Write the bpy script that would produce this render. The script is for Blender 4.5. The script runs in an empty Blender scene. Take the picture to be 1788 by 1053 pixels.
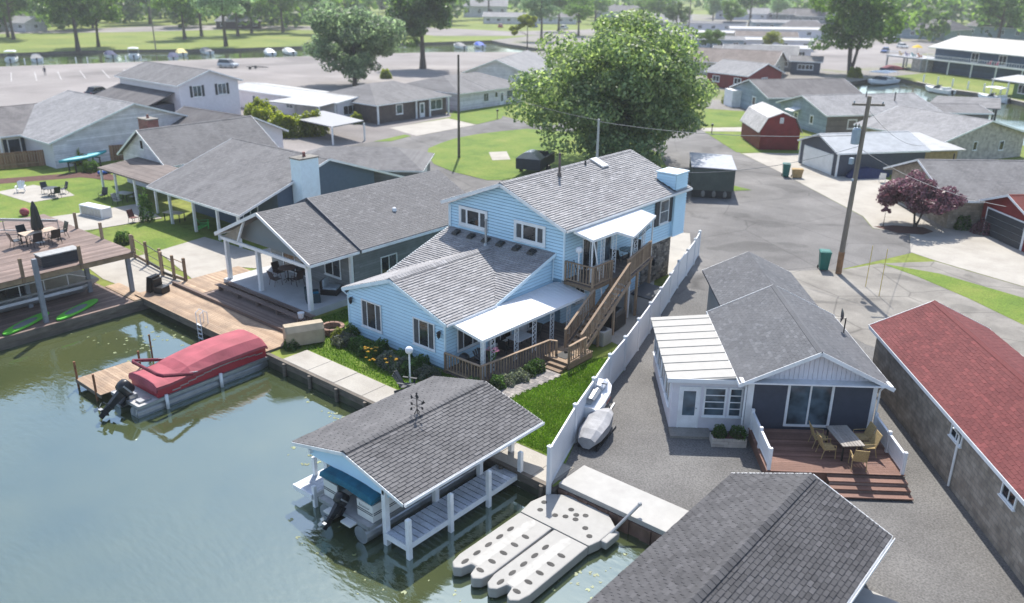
import bpy, bmesh, math, random
import numpy as np
from mathutils import Vector, Matrix
from mathutils.geometry import tessellate_polygon

SC = bpy.context.scene
COL = SC.collection
rnd = random.Random(7)
R = math.radians

# ------------------------------------------------------------ camera, sky, sun
CAM_LOC = Vector((0.0, 0.0, 19.0))
YAW, PITCH, ROLL = 0.698630926, 0.366648341, 0.0110847964
_f = Vector((-math.sin(YAW) * math.cos(PITCH), math.cos(YAW) * math.cos(PITCH), -math.sin(PITCH)))
_r = Vector((math.cos(YAW), math.sin(YAW), 0))
_u = _r.cross(_f)
_r2 = _r * math.cos(ROLL) + _u * math.sin(ROLL)
_u2 = -_r * math.sin(ROLL) + _u * math.cos(ROLL)
cd = bpy.data.cameras.new('camera')
cam = bpy.data.objects.new('camera', cd)
COL.objects.link(cam)
cam.matrix_world = Matrix(((_r2.x, _u2.x, -_f.x, CAM_LOC.x), (_r2.y, _u2.y, -_f.y, CAM_LOC.y), (_r2.z, _u2.z, -_f.z, CAM_LOC.z), (0, 0, 0, 1)))
cd.sensor_width = 36.0
cd.lens = 1471.3 / 1788 * 36
cd.clip_end = 6000
cd.dof.use_dof = True
cd.dof.focus_distance = 37.5
cd.dof.aperture_fstop = 0.30
SC.camera = cam

SUN_DIR = Vector((-0.48, 0.60, 1.06)).normalized()      # towards the sun
SUN_EL = math.asin(SUN_DIR.z)
SUN_AZ = math.atan2(SUN_DIR.x, SUN_DIR.y)
world = bpy.data.worlds.new('World')
SC.world = world
world.use_nodes = True
wn = world.node_tree
wn.nodes.clear()
sky = wn.nodes.new('ShaderNodeTexSky')
sky.sky_type = 'NISHITA'
sky.sun_disc = False
sky.sun_elevation = SUN_EL
sky.sun_rotation = SUN_AZ
sky.air_density = 1.0
sky.dust_density = 1.0
sky.ozone_density = 1.0
bg = wn.nodes.new('ShaderNodeBackground')
bg.inputs['Strength'].default_value = 0.15
wo = wn.nodes.new('ShaderNodeOutputWorld')
hz = wn.nodes.new('ShaderNodeHueSaturation')      # thin summer haze: a paler blue all over
hz.inputs['Saturation'].default_value = 0.95
wn.links.new(sky.outputs[0], hz.inputs['Color'])
wn.links.new(hz.outputs[0], bg.inputs['Color'])
wn.links.new(bg.outputs[0], wo.inputs['Surface'])
sl = bpy.data.lights.new('sun', 'SUN')
sl.energy = 4.2
sl.angle = R(0.55)
sl.color = (1.0, 0.955, 0.88)
sun = bpy.data.objects.new('sun', sl)
COL.objects.link(sun)
sun.rotation_euler = SUN_DIR.to_track_quat('Z', 'Y').to_euler()
sun.location = (0, 0, 60)
SC.view_settings.view_transform = 'Standard'
SC.view_settings.look = 'None'
SC.view_settings.gamma = 1.0
SC.view_settings.exposure = 0.78
SC.view_settings.use_curve_mapping = False

# ------------------------------------------------------------ materials
MATS = {}

def _nodes(name):
    m = bpy.data.materials.new(name)
    m.use_nodes = True
    nt = m.node_tree
    return m, nt, nt.nodes['Principled BSDF'], nt.nodes['Material Output']

def _n(nt, kind, **kw):
    nd = nt.nodes.new(kind)
    for k, v in kw.items():
        setattr(nd, k, v)
    return nd

def _ramp(nt, stops):
    r = nt.nodes.new('ShaderNodeValToRGB')
    el = r.color_ramp.elements
    while len(el) < len(stops):
        el.new(0.5)
    for e, (p, c) in zip(el, stops):
        e.position = p
        e.color = (c[0], c[1], c[2], 1) if not isinstance(c, (int, float)) else (c, c, c, 1)
    return r

def _mixc(nt, fac, a, b, mode='MIX'):
    m = nt.nodes.new('ShaderNodeMix')
    m.data_type = 'RGBA'
    m.blend_type = mode
    for i, sock, v in ((0, m.inputs[0], fac), (1, m.inputs[6], a), (2, m.inputs[7], b)):
        if isinstance(v, bpy.types.NodeSocket):
            nt.links.new(v, sock)
        elif isinstance(v, (int, float)):
            sock.default_value = v if i == 0 else (v, v, v, 1)
        else:
            sock.default_value = (*v, 1)
    return m.outputs[2]

def mat(name, col, rough=0.7, var=0.18, scale=3.0, bump=0.0, bscale=40.0, metal=0.0, spec=0.4, stain=None, stain_scale=0.6, stain_amt=0.5, stretch=None):
    """plain painted or weathered surface: base colour broken up by two sizes of noise, fine relief"""
    if name in MATS:
        return MATS[name]
    m, nt, b, out = _nodes(name)
    tc = _n(nt, 'ShaderNodeTexCoord')
    vec = tc.outputs['Object']
    if stretch:
        mp = _n(nt, 'ShaderNodeMapping')
        mp.inputs['Scale'].default_value = stretch
        nt.links.new(vec, mp.inputs['Vector'])
        vec = mp.outputs[0]
    n1 = _n(nt, 'ShaderNodeTexNoise')
    n1.inputs['Scale'].default_value = scale
    n1.inputs['Detail'].default_value = 5
    nt.links.new(vec, n1.inputs['Vector'])
    lo = tuple(max(0, c * (1 - var)) for c in col)
    hi = tuple(min(1, c * (1 + var)) for c in col)
    rp = _ramp(nt, [(0.3, lo), (0.7, hi)])
    nt.links.new(n1.outputs['Fac'], rp.inputs[0])
    c = rp.outputs[0]
    if stain:
        n2 = _n(nt, 'ShaderNodeTexNoise')
        n2.inputs['Scale'].default_value = stain_scale
        n2.inputs['Detail'].default_value = 6
        n2.inputs['Roughness'].default_value = 0.65
        nt.links.new(tc.outputs['Object'], n2.inputs['Vector'])
        r2 = _ramp(nt, [(0.46, 0.0), (0.66, stain_amt)])
        nt.links.new(n2.outputs['Fac'], r2.inputs[0])
        c = _mixc(nt, r2.outputs[0], c, stain)
    nt.links.new(c, b.inputs['Base Color'])
    b.inputs['Roughness'].default_value = rough
    b.inputs['Metallic'].default_value = metal
    b.inputs['Specular IOR Level'].default_value = spec
    if bump:
        n3 = _n(nt, 'ShaderNodeTexNoise')
        n3.inputs['Scale'].default_value = bscale
        n3.inputs['Detail'].default_value = 3
        nt.links.new(vec, n3.inputs['Vector'])
        bp = _n(nt, 'ShaderNodeBump')
        bp.inputs['Strength'].default_value = bump
        bp.inputs['Distance'].default_value = 0.02
        nt.links.new(n3.outputs['Fac'], bp.inputs['Height'])
        nt.links.new(bp.outputs[0], b.inputs['Normal'])
    MATS[name] = m
    return m

def mat_pieces(name, c0, c1, rough=0.85, stain=None, stain_scale=0.5, stain_amt=0.5, bump=0.35, bscale=70, spec=0.3, streak=None):
    """many small pieces: every piece (mesh island or object) has a tone of its own"""
    if name in MATS:
        return MATS[name]
    m, nt, b, out = _nodes(name)
    geo = _n(nt, 'ShaderNodeNewGeometry')
    oi = _n(nt, 'ShaderNodeObjectInfo')
    ad = _n(nt, 'ShaderNodeMath', operation='ADD')
    fr = _n(nt, 'ShaderNodeMath', operation='FRACT')
    nt.links.new(geo.outputs['Random Per Island'], ad.inputs[0])
    nt.links.new(oi.outputs['Random'], ad.inputs[1])
    nt.links.new(ad.outputs[0], fr.inputs[0])
    tc = _n(nt, 'ShaderNodeTexCoord')
    pos = geo.outputs['Position']
    rp = _ramp(nt, [(0.0, c0), (0.85, c1), (1.0, tuple(min(1, x * 1.25) for x in c1))])
    nt.links.new(fr.outputs[0], rp.inputs[0])
    c = rp.outputs[0]
    n1 = _n(nt, 'ShaderNodeTexNoise')
    n1.inputs['Scale'].default_value = 9
    n1.inputs['Detail'].default_value = 6
    nt.links.new(pos, n1.inputs['Vector'])
    r1 = _ramp(nt, [(0.25, 0.85), (0.75, 1.12)])
    nt.links.new(n1.outputs['Fac'], r1.inputs[0])
    c = _mixc(nt, 1.0, c, r1.outputs[0], 'MULTIPLY')
    if stain:
        n2 = _n(nt, 'ShaderNodeTexNoise')
        n2.inputs['Scale'].default_value = stain_scale
        n2.inputs['Detail'].default_value = 7
        n2.inputs['Roughness'].default_value = 0.65
        v = pos
        if streak:
            mp = _n(nt, 'ShaderNodeMapping')
            mp.inputs['Scale'].default_value = streak
            nt.links.new(pos, mp.inputs['Vector'])
            v = mp.outputs[0]
        nt.links.new(v, n2.inputs['Vector'])
        r2 = _ramp(nt, [(0.42, 0.0), (0.68, stain_amt)])
        nt.links.new(n2.outputs['Fac'], r2.inputs[0])
        c = _mixc(nt, r2.outputs[0], c, stain)
    nt.links.new(c, b.inputs['Base Color'])
    b.inputs['Roughness'].default_value = rough
    b.inputs['Specular IOR Level'].default_value = spec
    n3 = _n(nt, 'ShaderNodeTexNoise')
    n3.inputs['Scale'].default_value = bscale
    nt.links.new(pos, n3.inputs['Vector'])
    bp = _n(nt, 'ShaderNodeBump')
    bp.inputs['Strength'].default_value = bump
    bp.inputs['Distance'].default_value = 0.01
    nt.links.new(n3.outputs['Fac'], bp.inputs['Height'])
    nt.links.new(bp.outputs[0], b.inputs['Normal'])
    MATS[name] = m
    return m

def mat_rows(name, col, row=0.16, tab=0.33, dark=0.55, rough=0.85, stain=None, vaxis='Z', vscale=2.3, haxis='X'):
    """far roofs and walls whose courses are too small to build: rows of tabs drawn over (along, up)"""
    if name in MATS:
        return MATS[name]
    m, nt, b, out = _nodes(name)
    tc = _n(nt, 'ShaderNodeTexCoord')
    sp = _n(nt, 'ShaderNodeSeparateXYZ')
    nt.links.new(tc.outputs['Object'], sp.inputs[0])
    mu = _n(nt, 'ShaderNodeMath', operation='MULTIPLY')
    mu.inputs[1].default_value = vscale
    nt.links.new(sp.outputs[vaxis], mu.inputs[0])
    cb = _n(nt, 'ShaderNodeCombineXYZ')
    if haxis == 'XY':
        ad = _n(nt, 'ShaderNodeMath', operation='ADD')
        nt.links.new(sp.outputs['X'], ad.inputs[0]); nt.links.new(sp.outputs['Y'], ad.inputs[1])
        nt.links.new(ad.outputs[0], cb.inputs[0])
    else:
        nt.links.new(sp.outputs[haxis], cb.inputs[0])
    nt.links.new(mu.outputs[0], cb.inputs[1])
    br = _n(nt, 'ShaderNodeTexBrick')
    br.inputs['Scale'].default_value = 1.0
    br.inputs['Brick Width'].default_value = tab
    br.inputs['Row Height'].default_value = row
    br.inputs['Mortar Size'].default_value = row * 0.07
    br.inputs['Color1'].default_value = (*[c * 0.84 for c in col], 1)
    br.inputs['Color2'].default_value = (*[min(1, c * 1.14) for c in col], 1)
    br.inputs['Mortar'].default_value = (*[c * dark for c in col], 1)
    nt.links.new(cb.outputs[0], br.inputs['Vector'])
    n1 = _n(nt, 'ShaderNodeTexNoise')
    n1.inputs['Scale'].default_value = 1.1
    n1.inputs['Detail'].default_value = 7
    n1.inputs['Roughness'].default_value = 0.7
    nt.links.new(tc.outputs['Object'], n1.inputs['Vector'])
    r1 = _ramp(nt, [(0.3, 0.78), (0.7, 1.16)])
    nt.links.new(n1.outputs['Fac'], r1.inputs[0])
    c = _mixc(nt, 1.0, br.outputs['Color'], r1.outputs[0], 'MULTIPLY')
    if stain:
        mp = _n(nt, 'ShaderNodeMapping')
        mp.inputs['Scale'].default_value = (0.9, 0.25, 0.25)
        nt.links.new(tc.outputs['Object'], mp.inputs['Vector'])
        n2 = _n(nt, 'ShaderNodeTexNoise')
        n2.inputs['Scale'].default_value = 0.9
        n2.inputs['Detail'].default_value = 6
        nt.links.new(mp.outputs[0], n2.inputs['Vector'])
        r2 = _ramp(nt, [(0.45, 0.0), (0.7, 0.55)])
        nt.links.new(n2.outputs['Fac'], r2.inputs[0])
        c = _mixc(nt, r2.outputs[0], c, stain)
    nt.links.new(c, b.inputs['Base Color'])
    b.inputs['Roughness'].default_value = rough
    b.inputs['Specular IOR Level'].default_value = 0.3
    bp = _n(nt, 'ShaderNodeBump')
    bp.inputs['Strength'].default_value = 0.4
    bp.inputs['Distance'].default_value = 0.02
    nt.links.new(br.outputs['Fac'], bp.inputs['Height'])
    bp.invert = True
    nt.links.new(bp.outputs[0], b.inputs['Normal'])
    MATS[name] = m
    return m

def mat_glass(name='window_glass', col=(0.018, 0.022, 0.026)):
    if name in MATS:
        return MATS[name]
    m, nt, b, out = _nodes(name)
    tc = _n(nt, 'ShaderNodeTexCoord')
    n1 = _n(nt, 'ShaderNodeTexNoise')
    n1.inputs['Scale'].default_value = 1.4
    nt.links.new(tc.outputs['Object'], n1.inputs['Vector'])
    rp = _ramp(nt, [(0.35, tuple(c * 0.5 for c in col)), (0.7, tuple(c * 2.2 for c in col))])
    nt.links.new(n1.outputs['Fac'], rp.inputs[0])
    nt.links.new(rp.outputs[0], b.inputs['Base Color'])
    b.inputs['Roughness'].default_value = 0.04
    b.inputs['Specular IOR Level'].default_value = 0.6
    MATS[name] = m
    return m

def mat_leaf(name, dark, light, trans=0.55, rough=0.45, through=(1.9, 1.95, 1.0)):
    if name in MATS:
        return MATS[name]
    m, nt, b, out = _nodes(name)
    geo = _n(nt, 'ShaderNodeNewGeometry')
    oi = _n(nt, 'ShaderNodeObjectInfo')
    rp = _ramp(nt, [(0.0, dark), (0.7, tuple((a + c) / 2 for a, c in zip(dark, light))), (1.0, light)])
    nt.links.new(geo.outputs['Random Per Island'], rp.inputs[0])
    n1 = _n(nt, 'ShaderNodeTexNoise')
    n1.inputs['Scale'].default_value = 0.55
    n1.inputs['Detail'].default_value = 3
    nt.links.new(geo.outputs['Position'], n1.inputs['Vector'])
    r1 = _ramp(nt, [(0.3, 0.72), (0.7, 1.3)])
    nt.links.new(n1.outputs['Fac'], r1.inputs[0])
    c = _mixc(nt, 1.0, rp.outputs[0], r1.outputs[0], 'MULTIPLY')
    r3 = _ramp(nt, [(0.0, 0.8), (1.0, 1.2)])
    nt.links.new(oi.outputs['Random'], r3.inputs[0])
    c = _mixc(nt, 1.0, c, r3.outputs[0], 'MULTIPLY')
    nt.links.new(c, b.inputs['Base Color'])
    b.inputs['Roughness'].default_value = rough
    b.inputs['Specular IOR Level'].default_value = 0.35
    tr = _n(nt, 'ShaderNodeBsdfTranslucent')
    nt.links.new(_mixc(nt, 1.0, c, through, 'MULTIPLY'), tr.inputs['Color'])
    mx = _n(nt, 'ShaderNodeMixShader')
    mx.inputs[0].default_value = trans
    nt.links.new(b.outputs[0], mx.inputs[1])
    nt.links.new(tr.outputs[0], mx.inputs[2])
    nt.links.new(mx.outputs[0], out.inputs['Surface'])
    MATS[name] = m
    return m

def mat_ground(name, stops, scale=0.35, fine=30.0, fine_amt=0.25, rough=0.9, bump=0.4, spec=0.25, cracks=None, patches=None):
    """ground covers: large patches, mid mottling and grain, all in world coordinates"""
    if name in MATS:
        return MATS[name]
    m, nt, b, out = _nodes(name)
    geo = _n(nt, 'ShaderNodeNewGeometry')
    pos = geo.outputs['Position']
    n1 = _n(nt, 'ShaderNodeTexNoise')
    n1.inputs['Scale'].default_value = scale
    n1.inputs['Detail'].default_value = 9
    n1.inputs['Roughness'].default_value = 0.62
    nt.links.new(pos, n1.inputs['Vector'])
    rp = _ramp(nt, stops)
    nt.links.new(n1.outputs['Fac'], rp.inputs[0])
    n2 = _n(nt, 'ShaderNodeTexNoise')
    n2.inputs['Scale'].default_value = fine
    n2.inputs['Detail'].default_value = 4
    nt.links.new(pos, n2.inputs['Vector'])
    r2 = _ramp(nt, [(0.3, 1 - fine_amt), (0.7, 1 + fine_amt)])
    nt.links.new(n2.outputs['Fac'], r2.inputs[0])
    c = _mixc(nt, 1.0, rp.outputs[0], r2.outputs[0], 'MULTIPLY')
    if patches:       # old repairs and oil stains, with outlines of their own
        n5 = _n(nt, 'ShaderNodeTexNoise')
        n5.inputs['Scale'].default_value = patches
        n5.inputs['Detail'].default_value = 4
        n5.inputs['Distortion'].default_value = 0.6
        nt.links.new(pos, n5.inputs['Vector'])
        r5 = _ramp(nt, [(0.38, 1.18), (0.46, 1.0), (0.58, 0.98), (0.64, 0.74)])
        nt.links.new(n5.outputs['Fac'], r5.inputs[0])
        c = _mixc(nt, 1.0, c, r5.outputs[0], 'MULTIPLY')
    if cracks:
        v = _n(nt, 'ShaderNodeTexVoronoi', feature='DISTANCE_TO_EDGE')
        v.inputs['Scale'].default_value = cracks[0]
        n4 = _n(nt, 'ShaderNodeTexNoise')
        n4.inputs['Scale'].default_value = cracks[0] * 4
        nt.links.new(pos, n4.inputs['Vector'])
        ad = _mixc(nt, 0.25, pos, n4.outputs['Color'], 'ADD')
        nt.links.new(ad, v.inputs['Vector'])
        r4 = _ramp(nt, [(0.0, cracks[1]), (cracks[2], 1.0)])
        nt.links.new(v.outputs['Distance'], r4.inputs[0])
        c = _mixc(nt, 1.0, c, r4.outputs[0], 'MULTIPLY')
    nt.links.new(c, b.inputs['Base Color'])
    b.inputs['Roughness'].default_value = rough
    b.inputs['Specular IOR Level'].default_value = spec
    bp = _n(nt, 'ShaderNodeBump')
    bp.inputs['Strength'].default_value = bump
    bp.inputs['Distance'].default_value = 0.03
    nt.links.new(n2.outputs['Fac'], bp.inputs['Height'])
    nt.links.new(bp.outputs[0], b.inputs['Normal'])
    MATS[name] = m
    return m

def mat_water():
    m, nt, b, out = _nodes('canal_water')
    geo = _n(nt, 'ShaderNodeNewGeometry')
    pos = geo.outputs['Position']
    n1 = _n(nt, 'ShaderNodeTexNoise')
    n1.inputs['Scale'].default_value = 0.22
    n1.inputs['Detail'].default_value = 6
    nt.links.new(pos, n1.inputs['Vector'])
    rp = _ramp(nt, [(0.3, (0.046, 0.062, 0.026)), (0.55, (0.066, 0.080, 0.032)), (0.75, (0.085, 0.096, 0.038))])
    nt.links.new(n1.outputs['Fac'], rp.inputs[0])
    nt.links.new(rp.outputs[0], b.inputs['Base Color'])
    b.inputs['Roughness'].default_value = 0.05
    b.inputs['IOR'].default_value = 2.3
    b.inputs['Specular Tint'].default_value = (0.74, 0.92, 1.0, 1)
    b.inputs['Specular IOR Level'].default_value = 0.8
    mp = _n(nt, 'ShaderNodeMapping')
    mp.inputs['Scale'].default_value = (1.0, 2.2, 1.0)
    mp.inputs['Rotation'].default_value = (0, 0, R(25))
    nt.links.new(pos, mp.inputs['Vector'])
    n2 = _n(nt, 'ShaderNodeTexNoise')
    n2.inputs['Scale'].default_value = 1.6
    n2.inputs['Detail'].default_value = 4
    nt.links.new(mp.outputs[0], n2.inputs['Vector'])
    n3 = _n(nt, 'ShaderNodeTexNoise')
    n3.inputs['Scale'].default_value = 0.12
    n3.inputs['Detail'].default_value = 2
    nt.links.new(pos, n3.inputs['Vector'])
    r3 = _ramp(nt, [(0.42, 0.05), (0.62, 1.0)])
    nt.links.new(n3.outputs['Fac'], r3.inputs[0])
    mu = _n(nt, 'ShaderNodeMath', operation='MULTIPLY')
    nt.links.new(n2.outputs['Fac'], mu.inputs[0])
    nt.links.new(r3.outputs[0], mu.inputs[1])
    bp = _n(nt, 'ShaderNodeBump')
    bp.inputs['Strength'].default_value = 0.55
    bp.inputs['Distance'].default_value = 0.04
    nt.links.new(mu.outputs[0], bp.inputs['Height'])
    nt.links.new(bp.outputs[0], b.inputs['Normal'])
    return m

def mat_brick(name, c0, c1, mortar, bw=0.22, bh=0.075):
    if name in MATS:
        return MATS[name]
    m, nt, b, out = _nodes(name)
    tc = _n(nt, 'ShaderNodeTexCoord')
    sp = _n(nt, 'ShaderNodeSeparateXYZ')
    nt.links.new(tc.outputs['Object'], sp.inputs[0])
    ad = _n(nt, 'ShaderNodeMath', operation='ADD')
    nt.links.new(sp.outputs['X'], ad.inputs[0])
    nt.links.new(sp.outputs['Y'], ad.inputs[1])
    cb = _n(nt, 'ShaderNodeCombineXYZ')
    nt.links.new(ad.outputs[0], cb.inputs[0])
    nt.links.new(sp.outputs['Z'], cb.inputs[1])
    br = _n(nt, 'ShaderNodeTexBrick')
    br.inputs['Scale'].default_value = 1.0
    br.inputs['Brick Width'].default_value = bw
    br.inputs['Row Height'].default_value = bh
    br.inputs['Mortar Size'].default_value = 0.010
    br.inputs['Color1'].default_value = (*c0, 1)
    br.inputs['Color2'].default_value = (*c1, 1)
    br.inputs['Mortar'].default_value = (*mortar, 1)
    nt.links.new(cb.outputs[0], br.inputs['Vector'])
    n1 = _n(nt, 'ShaderNodeTexNoise')
    n1.inputs['Scale'].default_value = 2.0
    n1.inputs['Detail'].default_value = 7
    nt.links.new(tc.outputs['Object'], n1.inputs['Vector'])
    r1 = _ramp(nt, [(0.3, 0.7), (0.7, 1.25)])
    nt.links.new(n1.outputs['Fac'], r1.inputs[0])
    c = _mixc(nt, 1.0, br.outputs['Color'], r1.outputs[0], 'MULTIPLY')
    nt.links.new(c, b.inputs['Base Color'])
    b.inputs['Roughness'].default_value = 0.9
    bp = _n(nt, 'ShaderNodeBump')
    bp.invert = True
    bp.inputs['Strength'].default_value = 0.5
    bp.inputs['Distance'].default_value = 0.01
    nt.links.new(br.outputs['Fac'], bp.inputs['Height'])
    nt.links.new(bp.outputs[0], b.inputs['Normal'])
    MATS[name] = m
    return m

# ------------------------------------------------------------ mesh builder
EACH = {'post', 'fascia', 'corner_board', 'support_post', 'porch_post', 'awning_post', 'deck_post', 'stair_post', 'rail_post', 'porch_beam', 'stringer', 'lift_beam', 'rim', 'rail', 'balcony_rail', 'skirt', 'beam', 'frame', 'step_flashing', 'bench_seat'}

class MB:
    def __init__(s):
        s.v = []; s.f = []; s.mi = []; s.cut = []
    def add(s, vs, fs, m=0):
        o = len(s.v)
        s.cut.append((o, len(s.f)))
        s.v.extend([tuple(p) for p in vs])
        for f in fs:
            s.f.append(tuple(i + o for i in f)); s.mi.append(m)
        return s
    def box(s, x0, y0, z0, x1, y1, z1, m=0):
        x0, x1 = min(x0, x1), max(x0, x1); y0, y1 = min(y0, y1), max(y0, y1); z0, z1 = min(z0, z1), max(z0, z1)
        v = [(x0, y0, z0), (x1, y0, z0), (x1, y1, z0), (x0, y1, z0), (x0, y0, z1), (x1, y0, z1), (x1, y1, z1), (x0, y1, z1)]
        return s.add(v, [(3, 2, 1, 0), (4, 5, 6, 7), (0, 1, 5, 4), (1, 2, 6, 5), (2, 3, 7, 6), (3, 0, 4, 7)], m)
    def frame(s, o, U, V, N, u0, u1, v0, v1, n0, n1, m=0):
        o = Vector(o); U = Vector(U); V = Vector(V); N = Vector(N)
        v = [o + U * u + V * w + N * n for n in (n0, n1) for (u, w) in ((u0, v0), (u1, v0), (u1, v1), (u0, v1))]
        return s.add(v, [(3, 2, 1, 0), (4, 5, 6, 7), (0, 1, 5, 4), (1, 2, 6, 5), (2, 3, 7, 6), (3, 0, 4, 7)], m)
    def bar(s, p, q, w, h=None, m=0, up=(0, 0, 1)):
        h = w if h is None else h
        p = Vector(p); q = Vector(q); d = (q - p).normalized(); up = Vector(up)
        if abs(d.dot(up)) > 0.99:
            up = Vector((0, 1, 0)) if abs(d.y) < 0.9 else Vector((1, 0, 0))
        a = d.cross(up).normalized(); b = a.cross(d).normalized()
        v = [c + a * (i * w / 2) + b * (j * h / 2) for c in (p, q) for (i, j) in ((-1, -1), (1, -1), (1, 1), (-1, 1))]
        return s.add(v, [(3, 2, 1, 0), (4, 5, 6, 7), (0, 1, 5, 4), (1, 2, 6, 5), (2, 3, 7, 6), (3, 0, 4, 7)], m)
    def tube(s, pts, r, n=8, m=0, cap=True):
        pts = [Vector(p) for p in pts]
        rs = r if isinstance(r, (list, tuple)) else [r] * len(pts)
        vs = []; prev = None
        for i, p in enumerate(pts):
            d = (pts[min(i + 1, len(pts) - 1)] - pts[max(i - 1, 0)]).normalized()
            up = Vector((0, 0, 1)) if abs(d.z) < 0.95 else Vector((1, 0, 0))
            a = d.cross(up).normalized() if prev is None else (prev - d * prev.dot(d)).normalized()
            b = d.cross(a); prev = a
            vs += [p + (a * math.cos(2 * math.pi * k / n) + b * math.sin(2 * math.pi * k / n)) * rs[i] for k in range(n)]
        fs = [(i * n + k, i * n + (k + 1) % n, (i + 1) * n + (k + 1) % n, (i + 1) * n + k) for i in range(len(pts) - 1) for k in range(n)]
        if cap:
            fs += [tuple(range(n - 1, -1, -1)), tuple((len(pts) - 1) * n + k for k in range(n))]
        return s.add(vs, fs, m)
    def lathe(s, prof, n=12, c=(0, 0, 0), m=0):
        vs = [(c[0] + r * math.cos(2 * math.pi * k / n), c[1] + r * math.sin(2 * math.pi * k / n), c[2] + z) for (r, z) in prof for k in range(n)]
        fs = [(i * n + k, i * n + (k + 1) % n, (i + 1) * n + (k + 1) % n, (i + 1) * n + k) for i in range(len(prof) - 1) for k in range(n)]
        fs += [tuple(range(n - 1, -1, -1)), tuple((len(prof) - 1) * n + k for k in range(n))]
        return s.add(vs, fs, m)
    def prism(s, pts, z0, z1, m=0, mt=None):
        n = len(pts)
        area = sum(pts[i][0] * pts[(i + 1) % n][1] - pts[(i + 1) % n][0] * pts[i][1] for i in range(n))
        if area < 0:
            pts = list(reversed(pts))
        vs = [(p[0], p[1], z0) for p in pts] + [(p[0], p[1], z1) for p in pts]
        tri = tessellate_polygon([[Vector((p[0], p[1], 0)) for p in pts]])
        up = []
        for t in tri:
            a, b, c = (Vector((*pts[i][:2], 0)) for i in t)
            up.append(t if (b - a).cross(c - a).z > 0 else (t[0], t[2], t[1]))
        s.add(vs, [tuple(i + n for i in t) for t in up], m if mt is None else mt)
        o = len(s.v) - 2 * n
        for t in up:
            s.f.append((t[0] + o, t[2] + o, t[1] + o)); s.mi.append(m)
        for i in range(n):
            s.f.append((o + i, o + (i + 1) % n, o + n + (i + 1) % n, o + n + i)); s.mi.append(m)
        return s
    def slab(s, pts, d, m=0):
        """a planar 3-D polygon (counter-clockwise from outside) given thickness along -d"""
        pts = [Vector(p) for p in pts]; d = Vector(d); n = len(pts)
        s.add(pts + [p - d for p in pts], [tuple(range(n)), tuple(range(2 * n - 1, n - 1, -1))] + [(i, n + i, n + (i + 1) % n, (i + 1) % n) for i in range(n)], m)
        return s
    def loft(s, rings, m=0, cap=True, closed=True):
        n = len(rings[0]); o = [p for r in rings for p in r]
        kk = n if closed else n - 1
        fs = [(i * n + k, i * n + (k + 1) % n, (i + 1) * n + (k + 1) % n, (i + 1) * n + k) for i in range(len(rings) - 1) for k in range(kk)]
        if cap:
            fs += [tuple(range(n - 1, -1, -1)), tuple((len(rings) - 1) * n + k for k in range(n))]
        return s.add(o, fs, m)
    def ball(s, c, rx, ry=None, rz=None, n=10, m=0, k=6):
        ry = rx if ry is None else ry; rz = rx if rz is None else rz
        rings = [[(c[0] + rx * math.sin(a) * math.cos(2 * math.pi * j / n), c[1] + ry * math.sin(a) * math.sin(2 * math.pi * j / n), c[2] - rz * math.cos(a)) for j in range(n)] for a in [math.pi * (i + 0.15) / (k + 0.3) for i in range(k + 1)]]
        return s.loft(rings, m)
    def mesh(s, name, mats):
        me = bpy.data.meshes.new(name)
        me.from_pydata(s.v, [], s.f)
        for mm in (mats if isinstance(mats, (list, tuple)) else [mats]):
            me.materials.append(mm)
        if any(s.mi):
            me.polygons.foreach_set('material_index', s.mi)
        return me
    def build(s, name, mats, parent=None, world=False, smooth=False, kind=None, loc=None, label=None, bevel=0):
        if world and parent is not None:
            l = parent.location
            if parent.parent is not None:
                l = l + parent.parent.location
            s.v = [(a - l.x, b - l.y, c - l.z) for a, b, c in s.v]
        if name in EACH and len(s.cut) > 1 and all(b - a == 8 for a, b in zip([c[0] for c in s.cut], [c[0] for c in s.cut[1:]] + [len(s.v)])):
            ends = s.cut[1:] + [(len(s.v), len(s.f))]
            for (v0, f0), (v1, f1) in zip(s.cut, ends):        # separate lengths of timber: an object each
                one = MB(); one.add(s.v[v0:v1], [tuple(i - v0 for i in f) for f in s.f[f0:f1]])
                o = one.build(name, mats, parent, kind=kind, loc=loc, label=label, bevel=bevel)
            return o
        me = s.mesh(name, mats)
        o = bpy.data.objects.new(name, me)
        COL.objects.link(o)
        if parent is not None:
            o.parent = parent
        if loc is not None:
            o.location = loc
        if smooth:
            me.polygons.foreach_set('use_smooth', [True] * len(me.polygons))
        if kind:
            o['kind'] = kind
        if label:
            o['label'] = label
        if bevel:
            md = o.modifiers.new('bevel', 'BEVEL'); md.width = bevel; md.segments = 2; md.limit_method = 'ANGLE'
        return o

def tag(o, label, cat, group=None):
    o['label'] = label; o['category'] = cat
    if group:
        o['group'] = group
    return o

def thing(name, label, cat, loc=(0, 0, 0), rz=0.0, group=None, scale=None):
    o = bpy.data.objects.new(name, None)
    o.empty_display_size = 0.3
    COL.objects.link(o)
    o.location = (loc[0], loc[1], loc[2] if len(loc) > 2 else 0.0)
    o.rotation_euler = (0, 0, rz)
    if scale:
        o.scale = (scale,) * 3
    return tag(o, label, cat, group)

def piece(name, me, parent, M=None, loc=None, rot=None, sc=None):
    """an object that shares an existing mesh"""
    o = bpy.data.objects.new(name, me)
    COL.objects.link(o)
    o.parent = parent
    if M is not None:
        o.matrix_local = M
    if loc is not None:
        o.location = loc
    if rot is not None:
        o.rotation_euler = rot
    if sc is not None:
        o.scale = sc
    return o

def copy_tree(o, parent=None):
    c = o.copy(); COL.objects.link(c)
    if parent is not None:
        c.parent = parent
        c.matrix_parent_inverse = o.matrix_parent_inverse.copy()
    for ch in list(o.children):
        copy_tree(ch, c)
    return c

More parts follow.
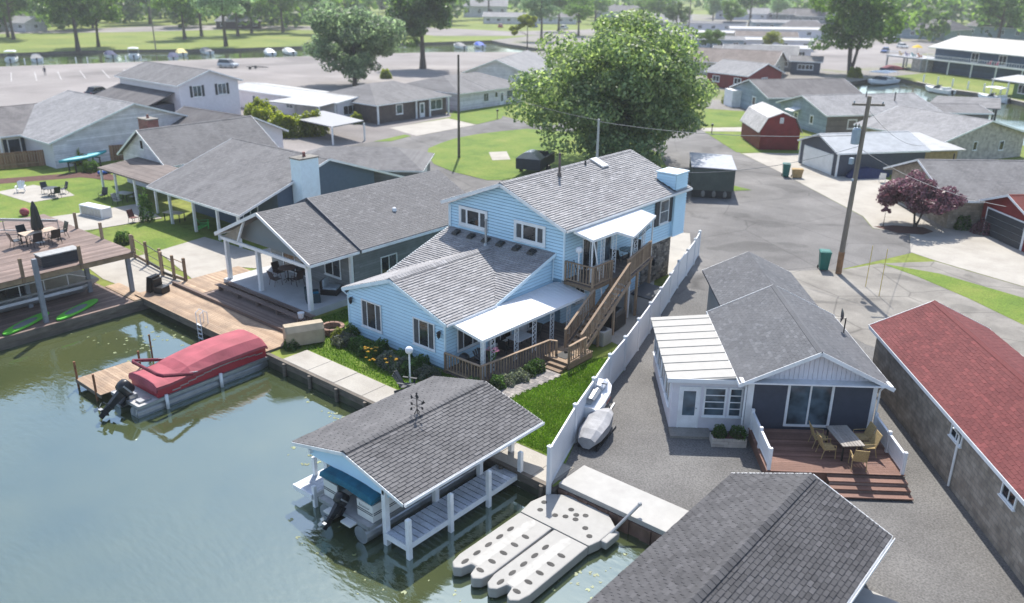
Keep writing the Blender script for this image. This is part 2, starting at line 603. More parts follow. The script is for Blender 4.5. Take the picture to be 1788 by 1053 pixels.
def dup(root, loc, rz, label=None, group=None, scale=None):
    c = copy_tree(root)
    c.location = (loc[0], loc[1], loc[2] if len(loc) > 2 else 0.0)
    c.rotation_euler = (0, 0, rz)
    if scale:
        c.scale = (scale,) * 3 if isinstance(scale, (int, float)) else scale
    if label:
        c['label'] = label
    if group:
        c['group'] = group
    return c

def sheet(name, pts, z, m, kind='structure', holes=(), label=None):
    loops = [[Vector((p[0], p[1], 0)) for p in pts]] + [[Vector((p[0], p[1], 0)) for p in h] for h in holes]
    flat = [p for l in loops for p in l]
    fs = []
    for t in tessellate_polygon(loops):
        a, b, c = (flat[i] for i in t)
        fs.append(t if (b - a).cross(c - a).z > 0 else (t[0], t[2], t[1]))
    me = bpy.data.meshes.new(name)
    me.from_pydata([(p.x, p.y, z) for p in flat], [], fs)
    me.materials.append(m)
    o = bpy.data.objects.new(name, me)
    COL.objects.link(o)
    if kind:
        o['kind'] = kind
    return o

# ------------------------------------------------------------ lapped courses (siding, shingles)
def _span(poly, v):
    xs = []
    n = len(poly)
    for i in range(n):
        (u0, v0), (u1, v1) = poly[i], poly[(i + 1) % n]
        if (v0 <= v < v1) or (v1 <= v < v0):
            xs.append(u0 + (u1 - u0) * (v - v0) / (v1 - v0))
    xs.sort()
    return (xs[0], xs[-1]) if len(xs) >= 2 else None

def courses(mb, poly, o, U, V, N, course, tab=None, lift=0.018, reveal=0.0, gap=0.0, m=0, jitter=0.0, full=None, rs=None):
    """lapped rows over a convex polygon in (u, v); rows run along U, climb along V, lower edges stand proud along N"""
    rs = rs or random.Random(3)
    o = Vector(o); U = Vector(U).normalized(); V = Vector(V).normalized(); N = Vector(N).normalized()
    v0 = min(p[1] for p in poly); v1 = max(p[1] for p in poly)
    k = 0; v = v0
    while v < v1 - 1e-4:
        w = min(v + course, v1)
        nv = w
        w = max(v + 0.01, w - reveal)
        a = _span(poly, v + 1e-5); b = _span(poly, w - 1e-5)
        if a and b:
            cuts = [0.0, 1.0]
            L = max(a[1] - a[0], b[1] - b[0])
            lo = min(a[0], b[0]); hi = max(a[1], b[1])
            if tab:
                x = lo - (tab * 0.5 if k % 2 else 0) - rs.random() * jitter
                segs = []
                while x < hi:
                    x2 = x + tab
                    segs.append((x, x2)); x = x2
            else:
                segs = [(lo, hi)]
            for (s0, s1) in segs:
                g = gap
                l0, l1 = max(s0 + g, a[0]), min(s1 - g, a[1])
                t0, t1 = max(s0 + g, b[0]), min(s1 - g, b[1])
                if l1 - l0 < 0.01 and t1 - t0 < 0.01:
                    continue
                l1 = max(l0, l1); t1 = max(t0, t1)
                lf = lift * (1 + (rs.random() - 0.5) * 0.5 * (1 if tab else 0))
                if full is not None and tab and abs(l0 - s0 - g) < 1e-6 and abs(l1 - s1 + g) < 1e-6 and abs(t0 - s0 - g) < 1e-6 and abs(t1 - s1 + g) < 1e-6 and w - v > course * 0.99:
                    full.append((o + U * s0 + V * v, lf))
                    continue
                p = [o + U * l0 + V * v, o + U * l1 + V * v, o + U * l0 + V * v + N * lf, o + U * l1 + V * v + N * lf,
                     o + U * t1 + V * w + N * 0.003, o + U * t0 + V * w + N * 0.003]
                mb.add(p, [(0, 1, 3, 2), (2, 3, 4, 5), (0, 2, 5), (1, 4, 3)], m)
        k += 1; v = nv

def shingle_parts(parent, full, U, V, N, course, tab, material, mb_rest, nmax=300, gap=0.004, world=True):
    """the nearest full shingles become parts, the rest join mb_rest"""
    U = Vector(U).normalized(); V = Vector(V).normalized(); N = Vector(N).normalized()
    full.sort(key=lambda q: (q[0] - CAM_LOC).length)
    mb = MB()
    mb.add([(gap, 0, 0), (tab - gap, 0, 0), (gap, 0, 1), (tab - gap, 0, 1), (tab - gap, course, 0.15), (gap, course, 0.15)], [(0, 1, 3, 2), (2, 3, 4, 5), (0, 2, 5), (1, 4, 3)])
    me = mb.mesh('shingle', material)
    off = parent.location.copy() if world else Vector((0, 0, 0))
    for p, lf in full[:nmax]:
        M = Matrix(((U.x, V.x, N.x * lf, p.x - off.x), (U.y, V.y, N.y * lf, p.y - off.y), (U.z, V.z, N.z * lf, p.z - off.z), (0, 0, 0, 1)))
        piece('shingle', me, parent, M)
    for p, lf in full[nmax:]:
        a = p + U * gap; b = p + U * (tab - gap)
        mb_rest.add([a, b, a + N * lf, b + N * lf, b + V * course + N * 0.003, a + V * course + N * 0.003], [(0, 1, 3, 2), (2, 3, 4, 5), (0, 2, 5), (1, 4, 3)])

# ------------------------------------------------------------ shared materials
M_WHITE = mat('white_paint', (0.78, 0.79, 0.80), rough=0.45, var=0.04, stain=(0.52, 0.52, 0.50), stain_scale=1.3, stain_amt=0.35)
M_VINYL = mat('white_vinyl', (0.70, 0.71, 0.73), rough=0.35, var=0.03, scale=1.5, stain=(0.6, 0.6, 0.58), stain_scale=0.8, stain_amt=0.3)
M_BLUE = mat('light_blue_siding', (0.54, 0.75, 0.88), rough=0.5, var=0.04, scale=0.8, stain=(0.47, 0.68, 0.82), stain_scale=0.7, stain_amt=0.4)
M_BLUETRIM = mat('pale_blue_trim', (0.66, 0.79, 0.86), rough=0.5, var=0.05)
M_DARK = mat('dark_metal', (0.02, 0.02, 0.022), rough=0.4, var=0.2)
M_BLACK = mat('black_plastic', (0.012, 0.013, 0.015), rough=0.35, var=0.2, spec=0.5)
M_ALU = mat('aluminium', (0.42, 0.43, 0.44), rough=0.38, var=0.12, metal=0.75, stain=(0.25, 0.25, 0.24), stain_amt=0.4)
M_STEEL = mat('galvanised_steel', (0.38, 0.39, 0.40), rough=0.45, var=0.12, metal=0.6)
M_DECKWOOD = mat_pieces('brown_stained_wood', (0.22, 0.15, 0.095), (0.33, 0.235, 0.155), rough=0.75, stain=(0.10, 0.075, 0.055), stain_scale=1.5, bscale=50)
M_RAIL = mat_pieces('weathered_brown_rail', (0.25, 0.17, 0.11), (0.37, 0.265, 0.18), rough=0.75, stain=(0.17, 0.125, 0.09), stain_scale=2.0)
M_GREYDECK = mat_pieces('grey_blue_dock_paint', (0.50, 0.54, 0.60), (0.64, 0.67, 0.73), rough=0.7, stain=(0.27, 0.28, 0.30), stain_scale=1.5)
M_TANDECK = mat_pieces('tan_deck_boards', (0.30, 0.205, 0.135), (0.42, 0.305, 0.21), rough=0.8, stain=(0.19, 0.14, 0.105), stain_scale=0.8, stain_amt=0.7)
M_BROWNDECK = mat_pieces('grey_brown_deck_boards', (0.15, 0.105, 0.085), (0.24, 0.175, 0.15), rough=0.75, stain=(0.11, 0.08, 0.07), stain_scale=0.6)
M_REDDECK = mat_pieces('red_brown_deck_boards', (0.16, 0.085, 0.062), (0.23, 0.13, 0.10), rough=0.7, stain=(0.11, 0.06, 0.05), stain_scale=0.8)
M_CONC = mat_ground('concrete', [(0.3, (0.31, 0.285, 0.25)), (0.55, (0.375, 0.35, 0.31)), (0.8, (0.43, 0.405, 0.36))], scale=0.5, fine=25, fine_amt=0.1, bump=0.15)
M_CONCD = mat_ground('worn_concrete', [(0.3, (0.16, 0.148, 0.132)), (0.55, (0.225, 0.21, 0.187)), (0.8, (0.275, 0.258, 0.23))], scale=0.35, fine=18, fine_amt=0.14, bump=0.2, cracks=(0.16, 0.6, 0.012), patches=0.3)
M_GRAVEL = mat_ground('grey_gravel', [(0.3, (0.108, 0.104, 0.100)), (0.55, (0.142, 0.137, 0.131)), (0.8, (0.178, 0.172, 0.164))], scale=0.3, fine=14, fine_amt=0.35, bump=0.8)
M_ASPH = mat_ground('worn_asphalt', [(0.28, (0.10, 0.095, 0.092)), (0.5, (0.142, 0.136, 0.131)), (0.75, (0.19, 0.182, 0.175))], scale=0.16, fine=9, fine_amt=0.16, bump=0.3, cracks=(0.13, 0.68, 0.010), patches=0.22)
M_LOT = mat_ground('pale_lot_asphalt', [(0.3, (0.18, 0.163, 0.155)), (0.5, (0.225, 0.205, 0.196)), (0.75, (0.26, 0.24, 0.228))], scale=0.07, fine=3, fine_amt=0.10, bump=0.1, patches=0.05)
M_GRASS = mat_ground('lawn_grass', [(0.25, (0.065, 0.115, 0.016)), (0.45, (0.110, 0.172, 0.022)), (0.6, (0.150, 0.195, 0.032)), (0.75, (0.205, 0.215, 0.055))], scale=0.28, fine=16, fine_amt=0.4, bump=0.8)
M_MEADOW = mat_ground('meadow_grass', [(0.25, (0.085, 0.125, 0.02)), (0.5, (0.145, 0.185, 0.03)), (0.75, (0.21, 0.215, 0.055))], scale=0.06, fine=1.6, fine_amt=0.25, bump=0.5)
M_MULCH = mat_ground('red_mulch', [(0.3, (0.07, 0.035, 0.028)), (0.7, (0.12, 0.06, 0.05))], scale=2, fine=22, fine_amt=0.5)
M_TIMBER = mat('grey_seawall_timber', (0.135, 0.115, 0.095), rough=0.85, var=0.3, scale=1.5, bump=0.4, bscale=12, stain=(0.07, 0.065, 0.055), stain_amt=0.7, stretch=(1, 1, 6))
M_GLASS = mat_glass()
M_GLASSB = mat_glass('bluish_glass', (0.05, 0.075, 0.095))
M_CURTAIN = mat('grey_screen', (0.075, 0.082, 0.09), rough=0.5, var=0.25, scale=5)
M_SHUT = mat('charcoal_shutter', (0.03, 0.036, 0.045), rough=0.5, var=0.15)
M_GREYSIDE = mat('grey_siding', (0.20, 0.225, 0.235), rough=0.6, var=0.06, scale=0.8)
M_SLATE = mat('slate_blue_siding', (0.055, 0.065, 0.092), rough=0.6, var=0.1)
M_WHITESIDE = mat('white_siding', (0.66, 0.64, 0.68), rough=0.6, var=0.05, stain=(0.56, 0.54, 0.58), stain_scale=0.5, stain_amt=0.4)
M_TEALSIDE = mat('dusty_teal_siding', (0.26, 0.37, 0.41), rough=0.6, var=0.06)
M_TRANSF = mat('transformer_grey', (0.30, 0.36, 0.42), rough=0.5, var=0.1)
M_POLE = mat('pole_wood', (0.215, 0.18, 0.145), rough=0.85, var=0.25, scale=2, stretch=(3, 3, 0.3), stain=(0.12, 0.10, 0.085), stain_amt=0.5)
SH_MAIN = mat_pieces('grey_white_shingles', (0.235, 0.228, 0.232), (0.295, 0.288, 0.293), stain=(0.37, 0.362, 0.36), stain_scale=0.3, stain_amt=0.55, streak=(1, 1, 1))
SH_BOAT = mat_pieces('brown_grey_shingles', (0.088, 0.086, 0.089), (0.112, 0.109, 0.112), stain=(0.165, 0.161, 0.163), stain_scale=0.5, stain_amt=0.6)
SH_DARK = mat_pieces('dark_grey_shingles', (0.050, 0.049, 0.052), (0.074, 0.072, 0.076), stain=(0.10, 0.098, 0.102), stain_scale=0.4, stain_amt=0.6)
SH_SLATE = mat_pieces('slate_shingles', (0.085, 0.087, 0.095), (0.108, 0.111, 0.120), stain=(0.135, 0.135, 0.142), stain_scale=0.4, stain_amt=0.5)
SH_GREY = mat_pieces('mid_grey_shingles', (0.135, 0.131, 0.132), (0.165, 0.160, 0.161), stain=(0.19, 0.185, 0.185), stain_scale=0.3, stain_amt=0.5)
SH_RED = mat_pieces('brick_red_shingles', (0.105, 0.024, 0.025), (0.14, 0.034, 0.034), stain=(0.165, 0.05, 0.048), stain_scale=0.4, stain_amt=0.4)
RF_GREY = mat_rows('far_grey_roof', (0.16, 0.155, 0.157), stain=(0.21, 0.205, 0.205))
RF_DARK = mat_rows('far_dark_roof', (0.115, 0.108, 0.11), stain=(0.18, 0.17, 0.168))
RF_BROWN = mat_rows('far_brown_roof', (0.17, 0.14, 0.125), stain=(0.24, 0.205, 0.19))
RF_LIGHT = mat_rows('far_light_roof', (0.24, 0.237, 0.242), stain=(0.31, 0.305, 0.305))
RF_SILVER = mat_rows('ribbed_pale_metal_roof', (0.47, 0.465, 0.445), row=9, tab=0.5, dark=0.8, rough=0.5)
W_LAPWHITE = mat_rows('lapped_white_wall', (0.66, 0.63, 0.68), row=0.2, tab=30, dark=0.78, vscale=1.0, haxis='XY', rough=0.6)
W_LAPGREY = mat_rows('lapped_grey_wall', (0.21, 0.225, 0.235), row=0.16, tab=30, dark=0.7, vscale=1.0, haxis='XY', rough=0.6)
W_LAPTEAL = mat_rows('lapped_teal_wall', (0.28, 0.35, 0.40), row=0.16, tab=30, dark=0.75, vscale=1.0, haxis='XY', rough=0.6)
W_LAPBLUE = mat_rows('lapped_navy_wall', (0.045, 0.085, 0.15), row=0.2, tab=30, dark=0.7, vscale=1.0, haxis='XY', rough=0.6)
W_TAUPE = mat_rows('lapped_taupe_wall', (0.20, 0.175, 0.165), row=0.16, tab=30, dark=0.75, vscale=1.0, haxis='XY', rough=0.6)
W_BARN = mat_rows('red_barn_boards', (0.26, 0.030, 0.030), row=9, tab=0.22, dark=0.7, vscale=1.0, haxis='XY', rough=0.6)
W_CREAM = mat_rows('cream_wall', (0.55, 0.51, 0.42), row=0.2, tab=30, dark=0.85, vscale=1.0, haxis='XY', rough=0.6)
W_GREENBOX = mat_rows('ribbed_dark_green_metal', (0.095, 0.115, 0.10), row=9, tab=0.28, dark=0.75, vscale=1.0, haxis='XY', rough=0.55)
BK_TAN = mat_brick('tan_block_wall', (0.235, 0.195, 0.155), (0.34, 0.29, 0.235), (0.18, 0.165, 0.15), bw=0.4, bh=0.2)
BK_STONE = mat_brick('pale_stone_wall', (0.38, 0.34, 0.30), (0.50, 0.46, 0.41), (0.33, 0.31, 0.28), bw=0.35, bh=0.15)
BK_RED = mat_brick('red_brick', (0.20, 0.055, 0.042), (0.27, 0.08, 0.06), (0.25, 0.2, 0.18))
BK_DARK = mat_brick('dark_brown_brick', (0.085, 0.062, 0.055), (0.125, 0.092, 0.082), (0.13, 0.12, 0.11))

# ------------------------------------------------------------ openings
def window(par, o, U, N, w, h, cols=(1.0,), rows=1, fr=0.07, proud=0.05, trim=None, glass=None, side=None, world=False, name='window', sill=True):
    """frame standing proud of the wall, mullions, one pane object per light, a sill"""
    U = Vector(U); N = Vector(N); V = Vector((0, 0, 1)); o = Vector(o)
    trim = trim or M_WHITE; glass = glass or M_GLASS
    mb = MB()
    F = lambda a, b, c, d, n0=0.0, n1=proud: mb.frame(o, U, V, N, a, b, c, d, n0, n1)
    F(0, w, 0, fr); F(0, w, h - fr, h); F(0, fr, fr, h - fr); F(w - fr, w, fr, h - fr)
    edges = [fr]; tot = sum(cols); x = fr
    for c in cols:
        x += (w - 2 * fr) * c / tot; edges.append(x)
    for x in edges[1:-1]:
        F(x - fr * 0.35, x + fr * 0.35, fr, h - fr, 0, proud * 0.8)
    for r in range(1, rows):
        y = fr + (h - 2 * fr) * r / rows
        F(fr, w - fr, y - fr * 0.3, y + fr * 0.3, 0, proud * 0.7)
    f = mb.build(name, trim, par, world=world)
    for i in range(len(cols)):
        a, b = edges[i] + fr * 0.2, edges[i + 1] - fr * 0.2
        g = glass if not (side and i in (0, len(cols) - 1) and len(cols) == 3) else side
        for r in range(rows):
            y0 = fr + (h - 2 * fr) * r / rows; y1 = fr + (h - 2 * fr) * (r + 1) / rows
            MB().frame(o, U, V, N, a, b, y0, y1, 0.004, proud * 0.35).build('pane', g, f, world=world)
    if sill:
        MB().frame(o, U, V, N, -0.04, w + 0.04, -0.05, -0.002, 0, proud + 0.05).build('sill', trim, f, world=world)
    return f

def door(par, o, U, N, w, h, leaf=None, glass=None, trim=None, world=False, lights=True, name='door'):
    U = Vector(U); N = Vector(N); V = Vector((0, 0, 1)); o = Vector(o)
    trim = trim or M_WHITE; leaf = leaf or M_WHITE
    mb = MB()
    F = lambda a, b, c, d, n0=0.0, n1=0.05: mb.frame(o, U, V, N, a, b, c, d, n0, n1)
    F(0, 0.08, 0, h); F(w - 0.08, w, 0, h); F(0.08, w - 0.08, h - 0.08, h)
    F(0.08, 0.2, 0, h - 0.08, 0, 0.03); F(w - 0.2, w - 0.08, 0, h - 0.08, 0, 0.03); F(0.2, w - 0.2, 0, h * 0.3 if lights else h - 0.08, 0, 0.03); F(0.2, w - 0.2, h - 0.22, h - 0.08, 0, 0.03)
    d = mb.build(name, leaf, par, world=world)
    if lights:
        MB().frame(o, U, V, N, 0.2, w - 0.2, h * 0.3, h - 0.22, 0.004, 0.018).build('pane', glass or M_GLASSB, d, world=world)
    hb = MB(); hb.ball(o + U * (w - 0.15) + V * 1.0 + N * 0.07, 0.035, n=6, k=4)
    hb.build('handle', M_STEEL, d, world=world)
    return d

def railing(par, p, q, h, m, post=0.1, spacing=0.19, bal=0.045, ends=(True, True), world=True, bottom=0.1, name=None, top_w=0.13, caps=False):
    """posts, top and bottom rail, one object per baluster; p and q are floor points"""
    p = Vector(p); q = Vector(q)
    d = q - p; L = math.hypot(d.x, d.y); Z = Vector((0, 0, 1))
    off = (par.location if world else Vector((0, 0, 0)))
    mb = MB(); mb.bar(p + Z * h, q + Z * h, top_w, 0.05); mb.build('top_rail', m, par, world=world)
    mb = MB(); mb.bar(p + Z * bottom, q + Z * bottom, 0.05, 0.07); mb.build('bottom_rail', m, par, world=world)
    for e, c in zip(ends, (p, q)):
        if e:
            mb = MB(); mb.box(c.x - post / 2, c.y - post / 2, c.z - 0.1, c.x + post / 2, c.y + post / 2, c.z + h + 0.02)
            mb.build('post', m, par, world=world)
    n = max(1, int(L / spacing))
    key = ('baluster', round(h - bottom, 3), bal, m.name)
    if key not in _BAL:
        b = MB(); b.box(-bal / 2, -bal / 2, 0, bal / 2, bal / 2, h - bottom - 0.03)
        _BAL[key] = b.mesh('baluster', m)
    for i in range(1, n):
        c = p + d * (i / n) + Z * (bottom + 0.005) - off
        piece('baluster', _BAL[key], par, loc=c)
_BAL = {}

def boards(par, x0, y0, x1, y1, z, w, m, along='x', th=0.03, gap=0.008, name='board', world=True, length=None):
    """one object per deck board over a rectangle, sharing one mesh"""
    off = par.location if world else Vector((0, 0, 0))
    n = max(1, round(((y1 - y0) if along == 'x' else (x1 - x0)) / w))
    w = ((y1 - y0) if along == 'x' else (x1 - x0)) / n
    b = MB()
    if along == 'x':
        b.box(0, gap / 2, -th, x1 - x0, w - gap / 2, 0)
    else:
        b.box(gap / 2, 0, -th, w - gap / 2, y1 - y0, 0)
    me = b.mesh(name, m)
    for i in range(n):
        c = Vector((x0, y0 + i * w, z)) if along == 'x' else Vector((x0 + i * w, y0, z))
        c.z += rnd.uniform(-0.002, 0.002)
        piece(name, me, par, loc=c - off)

# ------------------------------------------------------------ generic house (ridge along local x)
def house(name, label, cat, loc, rz, L, W, he, hr, wall, roof, over=0.4, hip=0.0, trim=None, wins=(), doors=(), group=None, shing=None, base=0.0, th=0.12, gable=None, ridge=True, overy=None):
    t = thing(name, label, cat, loc, rz, group)
    trim = trim or M_WHITE
    a, b = L / 2, W / 2
    s = (hr - he) / b
    mb = MB()
    if hip > 0:
        mb.box(-a, -b, base, a, b, he)
        mb.build('wall', wall, t)
    else:
        prof = [(-b, base), (b, base), (b, he), (0, hr - 0.02), (-b, he)]
        n = 5
        mb.add([(-a, y, z) for y, z in prof] + [(a, y, z) for y, z in prof], [(4, 3, 2, 1, 0), (5, 6, 7, 8, 9)] + [(i, (i + 1) % n, n + (i + 1) % n, n + i) for i in range(n)])
        mb.build('wall', wall, t)
    eo = a + over; oy = over if overy is None else overy; yo = b + oy; ze = he - s * oy + th; zr = hr + th
    rb = MB()
    if hip > 0:
        k = hip
        rd = [(-eo + k, 0, zr), (eo - k, 0, zr)]
        c = [(-eo, -yo, ze), (eo, -yo, ze), (eo, yo, ze), (-eo, yo, ze)]
        for poly in ((c[0], c[1], rd[1], rd[0]), (c[2], c[3], rd[0], rd[1]), (c[1], c[2], rd[1]), (c[3], c[0], rd[0])):
            rb.slab(poly, (0, 0, th))
        r = rb.build('roof', roof, t)
        fb = MB()
        for i in range(4):
            p, q = Vector(c[i]), Vector(c[(i + 1) % 4])
            d = (q - p).normalized(); nrm = Vector((d.y, -d.x, 0))
            fb.frame(p + Vector((0, 0, -th * 1.3)), d, (0, 0, 1), nrm, 0, (q - p).length, 0, th * 1.15, 0.003, 0.03)
        fb.build('fascia', trim, r)
    else:
        for sg in (1, -1):
            if shing:
                N = Vector((0, sg * s, 1)).normalized(); V = Vector((0, -sg, s)).normalized(); U = Vector((-sg, 0, 0))
                o = Vector((sg * eo, sg * yo, ze)); sl = Vector((0, yo, zr - ze)).length
                rb.slab([(sg * eo, sg * yo, ze), (-sg * eo, sg * yo, ze), (-sg * eo, 0, zr), (sg * eo, 0, zr)] if sg > 0 else [(-eo, -yo, ze), (eo, -yo, ze), (eo, 0, zr), (-eo, 0, zr)], (0, 0, th))
                courses(rb, [(0, 0), (2 * eo, 0), (2 * eo, sl), (0, sl)], o, U, V, N, shing[0], shing[1], lift=shing[2], gap=0.005, jitter=0.1, rs=random.Random(5))
            else:
                rb.slab([(sg * eo, sg * yo, ze), (-sg * eo, sg * yo, ze), (-sg * eo, 0, zr), (sg * eo, 0, zr)], (0, 0, th))
        if ridge:
            rb.slab([(-eo, -0.16, zr - 0.16 * s + 0.03), (eo, -0.16, zr - 0.16 * s + 0.03), (eo, 0, zr + 0.035), (-eo, 0, zr + 0.035)], (0, 0, 0.025))
            rb.slab([(eo, 0.16, zr - 0.16 * s + 0.03), (-eo, 0.16, zr - 0.16 * s + 0.03), (-eo, 0, zr + 0.035), (eo, 0, zr + 0.035)], (0, 0, 0.025))
        r = rb.build('roof', roof, t)
        fb = MB()
        for sg in (1, -1):
            fb.box(-eo, sg * (yo + 0.003), ze - th - 0.05, eo, sg * (yo + 0.03), ze - 0.004)
            for e in (-1, 1):
                p = Vector((e * (eo + 0.016), sg * (yo + 0.03), ze - 0.075)); q = Vector((e * (eo + 0.016), 0, zr - 0.07))
                fb.bar(p, q, 0.026, 0.17)
        fb.build('fascia', trim, r)
    SD = {'x+': ((a, 0), (0, 1, 0), (1, 0, 0)), 'x-': ((-a, 0), (0, -1, 0), (-1, 0, 0)), 'y+': ((0, b), (-1, 0, 0), (0, 1, 0)), 'y-': ((0, -b), (1, 0, 0), (0, -1, 0))}
    for (sd, pos, z, w, h, kw) in wins:
        (cx, cy), U, N = SD[sd]
        o = Vector((cx + (pos if cx == 0 else 0), cy + (pos if cy == 0 else 0), z)) - Vector(U) * (w / 2)
        kw = dict(kw); sh = kw.pop('shutter', None)
        f = window(t, o, U, N, w, h, **kw)
        if sh:
            for k in (-0.42, w + 0.06):
                MB().frame(o, U, (0, 0, 1), N, k, k + 0.36, 0, h, 0.003, 0.04).build('shutter', sh, f)
    for (sd, pos, z, w, h, kw) in doors:
        (cx, cy), U, N = SD[sd]
        o = Vector((cx + (pos if cx == 0 else 0), cy + (pos if cy == 0 else 0), z)) - Vector(U) * (w / 2)
        door(t, o, U, N, w, h, **kw)
    return t

def chimney(par, x, y, z0, z1, w, d, m, cap=True):
    mb = MB(); mb.box(x - w / 2, y - d / 2, z0, x + w / 2, y + d / 2, z1)
    c = mb.build('chimney', m, par)
    cb = MB(); cb.box(x - w / 2 - 0.06, y - d / 2 - 0.06, z1 + 0.002, x + w / 2 + 0.06, y + d / 2 + 0.06, z1 + 0.1)
    cb.build('cap', M_CONCD, c)
    fb = MB(); fb.lathe([(0.13, z1 + 0.102), (0.11, z1 + 0.45)], 10, (x, y, 0)); fb.build('flue', BK_RED, c)

# ------------------------------------------------------------ the setting
CANAL = [(-49.3, -60), (80, -60), (80, 23.5), (-17.2, 23.5), (-17.2, 23.2), (-49.3, 23.2)]
CANAL_FAR = [(-222, 10), (-206, 72), (-190.3, 115), (-170, 168), (-154, 185.4), (-150, 196), (-176, 206), (-190, 214), (-196, 195), (-213.7, 142), (-216.8, 131), (-232, 110.4), (-240, 85), (-262, 5)]
CANAL_RIGHT = [(-62, 172), (-33, 131), (-20, 123), (10, 105), (90, 50), (120, 80), (0, 146), (-27.9, 168.9), (-35, 176.3), (-41.9, 179.6), (-51, 188.7), (-59, 197)]
W_MAT = mat_water()
land = sheet('ground', [(-2600, -700), (1500, -700), (1500, 3200), (-2600, 3200)], 0.0, M_MEADOW, holes=(CANAL, CANAL_FAR, CANAL_RIGHT))
for nm, c in (('canal_water', CANAL), ('far_canal_water', CANAL_FAR), ('marina_canal_water', CANAL_RIGHT)):
    xs = [p[0] for p in c]; ys = [p[1] for p in c]
    sheet(nm, [(min(xs) - 2, min(ys) - 2), (max(xs) + 2, min(ys) - 2), (max(xs) + 2, max(ys) + 2), (min(xs) - 2, max(ys) + 2)], -0.7, W_MAT)
    mb = MB(); n = len(c)
    for i in range(n):
        p, q = c[i], c[(i + 1) % n]
        mb.add([(p[0], p[1], -1.3), (q[0], q[1], -1.3), (q[0], q[1], 0), (p[0], p[1], 0)], [(0, 1, 2, 3)])
    mb.build(nm.replace('water', 'bank'), M_TIMBER, kind='structure')
sheet('canal_bed', [(-2600, -700), (1500, -700), (1500, 3200), (-2600, 3200)], -2.5, M_TIMBER)

ASPHALT = [(-17.5, 25.2), (-2.2, 25.2), (6, 40), (6, 52), (-12.5, 50), (-18.5, 58.4), (-16, 65.7), (-17.7, 71), (-20.5, 70.6), (-22.4, 73.8), (-35.5, 86.3), (-43.2, 93), (-55.5, 106), (-70, 122), (-84, 140), (-96, 146), (-93, 132), (-80, 118), (-72, 104), (-72, 92), (-78.9, 94.2), (-91.8, 98), (-110, 112), (-114, 108), (-92, 93), (-79.5, 86.5), (-79, 74.7), (-80, 68), (-80.5, 60), (-72, 55), (-58, 50), (-52, 50), (-40, 55), (-31, 55), (-28.4, 54.6), (-24.2, 41.5), (-21.6, 33), (-19.4, 26.6), (-17.9, 24.0)]
sheet('asphalt_lane', ASPHALT, 0.006, M_ASPH)
sheet('gravel_yard', [(-17.2, 23.8), (-2.2, 23.8), (3, 36), (-4, 45), (-12.4, 48), (-14.0, 50), (-24.8, 47.5), (-23.4, 40), (-21.4, 32.8), (-19.2, 26.6), (-17.6, 23.6)], 0.012, M_GRAVEL)
sheet('town_ground', [(-190, 214), (-176, 206), (-150, 196), (-154, 186), (-142, 178), (-118, 130), (-97, 146), (-84, 140), (-70, 122), (-58, 125), (-33, 131.5), (-62, 173), (-58, 197), (-50, 230), (-60, 300), (-95, 345), (-150, 480), (-290, 470), (-215, 330)], 0.008, mat_ground('gravelly_town_ground', [(0.3, (0.16, 0.15, 0.135)), (0.5, (0.215, 0.20, 0.185)), (0.62, (0.17, 0.175, 0.09)), (0.75, (0.11, 0.14, 0.035))], scale=0.06, fine=1.5, fine_amt=0.2, bump=0.2))
sheet('house_yard', [(-140, 66), (-112, 58), (-111, 40), (-90, 52), (-80, 52), (-72, 55), (-80.5, 60), (-80, 68), (-79, 74.7), (-86, 76.5), (-87, 90), (-97, 95), (-114, 108), (-118, 110), (-130, 92)], 0.01, M_LOT)
sheet('parking_lot', [(-205.5, 72.3), (-190, 115), (-169.7, 168), (-153.8, 185), (-140, 176), (-118, 128), (-112, 112), (-128, 92), (-138, 76), (-112, 58), (-111, 40), (-125, 20), (-221, 11)], 0.006, M_LOT)
sheet('lawn_island', [(-68.98, 66.73), (-72.0, 70), (-73.31, 73.41), (-74.3, 77), (-74.36, 80.77), (-73.5, 85), (-72.3, 88.85), (-60, 93), (-50, 86), (-44, 78), (-50, 68), (-55.6, 62.1), (-60.9, 62.6), (-65, 64)], 0.03, M_GRASS)
sheet('verge_grass', [(-80.0, 68.4), (-80.9, 74.5), (-79.5, 74.3), (-78.6, 70)], 0.025, M_GRASS)
sheet('neighbour_driveway', [(-86.1, 76.5), (-79.0, 74.7), (-79.5, 86.5), (-86.2, 87.9)], 0.03, M_CONC)
sheet('front_lawn', [(-86.2, 88.2), (-79.6, 86.8), (-80.5, 93), (-90, 106), (-96, 100)], 0.03, M_GRASS)
sheet('concrete_driveway', [(-35.5, 86.3), (-43.0, 92.9), (-38, 99.5), (-33, 96), (-20, 86), (-12, 74), (-4, 66), (-8, 62.9), (-13.9, 64.8), (-16.1, 65.8), (-17.6, 70.8), (-20.5, 70.7), (-22.4, 73.9)], 0.02, M_CONC)
sheet('worn_driveway', [(-18.4, 58.3), (-21.2, 55.4), (-20.0, 50.5), (-12.7, 46.0), (-4, 44), (6, 50), (6, 64), (-8, 62.8), (-14, 64.7), (-16.9, 61.5)], 0.018, M_CONCD)
sheet('grass_strip', [(-16.9, 61.5), (-13, 61.9), (-7.5, 60.4), (0, 57), (0, 52), (-6.5, 55.15), (-10.2, 57.9), (-14, 60.2)], 0.03, M_GRASS)
sheet('corner_grass', [(-36.3, 77), (-33.9, 76.4), (-35.15, 74.7), (-36.6, 75.4)], 0.03, M_GRASS)
sheet('barn_lawn', [(-53.6, 103.5), (-43.8, 93.1), (-36, 99), (-41, 106), (-49.9, 107.1)], 0.03, M_GRASS)
sheet('side_lawn', [(-55.6, 107.9), (-51, 112), (-58.4, 125.1), (-63, 121)], 0.03, M_GRASS)
